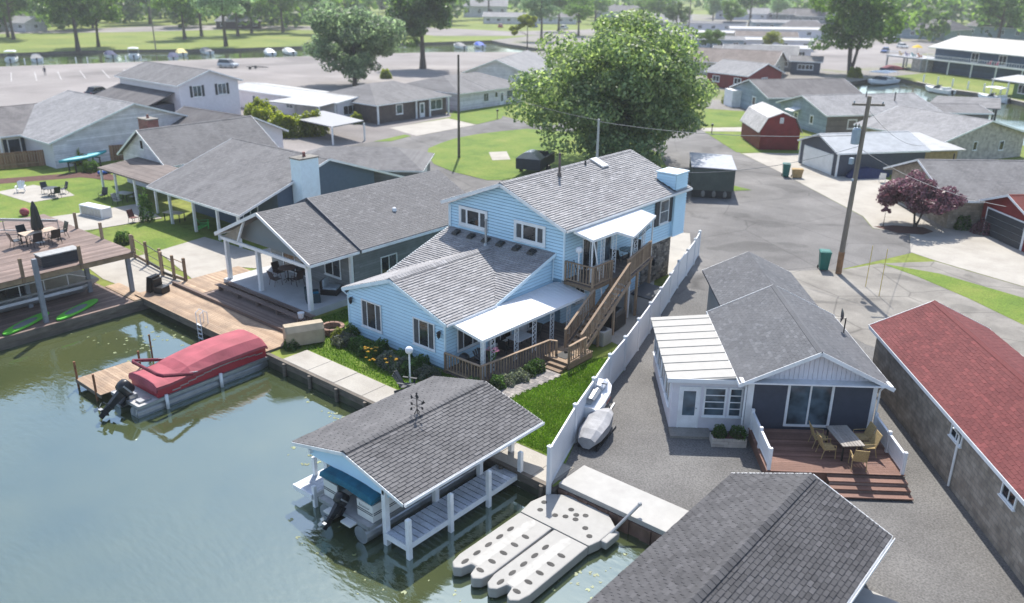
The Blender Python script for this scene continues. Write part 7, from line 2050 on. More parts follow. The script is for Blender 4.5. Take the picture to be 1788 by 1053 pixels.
# marina boats
def runabout(name, label, cat, loc, rz, L_, W_, hullm, topm=None, cover=None, zt=0.0, scale=1.0, group=None):
    t = thing(name, label, cat, loc, rz, group)
    def sec(y, w, zk, zg):
        return [(-w, y, zg), (-w * 0.9, y, zk + (zg - zk) * 0.35), (0, y, zk), (w * 0.9, y, zk + (zg - zk) * 0.35), (w, y, zg)]
    w = W_ / 2
    b = MB(); b.loft([sec(-L_ / 2, w * 0.9, -0.25, 0.7), sec(-L_ * 0.1, w, -0.3, 0.75), sec(L_ * 0.2, w * 0.9, -0.25, 0.85), sec(L_ * 0.4, w * 0.45, 0.0, 0.98), sec(L_ / 2, 0.05, 0.6, 1.05)]); b.build('hull', hullm, t)
    if cover:
        b = MB(); r = lambda y, ww, z: [(-ww, y, 0.72), (-ww * 0.6, y, z * 0.92), (0, y, z), (ww * 0.6, y, z * 0.92), (ww, y, 0.72)]
        b.loft([r(-L_ / 2, w * 0.92, 0.8), r(-L_ * 0.2, w * 1.03, 1.35), r(L_ * 0.1, w, 1.6), r(L_ * 0.35, w * 0.6, 1.15), r(L_ * 0.48, 0.1, 1.05)]); b.build('cover', cover, t)
    else:
        b = MB(); b.box(-w * 0.8, -L_ * 0.42, 0.70, w * 0.8, L_ * 0.1, 0.78); b.box(-w * 0.7, -L_ * 0.35, 0.78, w * 0.7, -L_ * 0.25, 1.15); b.build('seat', M_CREAM, t)
        b = MB(); b.slab([(-w * 0.8, L_ * 0.1, 0.8), (w * 0.8, L_ * 0.1, 0.8), (w * 0.6, -0.02 * L_, 1.4), (-w * 0.6, -0.02 * L_, 1.4)], (0, 0.03, 0)); b.build('windscreen', M_GLASSB, t)
    if topm:
        b = MB(); b.loft([[(-w * 0.95, y, z), (-w * 0.5, y, z + 0.15), (w * 0.5, y, z + 0.15), (w * 0.95, y, z)] for y, z in ((-L_ * 0.35, 2.3), (0, 2.4), (L_ * 0.2, 2.25))]); b.build('canopy', topm, t)
        b = MB()
        for s in (-1, 1):
            for y in (-L_ * 0.33, L_ * 0.18):
                b.tube([(s * w * 0.9, y * 0.8, 0.75), (s * w * 0.93, y, 2.3)], 0.025, 4)
        b.build('canopy_frame', M_STEEL, t)
    outboard(t, 0, -L_ / 2 - 0.1, 0.1, 0.3, 0.9)
    return t
M_NAVYC = mat('navy_canvas', (0.02, 0.03, 0.09), rough=0.8, var=0.2); M_ROYAL = mat('royal_blue_canvas', (0.015, 0.07, 0.42), rough=0.7, var=0.15)
M_GREYC = mat('grey_canvas', (0.22, 0.22, 0.22), rough=0.8, var=0.2); M_MAROON = mat('maroon_boat_cover', (0.14, 0.015, 0.03), rough=0.8, var=0.2); M_PALEY = mat('pale_yellow_canvas', (0.62, 0.52, 0.22), rough=0.8)
runabout('houseboat', 'white canopied boat moored by the willow trunk at the marina', 'boat', (-57.3, 186.0, -0.6), R(170), 9, 4.2, M_VINYL, topm=M_VINYL, scale=1.2)
runabout('motor_boat', 'maroon covered boat under the lodge terrace', 'boat', (*wl(BB, -31, -13.5)[:2], -0.5), R(150), 7, 3.2, M_NAVYC, cover=M_MAROON)
runabout('motor_boat', 'small pale open boat moored along the marina bank', 'boat', (-44.2, 178.6, -0.6), R(60), 6.5, 2.4, M_CREAM)
runabout('motor_boat', 'pale boat moored before the green boat cabin', 'boat', (-33.5, 172.6, -0.6), R(65), 6.0, 2.4, M_VINYL, topm=M_VINYL)
t = thing('green_cabin', 'small green boat cabin with white posts at the right marina bank', 'cabin', (-27.0, 175.8, 0), R(-32))
b = MB(); b.box(-3.5, -2.2, 0, 9, 2.6, 2.6); b.build('wall', mat('leaf_green_wall', (0.09, 0.17, 0.06), rough=0.7, var=0.1), t)
b = MB(); b.slab([(-8, -3, 2.7), (9.5, -3, 2.7), (9.5, 3.2, 3.3), (-8, 3.2, 3.3)], (0, 0, 0.15)); b.build('roof', RF_SILVER, t)
for x in (-7.7, -4.2):
    b = MB(); b.box(x - 0.1, -2.8, 0, x + 0.1, -2.6, 2.55); b.build('post', M_WHITE, t)
window(t, (-2.5, -2.2, 0.8), (1, 0, 0), (0, -1, 0), 1.6, 1.5, cols=(1, 1)); window(t, (1.5, -2.2, 0.8), (1, 0, 0), (0, -1, 0), 1.6, 1.5, cols=(1, 1))
for k in range(6):
    p = Vector((-50.0, 189.5, 0)).lerp(Vector((-33.5, 178.3, 0)), k / 5)
    tt = thing('bank_post', 'white mooring post on the marina bank, ' + ('leftmost of six', 'second from the left of six', 'third from the left of six', 'third from the right of six', 'second from the right of six', 'rightmost of six')[k], 'post', p, 0, 'white posts along the marina bank'); b = MB(); b.box(-0.12, -0.12, 0, 0.12, 0.12, 1.5); b.build('post', M_WHITE, tt)
sheet('marina_bank_walk', [(-51.5, 190), (-42.2, 181), (-35.5, 177.6), (-28, 170.4), (-20, 163), (-20, 161), (-27.9, 168.9), (-35, 176.3), (-41.9, 179.6), (-51, 188.7)], 0.03, M_CONC)

# ------------------------------------------------------------ town houses further back
FARH = [
 ('house', 'red gabled house with pale roof behind the grey purple roof', (-73, 155, 0), -13, 9.5, 10, 2.8, 4.6, W_BARN, RF_LIGHT),
 ('house', 'brown roofed house behind the red gabled house', (-86, 176, 0), 12, 20, 12, 2.8, 5.0, W_CREAM, RF_BROWN),
 ('house', 'pale grey roofed house behind the brown roofed house', (-87, 192, 0), 20, 16, 10, 2.8, 5.0, W_LAPGREY, RF_LIGHT),
 ('screened_porch', 'dark screened porch with white frames beside the willow tree', (-74.5, 188.5, 0), 20, 6, 6, 2.8, 3.6, M_SLATE, RF_GREY),
 ('mobile_home', 'cream mobile home with flat pale roof right of the big tree crown', (-137, 266, 0), 35, 28, 6, 3.0, 3.4, W_CREAM, RF_SILVER),
 ('mobile_home', 'long white awninged mobile home in the second row behind the brown roof', (-108, 246, 0), 35, 22, 6, 3.0, 3.4, M_WHITESIDE, RF_SILVER),
 ('mobile_home', 'white mobile home with dark window strip behind the cream one', (-130, 300, 0), 35, 34, 6, 3.2, 3.7, M_WHITESIDE, RF_SILVER),
 ('mobile_home', 'grey topped mobile home at the left of the trailer rows', (-168, 318, 0), 30, 30, 7, 3.2, 3.8, M_WHITESIDE, RF_GREY),
 ('mobile_home', 'pale blue mobile home near the round dark tree', (-150, 350, 0), 35, 26, 8, 3.2, 4.0, W_LAPTEAL, RF_LIGHT),
 ('house', 'house with pink and red awning beyond the marina lot', (-108, 362, 0), -20, 22, 14, 3.2, 5.5, W_CREAM, mat_rows('rose_roof', (0.36, 0.16, 0.17))),
 ('house', 'light blue house with grey hip roof beyond the marina lot', (-93, 345, 0), -15, 24, 18, 3.4, 6.5, W_LAPTEAL, RF_DARK),
 ('house', 'grey blue house with dormers under the right hand trees', (-72, 372, 0), -20, 22, 16, 4.0, 7.2, W_LAPTEAL, RF_DARK),
 ('house', 'pale green house with porch beyond the far canal', (-309, 344, 0), 40, 22, 14, 5.5, 8.5, W_LAPWHITE, RF_LIGHT),
 ('house', 'white cottage beside the red car beyond the far canal', (-258, 300, 0), 35, 18, 10, 3.0, 4.6, W_LAPWHITE, RF_LIGHT),
 ('house', 'lavender roofed house right of the white cottage beyond the far canal', (-243, 318, 0), 35, 18, 10, 3.0, 4.8, W_LAPWHITE, RF_GREY),
 ('house', 'small white house at the upper left beyond the trees', (-330, 125, 0), 20, 14, 9, 3.0, 4.8, W_LAPWHITE, RF_LIGHT),
 ('pavilion', 'dark brown picnic pavilion with pale hipped roof beyond the far canal', (-297, 190, 0), 60, 16, 9, 3.0, 5.4, mat('dark_brown_boards', (0.06, 0.038, 0.032), rough=0.8, var=0.3), RF_LIGHT),
 ('house', 'white long house in the back row above the trailer rows', (-205, 440, 0), 30, 40, 12, 3.5, 5.5, W_LAPWHITE, RF_LIGHT),
 ('house', 'grey house in the back row behind the round dark tree', (-165, 430, 0), 20, 24, 14, 3.2, 6.0, W_LAPGREY, RF_DARK),
 ('house', 'red roofed house in the back row under the far trees', (-150, 470, 0), 15, 20, 14, 3.2, 6.4, W_LAPWHITE, mat_rows('rose_roof', (0.36, 0.16, 0.17))),
 ('house', 'white house in the back row left of the big tree crown', (-265, 400, 0), 35, 22, 12, 3.2, 5.8, W_LAPWHITE, RF_GREY),
 ('house', 'dark roofed house in the back row beside the willow crown', (-125, 415, 0), 10, 22, 14, 3.2, 6.2, W_LAPGREY, RF_DARK),
 ('shed', 'small blue boat shed on the lawn beyond the far canal trees', (-322, 235, 0), 30, 8, 6, 2.6, 3.8, mat('bright_blue_wall', (0.06, 0.22, 0.5), rough=0.7), RF_LIGHT),
 ('mobile_home', 'pale trailer at the near left of the town rows', (-101.45, 190.45), 35, 16, 6, 3.0, 3.6, W_CREAM, RF_LIGHT),
 ('mobile_home', 'grey trailer right of the near pale trailer', (-96.53, 204.35), 28, 15, 6, 3.0, 3.7, W_LAPGREY, RF_GREY),
 ('mobile_home', 'white trailer beside the willow crown in the near row', (-92.96, 217.42), 30, 14, 6, 3.0, 3.5, M_WHITESIDE, RF_SILVER),
 ('mobile_home', 'blue grey trailer in the middle of the town rows', (-122.20, 234.92), 35, 18, 6, 3.0, 3.7, W_LAPTEAL, RF_LIGHT),
 ('mobile_home', 'brown roofed trailer in the middle of the town rows', (-117.06, 260.79), 30, 18, 7, 3.0, 4.2, W_CREAM, RF_BROWN),
 ('house', 'grey hipped house in the upper right rows, hip roof darkest', (-130.43, 322.26), 20, 16, 12, 3.0, 5.2, W_LAPGREY, RF_DARK),
 ('house', 'cream house right of the willow crown by the marina lot', (-112.37, 343.70), -15, 18, 11, 3.0, 5.0, W_CREAM, RF_GREY),
 ('house', 'white cottage with grey roof at the top right beside the lodge', (-128.90, 458.41), -20, 18, 12, 3.2, 5.6, W_LAPWHITE, RF_GREY),
 ('house', 'tan cottage at the top right behind the lodge roof', (-125.78, 542.41), -20, 20, 12, 3.2, 5.6, W_CREAM, RF_BROWN),
 ('house', 'pale cottage left of the distant utility pole', (-183.71, 314.79), 35, 18, 11, 3.2, 5.4, W_LAPWHITE, RF_LIGHT),
 ('house', 'blue grey cottage above the huge maple crown', (-280.56, 425.43), 35, 22, 12, 3.2, 5.6, W_LAPTEAL, RF_GREY),
 ('house', 'white cottage in the back row right of the round dark tree', (-206.83, 432.54), 25, 22, 12, 3.2, 5.6, W_LAPWHITE, RF_LIGHT),
 ('house', 'dark roofed cottage in the back row left of the willow crown', (-184.41, 441.95), 20, 20, 12, 3.2, 5.8, W_LAPGREY, RF_DARK),
]
for (nm, lb, p, rz, L_, W_, he, hr, wm, rm) in FARH:
    hp = 4.0 if 'hip' in lb else 0
    ws = [('y-', x, 0.35 * he, 1.7, 0.42 * he, dict(cols=(1, 1), fr=0.13)) for x in np.linspace(-L_ / 2 + 2.2, L_ / 2 - 2.2, max(2, int(L_ / 4.5)))]
    if W_ > 5: ws += [('x+', 0.0, 0.35 * he, 1.7, 0.42 * he, dict(cols=(1, 1), fr=0.13)), ('x-', 0.0, 0.35 * he, 1.7, 0.42 * he, dict(cols=(1, 1), fr=0.13))]
    house(nm, lb, nm.replace('_', ' ').replace('screened porch', 'porch'), (p[0], p[1], 0), R(rz), L_, W_, he, hr, wm, rm, over=0.5, hip=hp, wins=ws)

# ------------------------------------------------------------ vegetation
L_OAK = mat_leaf('mid_green_leaf', (0.052, 0.108, 0.024), (0.182, 0.287, 0.078))
L_MAPLE = mat_leaf('bright_maple_leaf', (0.050, 0.095, 0.038), (0.32, 0.39, 0.22), trans=0.5)
L_DARKL = mat_leaf('dark_green_leaf', (0.031, 0.070, 0.025), (0.115, 0.188, 0.070))
L_BLUEG = mat_leaf('grey_green_leaf', (0.10, 0.145, 0.085), (0.34, 0.39, 0.27), trans=0.62, through=(1.6, 1.9, 1.35))
L_YELG = mat_leaf('yellow_green_leaf', (0.112, 0.156, 0.019), (0.325, 0.338, 0.044))
L_PURP = mat_leaf('purple_leaf', (0.10, 0.045, 0.055), (0.34, 0.17, 0.20), trans=0.35, through=(1.3, 1.05, 1.3))
L_BUSH = mat_leaf('bush_leaf', (0.029, 0.073, 0.019), (0.112, 0.198, 0.059))
L_LAV = mat_leaf('silver_bush_leaf', (0.060, 0.084, 0.066), (0.240, 0.252, 0.252))
M_BARK = mat('bark', (0.085, 0.068, 0.055), rough=0.9, var=0.35, scale=3, bump=0.8, bscale=8, stretch=(2, 2, 0.4))

def leaf_quads(cent, size, rg, up=0.35, face=None):
    """one leaf-sized quad per centre, random tilt with some bias to the sky"""
    k = len(cent)
    n = rg.normal(size=(k, 3)); n[:, 2] = np.abs(n[:, 2]) + up
    if face is not None:
        n = face + rg.normal(size=(k, 3)) * 0.42; n[:, 2] += 0.2
    n /= np.linalg.norm(n, axis=1)[:, None]
    a = np.cross(n, rg.normal(size=(k, 3))); a /= np.linalg.norm(a, axis=1)[:, None] + 1e-9
    b = np.cross(n, a)
    s = size * rg.uniform(0.6, 1.35, (k, 1))
    v = np.zeros((k, 4, 3))
    v[:, 0] = cent - a * s * 0.5; v[:, 1] = cent + b * s * 0.32 + a * s * 0.05; v[:, 2] = cent + a * s * 0.5; v[:, 3] = cent - b * s * 0.32 + a * s * 0.05
    return v.reshape(-1, 3)

def tree_meshes(seed, Ht, cr, clear, nclump, nleaf, leaf, leafm, trunk_r, ell=(1, 1), lean=0.0, stems=1, droop=0.0):
    rg = np.random.default_rng(seed); rs = random.Random(seed)
    cz = (clear + Ht) / 2; rz = (Ht - clear) / 2
    nl = max(5, nclump // 8)
    lob = []
    while len(lob) < nl:
        p = rg.normal(size=3); p /= np.linalg.norm(p); p *= rg.uniform(0.45, 0.95)
        p[2] = p[2] * 0.9
        if all(np.linalg.norm(p - q) > 1.05 / nl ** 0.36 for q in lob) or rg.random() < 0.03:
            lob.append(p)
    C = []
    while len(C) < nclump:
        l = lob[len(C) % nl]
        d = rg.normal(size=3); d /= np.linalg.norm(d)
        q = l * rg.uniform(0.72, 0.86) + d * rg.uniform(0.2, 1.0) ** 0.5 * 0.30
        taper = 1.0 - 0.22 * max(0, q[2])
        C.append((q[0] * cr * ell[0] * taper, q[1] * cr * ell[1] * taper, cz + q[2] * rz * 0.95))
    C = np.array(C)
    cs = cr * rg.uniform(0.10, 0.22, nclump)
    per = rg.multinomial(nleaf, cs ** 1.6 / (cs ** 1.6).sum())
    pts = []; dirs = []
    for c, s, k in zip(C, cs, per):
        d = rg.normal(size=(k, 3)); d /= np.linalg.norm(d, axis=1)[:, None] + 1e-9
        rr = s * rg.uniform(0.45, 1.0, (k, 1)) ** 0.5
        dirs.append(d.copy())
        d = d * rr * np.array([1.15, 1.15, 0.72]); d[:, 2] -= droop * (d[:, 0] ** 2 + d[:, 1] ** 2) / max(s, .1) 
        pts.append(c + d)
    pts = np.concatenate(pts)
    crown = poly_mesh('crown', leaf_quads(pts, leaf, rg, face=np.concatenate(dirs) * 0.75), 4, leafm)
    mb = MB()
    for st in range(stems):
        ang = st * 2 * math.pi / max(1, stems) + seed
        off = Vector((math.cos(ang), math.sin(ang), 0)) * (cr * 0.22 if stems > 1 else 0)
        tp = []
        top = Ht * 0.82
        for k in range(8):
            f = k / 7
            tp.append(Vector((lean * f * f * 3 + math.sin(f * 3 + seed) * 0.12 * trunk_r * 6 * f, math.cos(f * 2.3 + seed) * 0.1 * trunk_r * 6 * f, top * f)) + off * f ** 0.7)
        rad = [trunk_r * (1.35 if k == 0 else 1) * (1 - 0.85 * k / 7) / (1 if stems == 1 else 1.4) for k in range(8)]
        mb.tube(tp, rad, 8)
        idx = rg.choice(nclump, min(nclump, 11), replace=False)
        for i in idx:
            c = Vector(C[i]); f = min(0.9, max(clear / top * 0.75, (c.z - 0.35 * math.hypot(c.x, c.y)) / top))
            j = f * 7; j0 = int(j); p = tp[j0].lerp(tp[min(7, j0 + 1)], j - j0)
            r0 = trunk_r * (1 - 0.85 * f) * 0.5
            m_ = p.lerp(c, 0.5) + Vector((0, 0, 0.06 * (c - p).length))
            mb.tube([p, m_, c], [r0, r0 * 0.6, r0 * 0.15], 5)
    trunk = mb.mesh('trunk', M_BARK)
    return trunk, crown

def tree(name, label, loc, meshes, rz=0.0, sc=1.0, group=None, cat='tree'):
    t = thing(name, label, cat, loc, rz, group)
    t.scale = (sc, sc, sc) if isinstance(sc, (int, float)) else sc
    for nm, me in (('trunk', meshes[0]), ('crown', meshes[1])):
        o = bpy.data.objects.new(nm, me); COL.objects.link(o); o.parent = t
    return t

BIG = tree_meshes(14, 17.6, 11.3, -1.2, 250, 84000, 0.40, L_MAPLE, 0.42, ell=(0.98, 0.98))
tree('maple_tree', 'huge round maple tree with pale topped leaf clumps behind the blue house roof', (-50.2, 77.2, 0), BIG)
MID = tree_meshes(6, 17.5, 9.6, -0.8, 150, 26000, 0.56, L_BLUEG, 0.38)
tree('broadleaf_tree', 'grey green full crowned tree standing at the car park edge left of centre', (-125.5, 103.5, 0), MID)
TAL = tree_meshes(8, 23.0, 9.0, 2.5, 120, 20000, 0.62, L_DARKL, 0.62)
tree('broadleaf_tree', 'tall dark tree with thick grey trunk right of the grey green tree', (-139.5, 134.5, 0), TAL)
WIL = tree_meshes(11, 24, 11.5, 2.5, 130, 24000, 0.62, L_OAK, 0.55, stems=3, droop=0.25)
tree('willow_tree', 'tall willow like tree with a forked trunk at the marina canal', (-66.5, 193.5, 0), WIL)
YNG = tree_meshes(13, 8.5, 3.3, 2.2, 26, 5200, 0.42, L_YELG, 0.14)
tree('young_tree', 'slender yellow green young tree left of the huge maple', (-144.5, 177.0, 0), YNG, sc=1.45)
PUR = tree_meshes(17, 4.9, 3.9, 0.8, 90, 15000, 0.25, L_PURP, 0.13, stems=3)
tree('plum_tree', 'purple leaved ornamental plum tree in a mulch bed on the pale drive', (-18.0, 73.4, 0), PUR)
PUS = tree_meshes(19, 2.0, 0.55, 1.0, 8, 700, 0.18, L_PURP, 0.04)
tree('small_tree', 'tiny purple leaved standard tree beside the plum tree', (-20.0, 71.6, 0), PUS)
# park trees beyond the far canal, each on its own trunk
PK = [tree_meshes(s, h, r, c, 90, 9000, 0.62, m, tr, lean=ln) for s, h, r, c, m, tr, ln in ((21, 21, 9.5, 3.5, L_OAK, 0.5, 0.0), (22, 23, 9.5, 4.0, L_DARKL, 0.55, 0.3), (23, 19, 9.0, 3.0, L_OAK, 0.42, -0.5), (24, 24, 9.0, 4.5, L_BLUEG, 0.5, 0.0), (25, 17, 8.5, 2.5, L_YELG, 0.4, 0.0))]
park = [((-299, 109), 0, 0.95, 'thick trunked park tree at the far left edge'), ((-287, 106), 1, 0.9, 'second park tree from the left edge, close beside the first'), ((-232.8, 101), 1, 1.0, 'dark park tree with leaning trunk at the canal wall on the left'), ((-245, 112), 2, 1.05, 'park tree whose trunk leans right of the dark leaning tree'),
        ((-255.5, 144), 0, 1.0, 'park tree with slim straight trunk above the white two storey house'), ((-266, 156), 3, 0.95, 'park tree with short thick trunk left of the straight canal tree'), ((-223, 138), 3, 1.05, 'straight trunked park tree right on the canal wall'), ((-258.8, 165), 1, 0.9, 'park tree left of the brown picnic pavilion'),
        ((-269, 177), 2, 0.95, 'park tree in front of the brown picnic pavilion'), ((-267.5, 189), 0, 1.05, 'park tree right of the brown picnic pavilion'), ((-254, 194), 3, 1.0, 'bare trunked park tree left of the grey green tree'), ((-266, 273.5), 1, 1.0, 'dark park tree right of the tall dark tree by the bend of the road'),
        ((-330, 150), 4, 1.0, 'yellow green tree beyond the park road at the upper left'), ((-345, 180), 2, 1.2, 'broad tree beyond the park road behind the pavilion'), ((-360, 230), 0, 1.1, 'mid green tree on the lawn at the top left of centre'), ((-310, 260), 4, 1.0, 'yellow green bushy tree beyond the park road'),
        ((-290, 325), 1, 1.1, 'dark tree left of the pale green house'), ((-335, 375), 3, 1.0, 'grey green tree behind the pale green house'), ((-300, 395), 0, 1.0, 'mid green tree behind the white cottage'), ((-230, 330), 2, 0.85, 'round tree right of the lavender roofed house'),
        ((-172, 365), 1, 1.0, 'round dark tree among the trailer rows'), ((-182, 350), 3, 0.7, 'small grey green tree beside the round dark tree'), ((-118, 385), 2, 0.9, 'mid green tree left of the willow crown'), ((-60, 300), 1, 1.0, 'dark tree right of the willow above the lodge roof'),
        ((-44, 330), 0, 1.2, 'big mid green tree behind the lodge roof'), ((-28, 300), 3, 1.2, 'grey green tree behind the right part of the lodge'), ((-12, 280), 1, 1.1, 'dark tree at the right edge behind the lodge'), ((-85, 420), 4, 1.1, 'yellow green tree behind the grey blue house'),
        ((-210, 350), 0, 0.8, 'mid green tree between the trailer rows and the cottage'), ((-190, 300), 4, 0.55, 'small yellow green tree behind the huge maple crown'), ((-205, 270), 1, 0.8, 'dark tree just above the huge maple crown')]
park += [((-113.39, 218.24), 2, 0.45, 'small green tree between the near trailers'), ((-104.27, 236.62), 4, 0.4, 'small yellow green tree in the trailer rows'), ((-162.26, 284.47), 1, 0.6, 'dark tree by the distant utility pole'), ((-160.76, 324.53), 0, 0.65, 'mid green tree in the upper trailer rows'), ((-167.85, 383.70), 3, 0.7, 'grey green tree left of the willow crown top'),
         ((-119.60, 393.85), 1, 0.7, 'dark tree behind the cream house of the marina lot'), ((-123.67, 483.31), 0, 0.8, 'mid green tree between the two cottages behind the lodge'), ((-106.40, 525.46), 1, 0.9, 'dark tree at the top right corner'), ((-251.75, 361.57), 3, 0.8, 'grey green tree above the left of the huge maple'), ((-284.80, 369.66), 0, 0.8, 'mid green tree above the young tree'), ((-225.82, 367.57), 2, 0.8, 'green tree above the right of the huge maple'),
         ((-176.42, 223.26), 3, 0.85, 'large grey green tree right behind the left of the huge maple'), ((-185.79, 256.54), 0, 0.8, 'mid green tree right behind the top of the huge maple'), ((-163.73, 430.95), 1, 0.8, 'dark tree behind the willow crown'), ((-166.59, 487.08), 0, 0.9, 'mid green tree right of the willow in the back row'), ((-148.04, 681.56), 2, 0.9, 'olive tree in the back row at the top right'),
         ((-245.71, 475.57), 0, 0.8, 'mid green tree in the back row above the trailers'), ((-113.00, 609.11), 0, 0.9, 'mid green tree at the top right edge in the back row'), ((-384.55, 392.32), 2, 1.0, 'olive tree in the back row behind the bend of the road'), ((-331.19, 304.98), 1, 0.9, 'dark tree in the back row behind the tall dark tree'), ((-228.97, 560.92), 3, 0.9, 'grey green tree in the back row left behind the willow')]
for i, ((x, y), k, sc, lb) in enumerate(park):
    tree('park_tree', lb, (x, y, 0), PK[k], rz=i * 1.3, sc=sc, group='trees beyond the far canal')
# far woods: one mass to the horizon
rg = np.random.default_rng(77)
pts = []
for it in range(560):
    a = rg.uniform(R(-5), R(88)); d = rg.uniform(470, 1150)
    if it > 420: a = rg.uniform(R(44), R(76)); d = rg.uniform(345, 520)
    if 420 < it < 450: a = rg.uniform(R(4), R(18)); d = rg.uniform(330, 480)
    x, y = -math.sin(a) * d, math.cos(a) * d
    h = rg.uniform(10, 19); r = rg.uniform(6, 11); k = 170
    q = rg.normal(size=(k, 3)); q /= np.linalg.norm(q, axis=1)[:, None]
    q *= rg.uniform(0.55, 1.0, (k, 1)); pts.append(np.array([x, y, h * 0.52]) + q * np.array([r, r, h * 0.5]))
stuff('far_wood', poly_mesh('far_wood', leaf_quads(np.concatenate(pts), 3.2, rg), 4, L_OAK), 'far wood of mixed green trees along the horizon', 'wood')

def bush_mesh(seed, rx, ry, h, n, leaf, m):
    rg = np.random.default_rng(seed)
    d = rg.normal(size=(n, 3)); d /= np.linalg.norm(d, axis=1)[:, None]; d[:, 2] = np.abs(d[:, 2])
    lump = 1 + 0.22 * np.sin(d[:, 0] * 6 + seed) * np.cos(d[:, 1] * 5 + seed * 2)
    r = rg.uniform(0.45, 1.0, n) ** 0.4 * lump
    return poly_mesh('foliage', leaf_quads(d * r[:, None] * np.array([rx, ry, h]), leaf, rg), 4, m)
def bush(name, label, loc, me, rz=0.0, sc=1.0, group=None, stem=True):
    t = thing(name, label, 'shrub' if name != 'hedge' else 'hedge', loc, rz, group); t.scale = (sc,) * 3
    o = bpy.data.objects.new('foliage', me); COL.objects.link(o); o.parent = t
    if stem:
        o = bpy.data.objects.new('stem', STEM); COL.objects.link(o); o.parent = t
    return t
b = MB()
for k in range(5):
    a = k * 1.25; b.tube([(0, 0, -0.02), (0.12 * math.cos(a), 0.12 * math.sin(a), 0.25), (0.3 * math.cos(a), 0.3 * math.sin(a), 0.5)], [0.025, 0.018, 0.006], 5)
STEM = b.mesh('stem', M_BARK)
BU = [bush_mesh(31, 0.62, 0.55, 0.72, 1500, 0.10, L_BUSH), bush_mesh(32, 0.7, 0.6, 0.62, 1600, 0.10, L_LAV), bush_mesh(33, 0.55, 0.55, 0.8, 1400, 0.11, L_BUSH), bush_mesh(34, 0.6, 0.5, 0.6, 1300, 0.12, L_YELG)]
front = [(-35.2, 27.0, 3, 1.0, 'yellow green shrub at the left corner of the front wall'), (-34.4, 26.7, 1, 1.05, 'silvery shrub second from the left in the front bed'), (-33.4, 26.75, 0, 1.0, 'dark green shrub under the left front window'), (-32.5, 26.6, 0, 1.05, 'dark green shrub right of the left front window'),
         (-31.7, 26.55, 2, 0.95, 'tall green shrub by the yellow lilies in the front bed'), (-30.7, 26.5, 1, 1.05, 'silvery shrub between the two yellow lily clumps'), (-29.8, 26.5, 1, 1.1, 'silvery shrub under the right front window'), (-28.9, 26.55, 0, 1.05, 'green shrub right of the right front window'),
         (-28.1, 26.8, 1, 0.95, 'silvery shrub at the right corner of the front wall'), (-34.9, 27.5, 0, 1.0, 'dark shrub close to the wall at the left corner'), (-32.1, 27.3, 2, 0.9, 'green shrub close to the wall between the windows'), (-30.3, 27.3, 0, 0.95, 'green shrub close to the wall left of the right window'), (-29.0, 27.35, 2, 0.9, 'green shrub close to the wall below the right window')]
for x, y, k, s, lb in front:
    bush('garden_shrub', lb, (x, y, 0.03), BU[k], rz=x * 3, sc=s, group='shrubs in the front bed')
porch = [(-24.6, 28.2, 2, 'dark green shrub at the front corner of the porch railing'), (-24.5, 29.0, 1, 'silvery shrub second along the porch path'), (-24.4, 29.7, 1, 'silvery shrub in the middle of the porch path bed'), (-24.35, 30.4, 0, 'green shrub before the porch steps'), (-24.3, 31.0, 2, 'green shrub touching the porch steps'), (-25.3, 27.2, 2, 'dark green shrub before the lattice corner post')]
for x, y, k, lb in porch:
    bush('garden_shrub', lb, (x, y, 0.03), BU[k], rz=y * 2, sc=0.85, group='shrubs along the porch path')
bush('garden_shrub', 'low dark shrub at the left end of the concrete walk by the deck box', (-36.2, 24.4, 0.0), BU[0], sc=0.8); bush('garden_shrub', 'small dark shrub between the fire pit and the walk', (-36.7, 25.9, 0.0), BU[2], sc=0.7)
# lilies and roses
def flower_clump(label, loc, col, n=16, h=0.75, spread=0.35):
    t = thing('flowers', label, 'flowers', loc)
    rs = random.Random(int(loc[0] * 100)); b = MB(); f = MB()
    for k in range(n):
        a = rs.uniform(0, 6.28); r = spread * math.sqrt(rs.random()); x, y, z = r * math.cos(a), r * math.sin(a), h * rs.uniform(0.75, 1.1)
        b.tube([(x * 0.3, y * 0.3, 0), (x, y, z)], 0.008, 4, cap=False)
        for j in range(5):
            q = j * 1.2566; f.add([(x, y, z), (x + 0.07 * math.cos(q - 0.35), y + 0.07 * math.sin(q - 0.35), z + 0.04), (x + 0.10 * math.cos(q), y + 0.10 * math.sin(q), z + 0.03), (x + 0.07 * math.cos(q + 0.35), y + 0.07 * math.sin(q + 0.35), z + 0.04)], [(0, 1, 2, 3)])
    b.build('stem', M_BLADE, t); f.build('blossom', col, t)
M_LILY = mat('yellow_petal', (0.62, 0.36, 0.03), rough=0.6, var=0.2); M_PINK = mat('pink_petal', (0.62, 0.28, 0.36), rough=0.6, var=0.2)
flower_clump('yellow lilies left of the middle of the front bed', (-31.5, 26.05, 0.03), M_LILY, 9, 0.8)
flower_clump('yellow lilies before the right front window', (-29.75, 25.95, 0.03), M_LILY, 6, 0.75)
flower_clump('yellow lilies low at the edge of the front lawn', (-31.2, 25.8, 0.03), M_LILY, 4, 0.5)
flower_clump('pink climbing roses on the lattice corner post', (-25.55, 28.9, 0.9), M_PINK, 16, 0.75, 0.3)
bush('planter_plant', 'green plant in the left end of the stone planter box', dl(-3.95, -0.55, 0.44), BU[2], sc=0.62)
bush('planter_plant', 'green plant in the right end of the stone planter box', dl(-3.15, -0.55, 0.44), BU[0], sc=0.66)
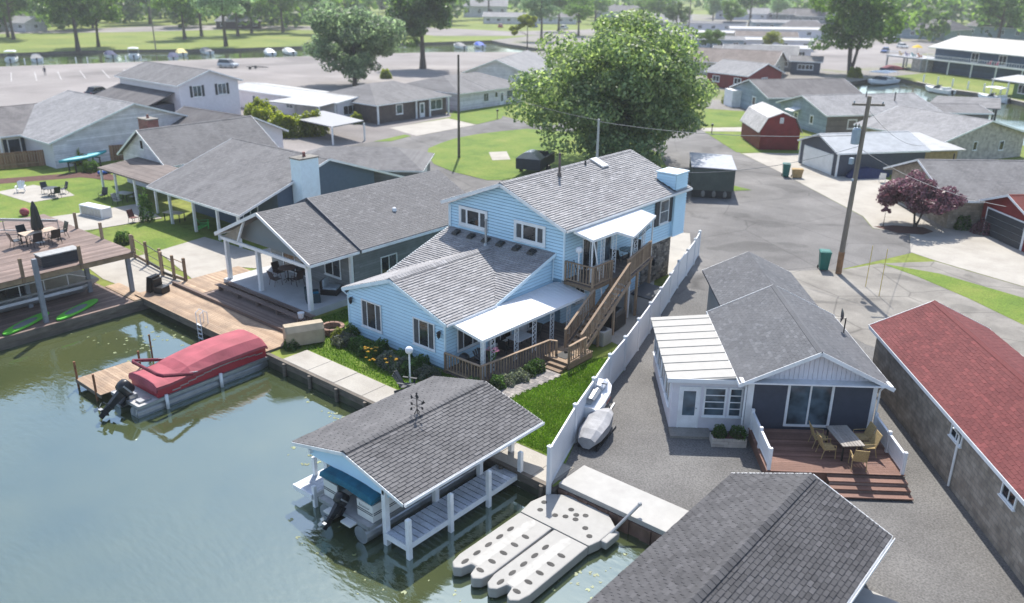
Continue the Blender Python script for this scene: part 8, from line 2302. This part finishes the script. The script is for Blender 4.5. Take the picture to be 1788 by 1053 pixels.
# hedge at the carport, yellow green
HG = [bush_mesh(51, 2.1, 1.6, 2.9, 3600, 0.32, L_YELG), bush_mesh(52, 2.0, 1.5, 2.6, 3400, 0.32, L_YELG)]
for k, (p, s, lb) in enumerate((((-91.30, 63.04), 1.0, 'yellow green clipped hedge bush at the left end of the carport row'), ((-89.85, 64.42), 1.0, 'yellow green hedge bush in the middle of the carport row'), ((-89.34, 66.53), 1.0, 'yellow green hedge bush nearest the carport'), ((-97.5, 64.5), 1.1, 'tall yellow green bush by the white two storey house'), ((-101.5, 67.0), 1.1, 'yellow green bush left of the mobile home corner'))):
    bush('hedge', lb, (p[0], p[1], 0), HG[k % 2], rz=k, sc=s, group='yellow green hedge bushes')
bush('garden_shrub', 'green bush at the right end of the mobile home', (-92.3, 76.0, 0), HG[0], sc=0.5); bush('garden_shrub', 'green bush behind the carport posts', (-94.2, 72.6, 0), HG[1], sc=0.5)
ARB = bush_mesh(61, 0.55, 0.55, 2.5, 1500, 0.16, L_BUSH)
bush('arborvitae', 'slim green columnar arborvitae by the porch post of the long grey house', (-66.0, 31.9, 0), ARB)
bush('garden_shrub', 'olive round shrub beside the blue kayak rack', (-93.0, 38.2, 0), HG[1], sc=0.75)
bush('garden_shrub', 'dark shrub under the blue kayak', (-88.0, 37.5, 0), BU[0], sc=1.6)
bush('garden_shrub', 'low shrub in the gravel bed beside the dark arch of posts', (-61.5, 27.6, 0), BU[2], sc=1.2)
bush('garden_shrub', 'green shrub by the door of the brown brick house', (-15.0, 75.5, 0), BU[2], sc=1.5); bush('garden_shrub', 'low reddish shrub by the red garage', (-13.2, 75.2, 0), bush_mesh(66, 0.7, 0.6, 0.8, 900, 0.14, L_PURP), sc=1.4)
bush('garden_shrub', 'yellow green shrub right of the huge maple by the white fence', (-63.5, 131, 0), HG[0], sc=0.7); bush('garden_shrub', 'yellow green shrub below the willow trunk', (-63.3, 187.6, 0), HG[1], sc=0.8)
bush('garden_shrub', 'yellow flowering bush beyond the park road', (-292, 290, 0), HG[0], sc=1.9); bush('garden_shrub', 'green hedge bush at the parking lot edge', (-131, 116, 0), HG[1], sc=0.7)
# lily pads and floating weed
rg = np.random.default_rng(5); mb = MB()
for (cx_, cy_, sx, sy, n) in ((-13.2, 21.2, 1.0, 1.6, 46), (-44.5, 20.5, 2.6, 1.5, 60), (-40.8, 18.2, 0.8, 0.7, 26), (-29.5, 22.2, 2.2, 0.4, 30), (-14.5, 16.0, 1.4, 0.8, 34), (-20.5, 15.5, 1.8, 0.5, 14), (-27.5, 18.6, 0.7, 0.35, 12)):
    for k in range(n):
        x, y = rg.normal(cx_, sx), rg.normal(cy_, sy); r = rg.uniform(0.03, 0.13)
        if y > 22.9: continue
        m_ = 7; a0 = rg.uniform(0, 6)
        vs = [(x + r * rg.uniform(0.7, 1.2) * math.cos(a0 + 5.6 * i / m_), y + r * rg.uniform(0.7, 1.2) * math.sin(a0 + 5.6 * i / m_), -0.692) for i in range(m_)]
        mb.add([(x, y, -0.692)] + vs, [tuple(range(m_ + 1))])
o = mb.build('lily_pads', mat('lily_pad_leaf', (0.17, 0.20, 0.09), rough=0.5, var=0.35, scale=2), kind='stuff'); tag(o, 'pale green lily pads and floating weed on the canal', 'lily pads')

# ------------------------------------------------------------ poles and wires
def utility_pole(label, loc, h, lean=(0, 0), arm=True, transf=None, r0=0.17, m=None):
    t = thing('utility_pole', label, 'utility pole', loc)
    b = MB(); b.tube([(0, 0, -0.1), (lean[0] * 0.5, lean[1] * 0.5, h * 0.5), (lean[0], lean[1], h)], [r0, r0 * 0.85, r0 * 0.7], 10); b.build('pole', m or M_POLE, t)
    if arm:
        b = MB(); b.bar((lean[0] - 0.85, lean[1] - 0.55, h - 0.55), (lean[0] + 0.85, lean[1] + 0.55, h - 0.55), 0.1, 0.13); b.build('crossarm', M_POLE, t)
        for k in (-0.75, 0, 0.75):
            b = MB(); b.lathe([(0.05, 0), (0.07, 0.06), (0.04, 0.16)], 8, (lean[0] + k, lean[1] + k * 0.65, h - 0.48)); b.build('insulator', M_STEEL, t)
    if transf:
        a = R(transf[1]); c = (lean[0] * transf[0] / h + 0.42 * math.cos(a), lean[1] * transf[0] / h + 0.42 * math.sin(a), transf[0])
        b = MB(); b.lathe([(0.24, 0), (0.28, 0.05), (0.28, 0.95), (0.2, 1.08)], 12, c); d = b.build('transformer', M_TRANSF, t)
        b = MB()
        for k in (-0.1, 0.1):
            b.lathe([(0.04, 1.08), (0.05, 1.2), (0.02, 1.35)], 6, (c[0] + k, c[1], c[2]))
        b.build('bushing', M_DARK, d)
    return t
P1 = utility_pole('tall wooden utility pole with transformer at the right lane', (-18.38, 57.14, 0), 12.1, (0.15, 0.3), True, (9.0, 215), 0.19)
b = MB(); b.tube([(0.03, 0, 0.0), (0.03, 0.02, 1.6)], 0.205, 10); b.build('orange_base', mat('weathered_orange_wood', (0.26, 0.14, 0.07), rough=0.9, var=0.3), P1)
b = MB(); b.box(-0.35, -0.3, 7.7, -0.1, 0.0, 8.1); b.box(0.0, -0.3, 6.6, 0.12, -0.18, 6.75); b.build('meter_box', M_TRANSF, P1)
P2 = utility_pole('slim dark wooden pole on the lawn island left of the maple', (-65.5, 68.4, 0), 11.2, (0.1, 0), False, None, 0.16, mat('dark_pole_wood', (0.12, 0.10, 0.085), rough=0.9, var=0.25))
P3 = utility_pole('pale grey pole in front of the huge maple above the blue roof', (-41.0, 60.0, 0), 7.9, (0, 0), False, None, 0.14, mat('pale_pole', (0.42, 0.42, 0.41), rough=0.7, var=0.1))
P4 = utility_pole('distant utility pole above the trailer rows right of the maple', (-122.7, 222, 0), 14.5, (0, 0), True, None, 0.2)
P5 = utility_pole('thin pole on the canal lawn left of the car park', (-225, 118, 0), 14, (0, 0), False, None, 0.16)
def wire(label, p, q, sag=0.6, r=0.018):
    p = Vector(p); q = Vector(q)
    b = MB(); b.tube([p.lerp(q, k / 14) - Z * (sag * 4 * (k / 14) * (1 - k / 14)) for k in range(15)], r, 4, cap=False)
    o = b.build('power_line', mat('grey_cable', (0.22, 0.22, 0.22), rough=0.6)); tag(o, label, 'power line')
wire('cable from the pale pole to the right utility pole', (-41.0, 60.0, 7.7), (-18.3, 57.3, 9.6), 0.5, 0.022)
wire('upper cable from the right utility pole towards the navy garage', (-18.3, 57.4, 11.4), (-21, 84, 5.0), 0.8, 0.016)
wire('cable from the right utility pole to the chimney of the blue house', (-18.3, 57.3, 8.9), (-27.5, 50.1, 6.9), 0.5, 0.016)
wire('cable from the pale pole to the dark pole on the island', (-41.0, 60.0, 7.8), (-65.4, 68.4, 9.0), 0.5, 0.016)
wire('cable from the right utility pole past the slate cottage', (-18.2, 57.3, 8.7), (-8, 50, 8.0), 0.5, 0.016)

# ------------------------------------------------------------ bins, mailboxes, stakes
def bin_(label, loc, rz, m, h=1.05, w=0.6, d=0.7):
    t = thing('wheeled_bin', label, 'bin', loc, rz)
    b = MB(); q = lambda s, z: [(-w / 2 * s, -d / 2 * s, z), (w / 2 * s, -d / 2 * s, z), (w / 2 * s, d / 2 * s, z), (-w / 2 * s, d / 2 * s, z)]
    b.loft([q(0.78, 0.06), q(1.0, h)]); b.build('body', m, t, bevel=0.02)
    b = MB(); b.loft([q(1.08, h + 0.003), q(1.06, h + 0.06), q(0.8, h + 0.12)]); b.build('lid', m, t)
    for s in (-1, 1):
        b = MB(); b.tube([(s * w * 0.42, d * 0.42, 0.12), (s * w * 0.5, d * 0.42, 0.12)], 0.12, 10); b.build('wheel', M_BLACK, t)
    return t
M_GBIN = mat('teal_green_plastic', (0.012, 0.13, 0.105), rough=0.45, var=0.1)
bin_('green wheeled bin at the foot of the tall utility pole', (-19.5, 57.3, 0.02), R(30), M_GBIN, 1.3, 0.72, 0.8)
bin_('green wheeled bin on the concrete drive by the navy garage', (-34.0, 84.4, 0.02), R(30), M_GBIN, 1.3, 0.72, 0.8)
bin_('tan wooden crate bin beside the green bin on the drive', (-32.9, 84.7, 0.02), R(30), mat('tan_plywood', (0.40, 0.27, 0.12), rough=0.8, var=0.2), 0.85, 1.1, 0.7)
def mailbox(label, loc, rz):
    t = thing('mailbox', label, 'mailbox', loc, rz)
    b = MB(); b.box(-0.06, -0.06, 0, 0.06, 0.06, 1.05); b.build('post', M_POLE, t)
    b = MB(); b.loft([[(x, y, 1.05) for x, y in ()] or [(-0.14, y, 1.06), (0.14, y, 1.06), (0.14, y, 1.22), (0.09, y, 1.3), (-0.09, y, 1.3), (-0.14, y, 1.22)] for y in (-0.3, 0.3)]); b.build('box', M_DARK, t)
mailbox('dark mailbox on a post beside the concrete path right of the maple', (-52.2, 102.9, 0), 0.4)
mailbox('dark mailbox on the front lawn before the pale blue grey house', (-81.11, 92.81), 0.8)
for k, (p, h, l) in enumerate((((-16.0, 55.7, 0), 2.85, 'left yellow stake in the worn driveway'), ((-14.7, 54.4, 0), 3.2, 'right yellow stake in the worn driveway'))):
    t = thing('marker_stake', l, 'stake', p); b = MB(); b.tube([(0, 0, 0), (0.02, 0.03, h)], 0.022, 6); b.build('rod', mat('yellow_paint', (0.55, 0.40, 0.08), rough=0.6), t)

# ------------------------------------------------------------ vehicles
def car(label, loc, rz, m, kind='car', group=None):
    t = thing('parked_car', label, 'car', loc, rz, group)
    L_, W_ = (4.5, 1.8); H1, H2_ = (0.85, 1.45) if kind == 'car' else (1.05, 1.8)
    sec = [(-L_ / 2, 0.35, H1 - 0.22), (-L_ / 2 + 0.1, 0.28, H1 - 0.03), (-L_ / 2 + 1.1, 0.25, H1), (L_ / 2 - 1.3, 0.25, H1 + 0.02), (L_ / 2 - 0.25, 0.28, H1 - 0.1), (L_ / 2, 0.38, H1 - 0.3)]
    b = MB(); b.loft([[(-W_ / 2 * s, y, z0), (W_ / 2 * s, y, z0), (W_ / 2, y, z0 + (z1 - z0) * 0.6), (W_ / 2 * 0.92, y, z1), (-W_ / 2 * 0.92, y, z1), (-W_ / 2, y, z0 + (z1 - z0) * 0.6)] for y, z0, z1 in sec for s in (0.93,)])
    body = b.build('body', m, t, bevel=0.05)
    y0, y1 = (-L_ / 2 + 0.35 if kind != 'car' else -L_ / 2 + 0.75), L_ / 2 - 1.55
    b = MB(); b.loft([[(-0.80, y0 - 0.3, H1 - 0.02), (0.80, y0 - 0.3, H1 - 0.02), (0.80, y1 + 0.55, H1 - 0.02), (-0.80, y1 + 0.55, H1 - 0.02)], [(-0.64, y0 + 0.15, H2_), (0.64, y0 + 0.15, H2_), (0.64, y1 - 0.25, H2_), (-0.64, y1 - 0.25, H2_)]]); b.build('windows', M_GLASS, t)
    b = MB(); b.loft([[(-0.67, y0 + 0.05, H2_ - 0.03), (0.67, y0 + 0.05, H2_ - 0.03), (0.67, y1 - 0.15, H2_ - 0.03), (-0.67, y1 - 0.15, H2_ - 0.03)], [(-0.55, y0 + 0.2, H2_ + 0.06), (0.55, y0 + 0.2, H2_ + 0.06), (0.55, y1 - 0.4, H2_ + 0.06), (-0.55, y1 - 0.4, H2_ + 0.06)]]); b.build('roof', m, t)
    for sx in (-1, 1):
        for y in (-1.35, 1.35):
            b = MB(); b.tube([(sx * 0.72, y, 0.33), (sx * 0.92, y, 0.33)], 0.33, 14); w = b.build('wheel', M_BLACK, t)
            b = MB(); b.tube([(sx * 0.922, y, 0.33), (sx * 0.935, y, 0.33)], 0.2, 10); b.build('rim', M_STEEL, w)
        b = MB(); b.box(sx * 0.75 - 0.14, L_ / 2 - 0.08, 0.55, sx * 0.75 + 0.14, L_ / 2 + 0.01, 0.68); b.build('headlight', M_VINYL, t)
        b = MB(); b.box(sx * 0.72 - 0.12, -L_ / 2 - 0.015, 0.58, sx * 0.72 + 0.12, -L_ / 2 + 0.05, 0.7); b.build('tail_light', M_REDP, t)
    return t
M_CARS = mat('silver_car_paint', (0.42, 0.45, 0.48), rough=0.25, var=0.02, spec=0.6); M_CARD = mat('dark_car_paint', (0.018, 0.02, 0.03), rough=0.2, var=0.05, spec=0.6); M_CARR = mat('red_car_paint', (0.36, 0.015, 0.02), rough=0.25, var=0.03)
car('silver car parked with a boat trailer on the car park', (-170.5, 105.5, 0.01), R(-70), M_CARS, 'suv')
car('dark car parked behind the white ranch house roof', (-145.05, 65.07), R(20), M_CARD)
car('red car parked before the white cottage beyond the far canal', (-237, 273, 0.02), R(35), M_CARR)
t = thing('boat_trailer', 'dark boat trailer hitched behind the silver car', 'trailer', (-163.5, 108.0, 0.01), R(-70))
b = MB(); b.bar((-0.8, -2.0, 0.5), (-0.8, 1.2, 0.5), 0.1); b.bar((0.8, -2.0, 0.5), (0.8, 1.2, 0.5), 0.1); b.bar((-0.8, 1.2, 0.5), (0, 3.0, 0.5), 0.1); b.bar((0.8, 1.2, 0.5), (0, 3.0, 0.5), 0.1); b.bar((-0.9, -1.0, 0.45), (0.9, -1.0, 0.45), 0.1)
b.build('frame', M_DARK, t)
for s in (-1, 1):
    b = MB(); b.tube([(s * 0.9, -1.0, 0.32), (s * 1.1, -1.0, 0.32)], 0.32, 12); b.build('wheel', M_BLACK, t)
t = thing('utility_trailer', 'dark open utility trailer parked on the pad of the lawn island', 'trailer', (-54.6, 68.6, 0.03), R(20), scale=1.3)
b = MB(); b.box(-1.0, -1.9, 0.5, 1.0, 1.9, 0.6)
for (x0, y0, x1, y1) in ((-1.02, -1.9, -0.97, 1.9), (0.97, -1.9, 1.02, 1.9), (-1.0, -1.93, 1.0, -1.88), (-1.0, 1.88, 1.0, 1.93)):
    b.box(x0, y0, 0.6, x1, y1, 1.35)
b.build('body', M_SHUT, t)
b = MB(); pr_ = [(-1.0 + 2 * k / 8, 0.55 * math.sin(math.pi * k / 8)) for k in range(9)]
b.loft([[(x, y, 1.35 + z) for x, z in pr_] for y in (-1.9, -0.6)], closed=False); b.build('hood', M_STEEL, t)
for s in (-1, 1):
    b = MB(); b.tube([(s * 1.05, -0.2, 0.34), (s * 1.25, -0.2, 0.34)], 0.34, 12); b.build('wheel', M_BLACK, t)
sheet('trailer_pad', [(-61.7, 69.8), (-60.5, 71.5), (-63.9, 74.8), (-65.1, 73)], 0.045, M_CONC)
# parked cars in the town beyond
CARP = {'white': mat('white_car_paint', (0.62, 0.62, 0.62), rough=0.25, var=0.02), 'silver': M_CARS, 'dark': M_CARD, 'red': M_CARR, 'blue': mat('blue_car_paint', (0.03, 0.09, 0.26), rough=0.25, var=0.02)}
for i, (c, p, l) in enumerate((('white', (-97.52, 194.62), 'white car before the cream mobile home'), ('dark', (-87.43, 185.53), 'dark car between the brown roof and the trailer rows'), ('red', (-96.44, 234.00), 'red car at the end of the white trailer row'), ('silver', (-113.40, 210.27), 'silver car right of the huge maple crown top'),
                               ('blue', (-80.96, 262.20), 'blue car on the marina lot'), ('white', (-83.11, 285.01), 'white car on the marina lot beside the blue one'), ('silver', (-93.56, 310.31), 'silver car behind the two cars of the marina lot'), ('dark', (-140.68, 252.48), 'dark car by the distant utility pole'), ('white', (-140.74, 310.02), 'white car between the back trailer rows'),
                               ('white', (-210.85, 281.33), 'white car beyond the far canal left of the maple top'), ('dark', (-240.09, 331.15), 'dark car beyond the far canal by the cottages'), ('blue', (-229.29, 284.26), 'blue car beside the red car beyond the far canal'))):
    car(l, (p[0], p[1], 0.015), R(40 + 37 * i), CARP[c], 'suv' if i % 3 == 0 else 'car')
# boats along the car park quay
qb = [((-220.24, 80.08), 'cover', M_VINYL, None, 'white canopied boat at the left end of the car park quay'), ((-218.34, 84.76), 'cover', None, M_GREYC, 'grey covered boat second along the car park quay'), ((-215.97, 101.36), 'c', None, M_NAVYC, 'dark covered boat on a lift by the thin pole'), ((-210.17, 104.68), 'c', M_VINYL, None, 'white framed boat lift right of the dark covered boat'),
      ((-209.83, 117.18), 'c', None, M_PALEY, 'pale yellow covered boat at the car park quay'), ((-209.41, 124.10), 'c', None, M_GREYC, 'grey covered boat right of the yellow one'), ((-200.24, 109.61), 'c', None, M_NAVYC, 'small navy covered boat before the yellow one'),
      ((-195.30, 134.07), 'c', None, M_VINYL, 'white covered boat at the quay right of the silver car'), ((-193.97, 139.14), 'c', None, M_CREAM, 'cream covered boat at the quay left of the grey green tree'), ((-175.78, 194.78), 'c', None, M_ROYAL, 'royal blue covered boat at the far right of the quay'), ((-177.39, 187.90), 'c', None, M_GREYC, 'grey boat left of the royal blue covered boat')]
for i, (p, _, top, cv, lb) in enumerate(qb):
    runabout('moored_boat', lb, 'boat', (p[0] - 3, p[1] + 1.2, -0.6), R(62 + 7 * (i % 3)), 6.6, 2.6, M_VINYL if i % 2 else M_CREAM, topm=top, cover=cv, group='boats along the car park quay')
for i, p in enumerate(((-205.89, 77.39), (-206.61, 81.49), (-201.75, 86.65), (-200.05, 88.45), (-197.63, 96.10), (-196.99, 99.40))):
    t = thing('quay_post', 'short white post on the car park quay, ' + ('leftmost of six', 'second from the left of six', 'third from the left of six', 'third from the right of six', 'second from the right of six', 'rightmost of six')[i], 'post', (p[0], p[1], 0), 0, 'white posts along the car park quay'); b = MB(); b.tube([(0, 0, 0), (0, 0, 1.3)], 0.14, 8); b.lathe([(0.16, 1.3), (0.02, 1.42)], 8); b.build('post', M_VINYL, t)

# ------------------------------------------------------------ one walker on the car park
def person(label, loc, rz, top, legs, skin=(0.42, 0.26, 0.19)):
    t = thing('person', label, 'person', loc, rz)
    J = {'pel': (0, 0, 0.95), 'ch': (0, 0.02, 1.28), 'nk': (0, 0.03, 1.50), 'hd': (0, 0.06, 1.62), 'ht': (0, 0.05, 1.76), 'hl': (-0.1, 0, 0.90), 'kl': (-0.12, 0.16, 0.50), 'al': (-0.12, 0.10, 0.09), 'tl': (-0.13, 0.26, 0.04), 'hr': (0.1, 0, 0.90), 'kr': (0.12, -0.02, 0.48), 'ar': (0.12, -0.28, 0.13), 'tr': (0.13, -0.15, 0.05),
         'sl': (-0.19, 0.02, 1.43), 'el': (-0.25, -0.10, 1.15), 'wl': (-0.25, 0.02, 0.90), 'sr': (0.19, 0.02, 1.43), 'er': (0.25, 0.10, 1.15), 'wr': (0.24, 0.26, 0.95)}
    Rr = {'pel': .14, 'ch': .15, 'nk': .055, 'hd': .10, 'ht': .07, 'hl': .085, 'kl': .06, 'al': .04, 'tl': .035, 'hr': .085, 'kr': .06, 'ar': .04, 'tr': .035, 'sl': .06, 'el': .045, 'wl': .032, 'sr': .06, 'er': .045, 'wr': .032}
    Ed = [('pel', 'ch'), ('ch', 'nk'), ('nk', 'hd'), ('hd', 'ht'), ('pel', 'hl'), ('hl', 'kl'), ('kl', 'al'), ('al', 'tl'), ('pel', 'hr'), ('hr', 'kr'), ('kr', 'ar'), ('ar', 'tr'), ('ch', 'sl'), ('sl', 'el'), ('el', 'wl'), ('ch', 'sr'), ('sr', 'er'), ('er', 'wr')]
    for s, w in ((-1, 'wl'), (1, 'wr')):
        for k in range(5):
            n_ = 'f%s%d' % (w, k); b_ = Vector(J[w]); J[n_] = tuple(b_ + Vector(((k - 2) * 0.014, 0.03 + (0.03 if k == 0 else 0), -0.13 + abs(k - 2) * 0.012 + (0.05 if k == 0 else 0)))); Rr[n_] = 0.010; Ed.append((w, n_))
    ks = list(J); me = bpy.data.meshes.new('body'); me.from_pydata([J[k] for k in ks], [(ks.index(a), ks.index(b)) for a, b in Ed], [])
    o = bpy.data.objects.new('body', me); COL.objects.link(o); o.parent = t
    sk_ = o.modifiers.new('skin', 'SKIN')
    sv = me.skin_vertices[0] if me.skin_vertices else None
    if sv is None:
        bm = bmesh.new(); bm.from_mesh(me); bm.verts.layers.skin.verify(); bm.to_mesh(me); bm.free()
    for i, k in enumerate(ks):
        me.skin_vertices[0].data[i].radius = (Rr[k], Rr[k]); me.skin_vertices[0].data[i].use_root = (k == 'pel')
    ss = o.modifiers.new('sub', 'SUBSURF'); ss.levels = 1; ss.render_levels = 1
    m = bpy.data.materials.new('clothed_body'); m.use_nodes = True; nt = m.node_tree; bs = nt.nodes['Principled BSDF']
    tc = nt.nodes.new('ShaderNodeTexCoord'); sp = nt.nodes.new('ShaderNodeSeparateXYZ'); nt.links.new(tc.outputs['Object'], sp.inputs[0])
    mr = nt.nodes.new('ShaderNodeMath'); mr.operation = 'DIVIDE'; mr.inputs[1].default_value = 2.0; nt.links.new(sp.outputs['Z'], mr.inputs[0])
    rp2 = _ramp(nt, [(0.0, (0.03, 0.03, 0.03)), (0.045, legs), (0.48, top), (0.755, skin), (0.86, (0.03, 0.02, 0.015))]); rp2.color_ramp.interpolation = 'CONSTANT'
    nt.links.new(mr.outputs[0], rp2.inputs[0]); nt.links.new(rp2.outputs[0], bs.inputs['Base Color']); bs.inputs['Roughness'].default_value = 0.8
    me.materials.append(m)
    b = MB(); b.ball((0, 0.035, 1.71), 0.112, 0.12, 0.105, n=10, k=6); b.build('hair', mat('dark_hair', (0.02, 0.014, 0.01), rough=0.6), t, smooth=True)
    b = MB(); b.ball((0, 0.16, 1.635), 0.018, 0.025, 0.03, n=6, k=4)
    b.build('nose', mat('skin', skin, rough=0.6), t)
    return t
p = (-181.15, 71.44)
person('person in dark clothes walking across the car park bays', (p[0], p[1], 0.012), R(70), (0.03, 0.03, 0.05), (0.035, 0.04, 0.06))

# ------------------------------------------------------------ left back yards
t = thing('board_fence', 'brown vertical board fence behind the kayak rack', 'fence', (-94, 33, 0))
fpts = [(-97.5, 26.0), (-94.3, 36.5), (-91.0, 43.5)]
bm_ = MB(); bm_.box(0, -0.015, 0, 0.235, 0.015, 1.65); bme = bm_.mesh('board', mat_pieces('brown_fence_board', (0.17, 0.095, 0.055), (0.27, 0.16, 0.10)))
for i in range(2):
    p, q = Vector((*fpts[i], 0)), Vector((*fpts[i + 1], 0)); Ln = (q - p).length; an = math.atan2(q.y - p.y, q.x - p.x); d = (q - p).normalized()
    for k in range(int(Ln / 0.25)):
        piece('board', bme, t, loc=p + d * (k * 0.25) - t.location, rot=(0, 0, an))
    b = MB(); b.bar(p + Z * 0.4, q + Z * 0.4, 0.05, 0.09); b.build('rail', M_DECKWOOD, t, world=True); b = MB(); b.bar(p + Z * 1.35, q + Z * 1.35, 0.05, 0.09); b.build('rail', M_DECKWOOD, t, world=True)
def kayak(label, loc, rz, m, L_=4.2, w=0.4, tilt=0):
    t = thing('kayak', label, 'kayak', loc, rz)
    b = MB(); rings = []
    for f, s in ((-1, 0.04), (-0.8, 0.45), (-0.4, 0.92), (0, 1), (0.4, 0.92), (0.8, 0.45), (1, 0.04)):
        rings.append([(w * s * math.cos(a), f * L_ / 2, 0.22 * (0.6 + 0.4 * s) * math.sin(a) + 0.10 * abs(f) ** 2) for a in [2 * math.pi * k / 10 for k in range(10)]])
    b.loft(rings); b.build('hull', m, t, smooth=True)
    b = MB(); b.lathe([(0.34, 0.205), (0.30, 0.26), (0.26, 0.21)], 12); b.v = [(x * 0.8, y * 1.6, z) for x, y, z in b.v]; b.build('cockpit_rim', M_BLACK, t)
t_k = kayak('long turquoise kayak lying upside down on a dark rack', (-89.6, 37.6, 1.25), R(20), mat('turquoise_plastic', (0.015, 0.33, 0.46), rough=0.35, var=0.12), 6.2, 0.62)
kayak('royal blue kayak on the ground right of the turquoise kayak', (-86.2, 38.4, 0.25), R(30), mat('royal_blue_plastic', (0.02, 0.10, 0.42), rough=0.35), 3.4, 0.42)
t = thing('kayak_rack', 'dark wooden rack under the turquoise kayak', 'rack', (-89.6, 37.6, 0), R(20))
for y in (-1.6, 1.6):
    b = MB(); b.box(-0.5, y - 0.05, 0, -0.4, y + 0.05, 1.0); b.box(0.4, y - 0.05, 0, 0.5, y + 0.05, 1.0); b.box(-0.55, y - 0.05, 0.92, 0.55, y + 0.05, 1.02); b.build('frame', M_DARK, t)
# patio set on the left slab, white bench, chairs
adirondack('white adirondack chair on the round pale patio at the left edge', (-84.0, 29.2, 0.04), R(60), M_VINYL)
patio_table('dark patio table on the pale patio at the left edge', (-80.5, 30.4, 0.04), 0, 1.3, 1.3, 0.72, M_SHUT, M_DARK, True)
sheet('left_patio', [(-85.5, 27.5), (-79.2, 28.0), (-79.0, 31.8), (-82, 32.2), (-86, 31)], 0.05, M_CONC)
for k, (dx, dy, a, l) in enumerate(((-1.1, 0, 90, 'left'), (1.1, 0, -90, 'right'), (0, 1.1, 0, 'far'))):
    patio_chair('dark metal chair at the %s side of the left patio table' % l, (-80.5 + dx, 30.4 + dy, 0.05), R(a), M_SHUT, M_DARK, group='chairs round the left patio table')
t = thing('outdoor_cabinet', 'white outdoor cabinet with slatted grey doors beside the gravel walk', 'cabinet', (-70.74, 29.92), R(10))
b = MB(); b.box(-1.5, -0.45, 0, 1.5, 0.45, 0.9); b.build('body', M_VINYL, t, bevel=0.02)
for k in range(6):
    b = MB(); b.box(-1.3 + k * 0.44, -0.475, 0.1, -0.92 + k * 0.44, -0.452, 0.8); b.build('slat_door', M_STEEL, t)
patio_chair('red brown wicker chair by the white outdoor cabinet', (-66.54, 31.03), R(100), mat('red_brown_wicker', (0.15, 0.05, 0.04), rough=0.7), M_DARK)
patio_chair('black chair on the pale walk before the small lawn', (-75.81, 32.95), R(30), M_BLACK, M_BLACK)
adirondack('bright green adirondack chair under the long grey porch', (-60.97, 33.81), R(150), mat('bright_green_plastic', (0.06, 0.42, 0.08), rough=0.5))
patio_table('pale wood table under the long grey porch', (-64.50, 33.49), R(20), 1.7, 0.8, 0.75, mat_pieces('pale_table_slats', (0.4, 0.35, 0.28), (0.5, 0.45, 0.38)), M_DARK)
patio_table('grey patio table by the walk of the long grey house', (-73.90, 33.99), R(20), 1.4, 1.0, 0.75, M_STEEL, M_DARK)
patio_chair('grey chair left of the grey patio table', (-72.89, 32.83), R(110), M_STEEL, M_DARK); patio_chair('grey chair right of the grey patio table', (-73.34, 34.50), R(-70), M_STEEL, M_DARK)
t = thing('life_ring', 'red and white float leaning at the left canal yard', 'float', (-75.06, 25.97), R(30))
b = MB(); b.ball((0, 0, 0.35), 0.42, 0.3, 0.35, n=12, k=8); b.build('float', M_REDC, t, smooth=True)
sheet('left_dock_slab', [(-75, 10), (-59.5, 12), (-60.5, 23.4), (-68, 22.5), (-76, 18)], 0.03, M_CONC)
t = thing('moored_boat', 'pale boat with blue seat on the slab at the left edge', 'boat', (-62.5, 13.5, 0.3), R(10))
b = MB(); b.loft([[(-1.0, -3, 0.9), (-0.7, -3, 0.1), (0.7, -3, 0.1), (1.0, -3, 0.9)], [(-1.15, 0, 0.95), (-0.8, 0, 0.0), (0.8, 0, 0.0), (1.15, 0, 0.95)], [(-0.7, 2.6, 1.05), (-0.3, 2.6, 0.3), (0.3, 2.6, 0.3), (0.7, 2.6, 1.05)], [(-0.05, 3.6, 1.15), (-0.05, 3.6, 0.9), (0.05, 3.6, 0.9), (0.05, 3.6, 1.15)]]); b.build('hull', M_VINYL, t)
b = MB(); b.box(-0.6, -1.4, 0.85, 0.6, -0.7, 1.3); b.build('seat', M_ROYAL, t)

# ------------------------------------------------------------ thin summer haze
hb = MB(); hb.box(-2700, -800, -4.0, 1600, 3300, 30.0)
hm = bpy.data.materials.new('haze'); hm.use_nodes = True; hm.node_tree.nodes.clear()
ho = hm.node_tree.nodes.new('ShaderNodeOutputMaterial'); hv = hm.node_tree.nodes.new('ShaderNodeVolumePrincipled')
hv.inputs['Color'].default_value = (0.93, 0.96, 1.0, 1); hv.inputs['Density'].default_value = 0.0003; hv.inputs['Anisotropy'].default_value = 0.2
hm.node_tree.links.new(hv.outputs[0], ho.inputs['Volume'])
hb.build('haze', hm, kind='stuff')

t = thing('tarped_heap', 'dark tarp covered heap in the shade along the navy garage wall', 'tarp heap', (-27.6, 90.2, 0.02), R(52))
b = MB(); b.loft([[(x * 2.4, -0.9 * s_, 0), (x * 2.4, 0.9 * s_, 0), (x * 2.4, 0.6 * s_, 0.9 * s_), (x * 2.4, -0.5 * s_, 1.0 * s_)] for x, s_ in ((-1, 0.3), (-0.6, 0.9), (0, 1.05), (0.5, 0.8), (1, 0.35))]); b.build('tarp', M_NAVYC, t)
patio_chair('white chair left of the tarp heap by the navy garage', (-25.6, 88.6, 0.02), R(200), M_VINYL, M_VINYL)
patio_chair('white chair right of the tarp heap by the navy garage', (-24.4, 90.0, 0.02), R(230), M_VINYL, M_VINYL)
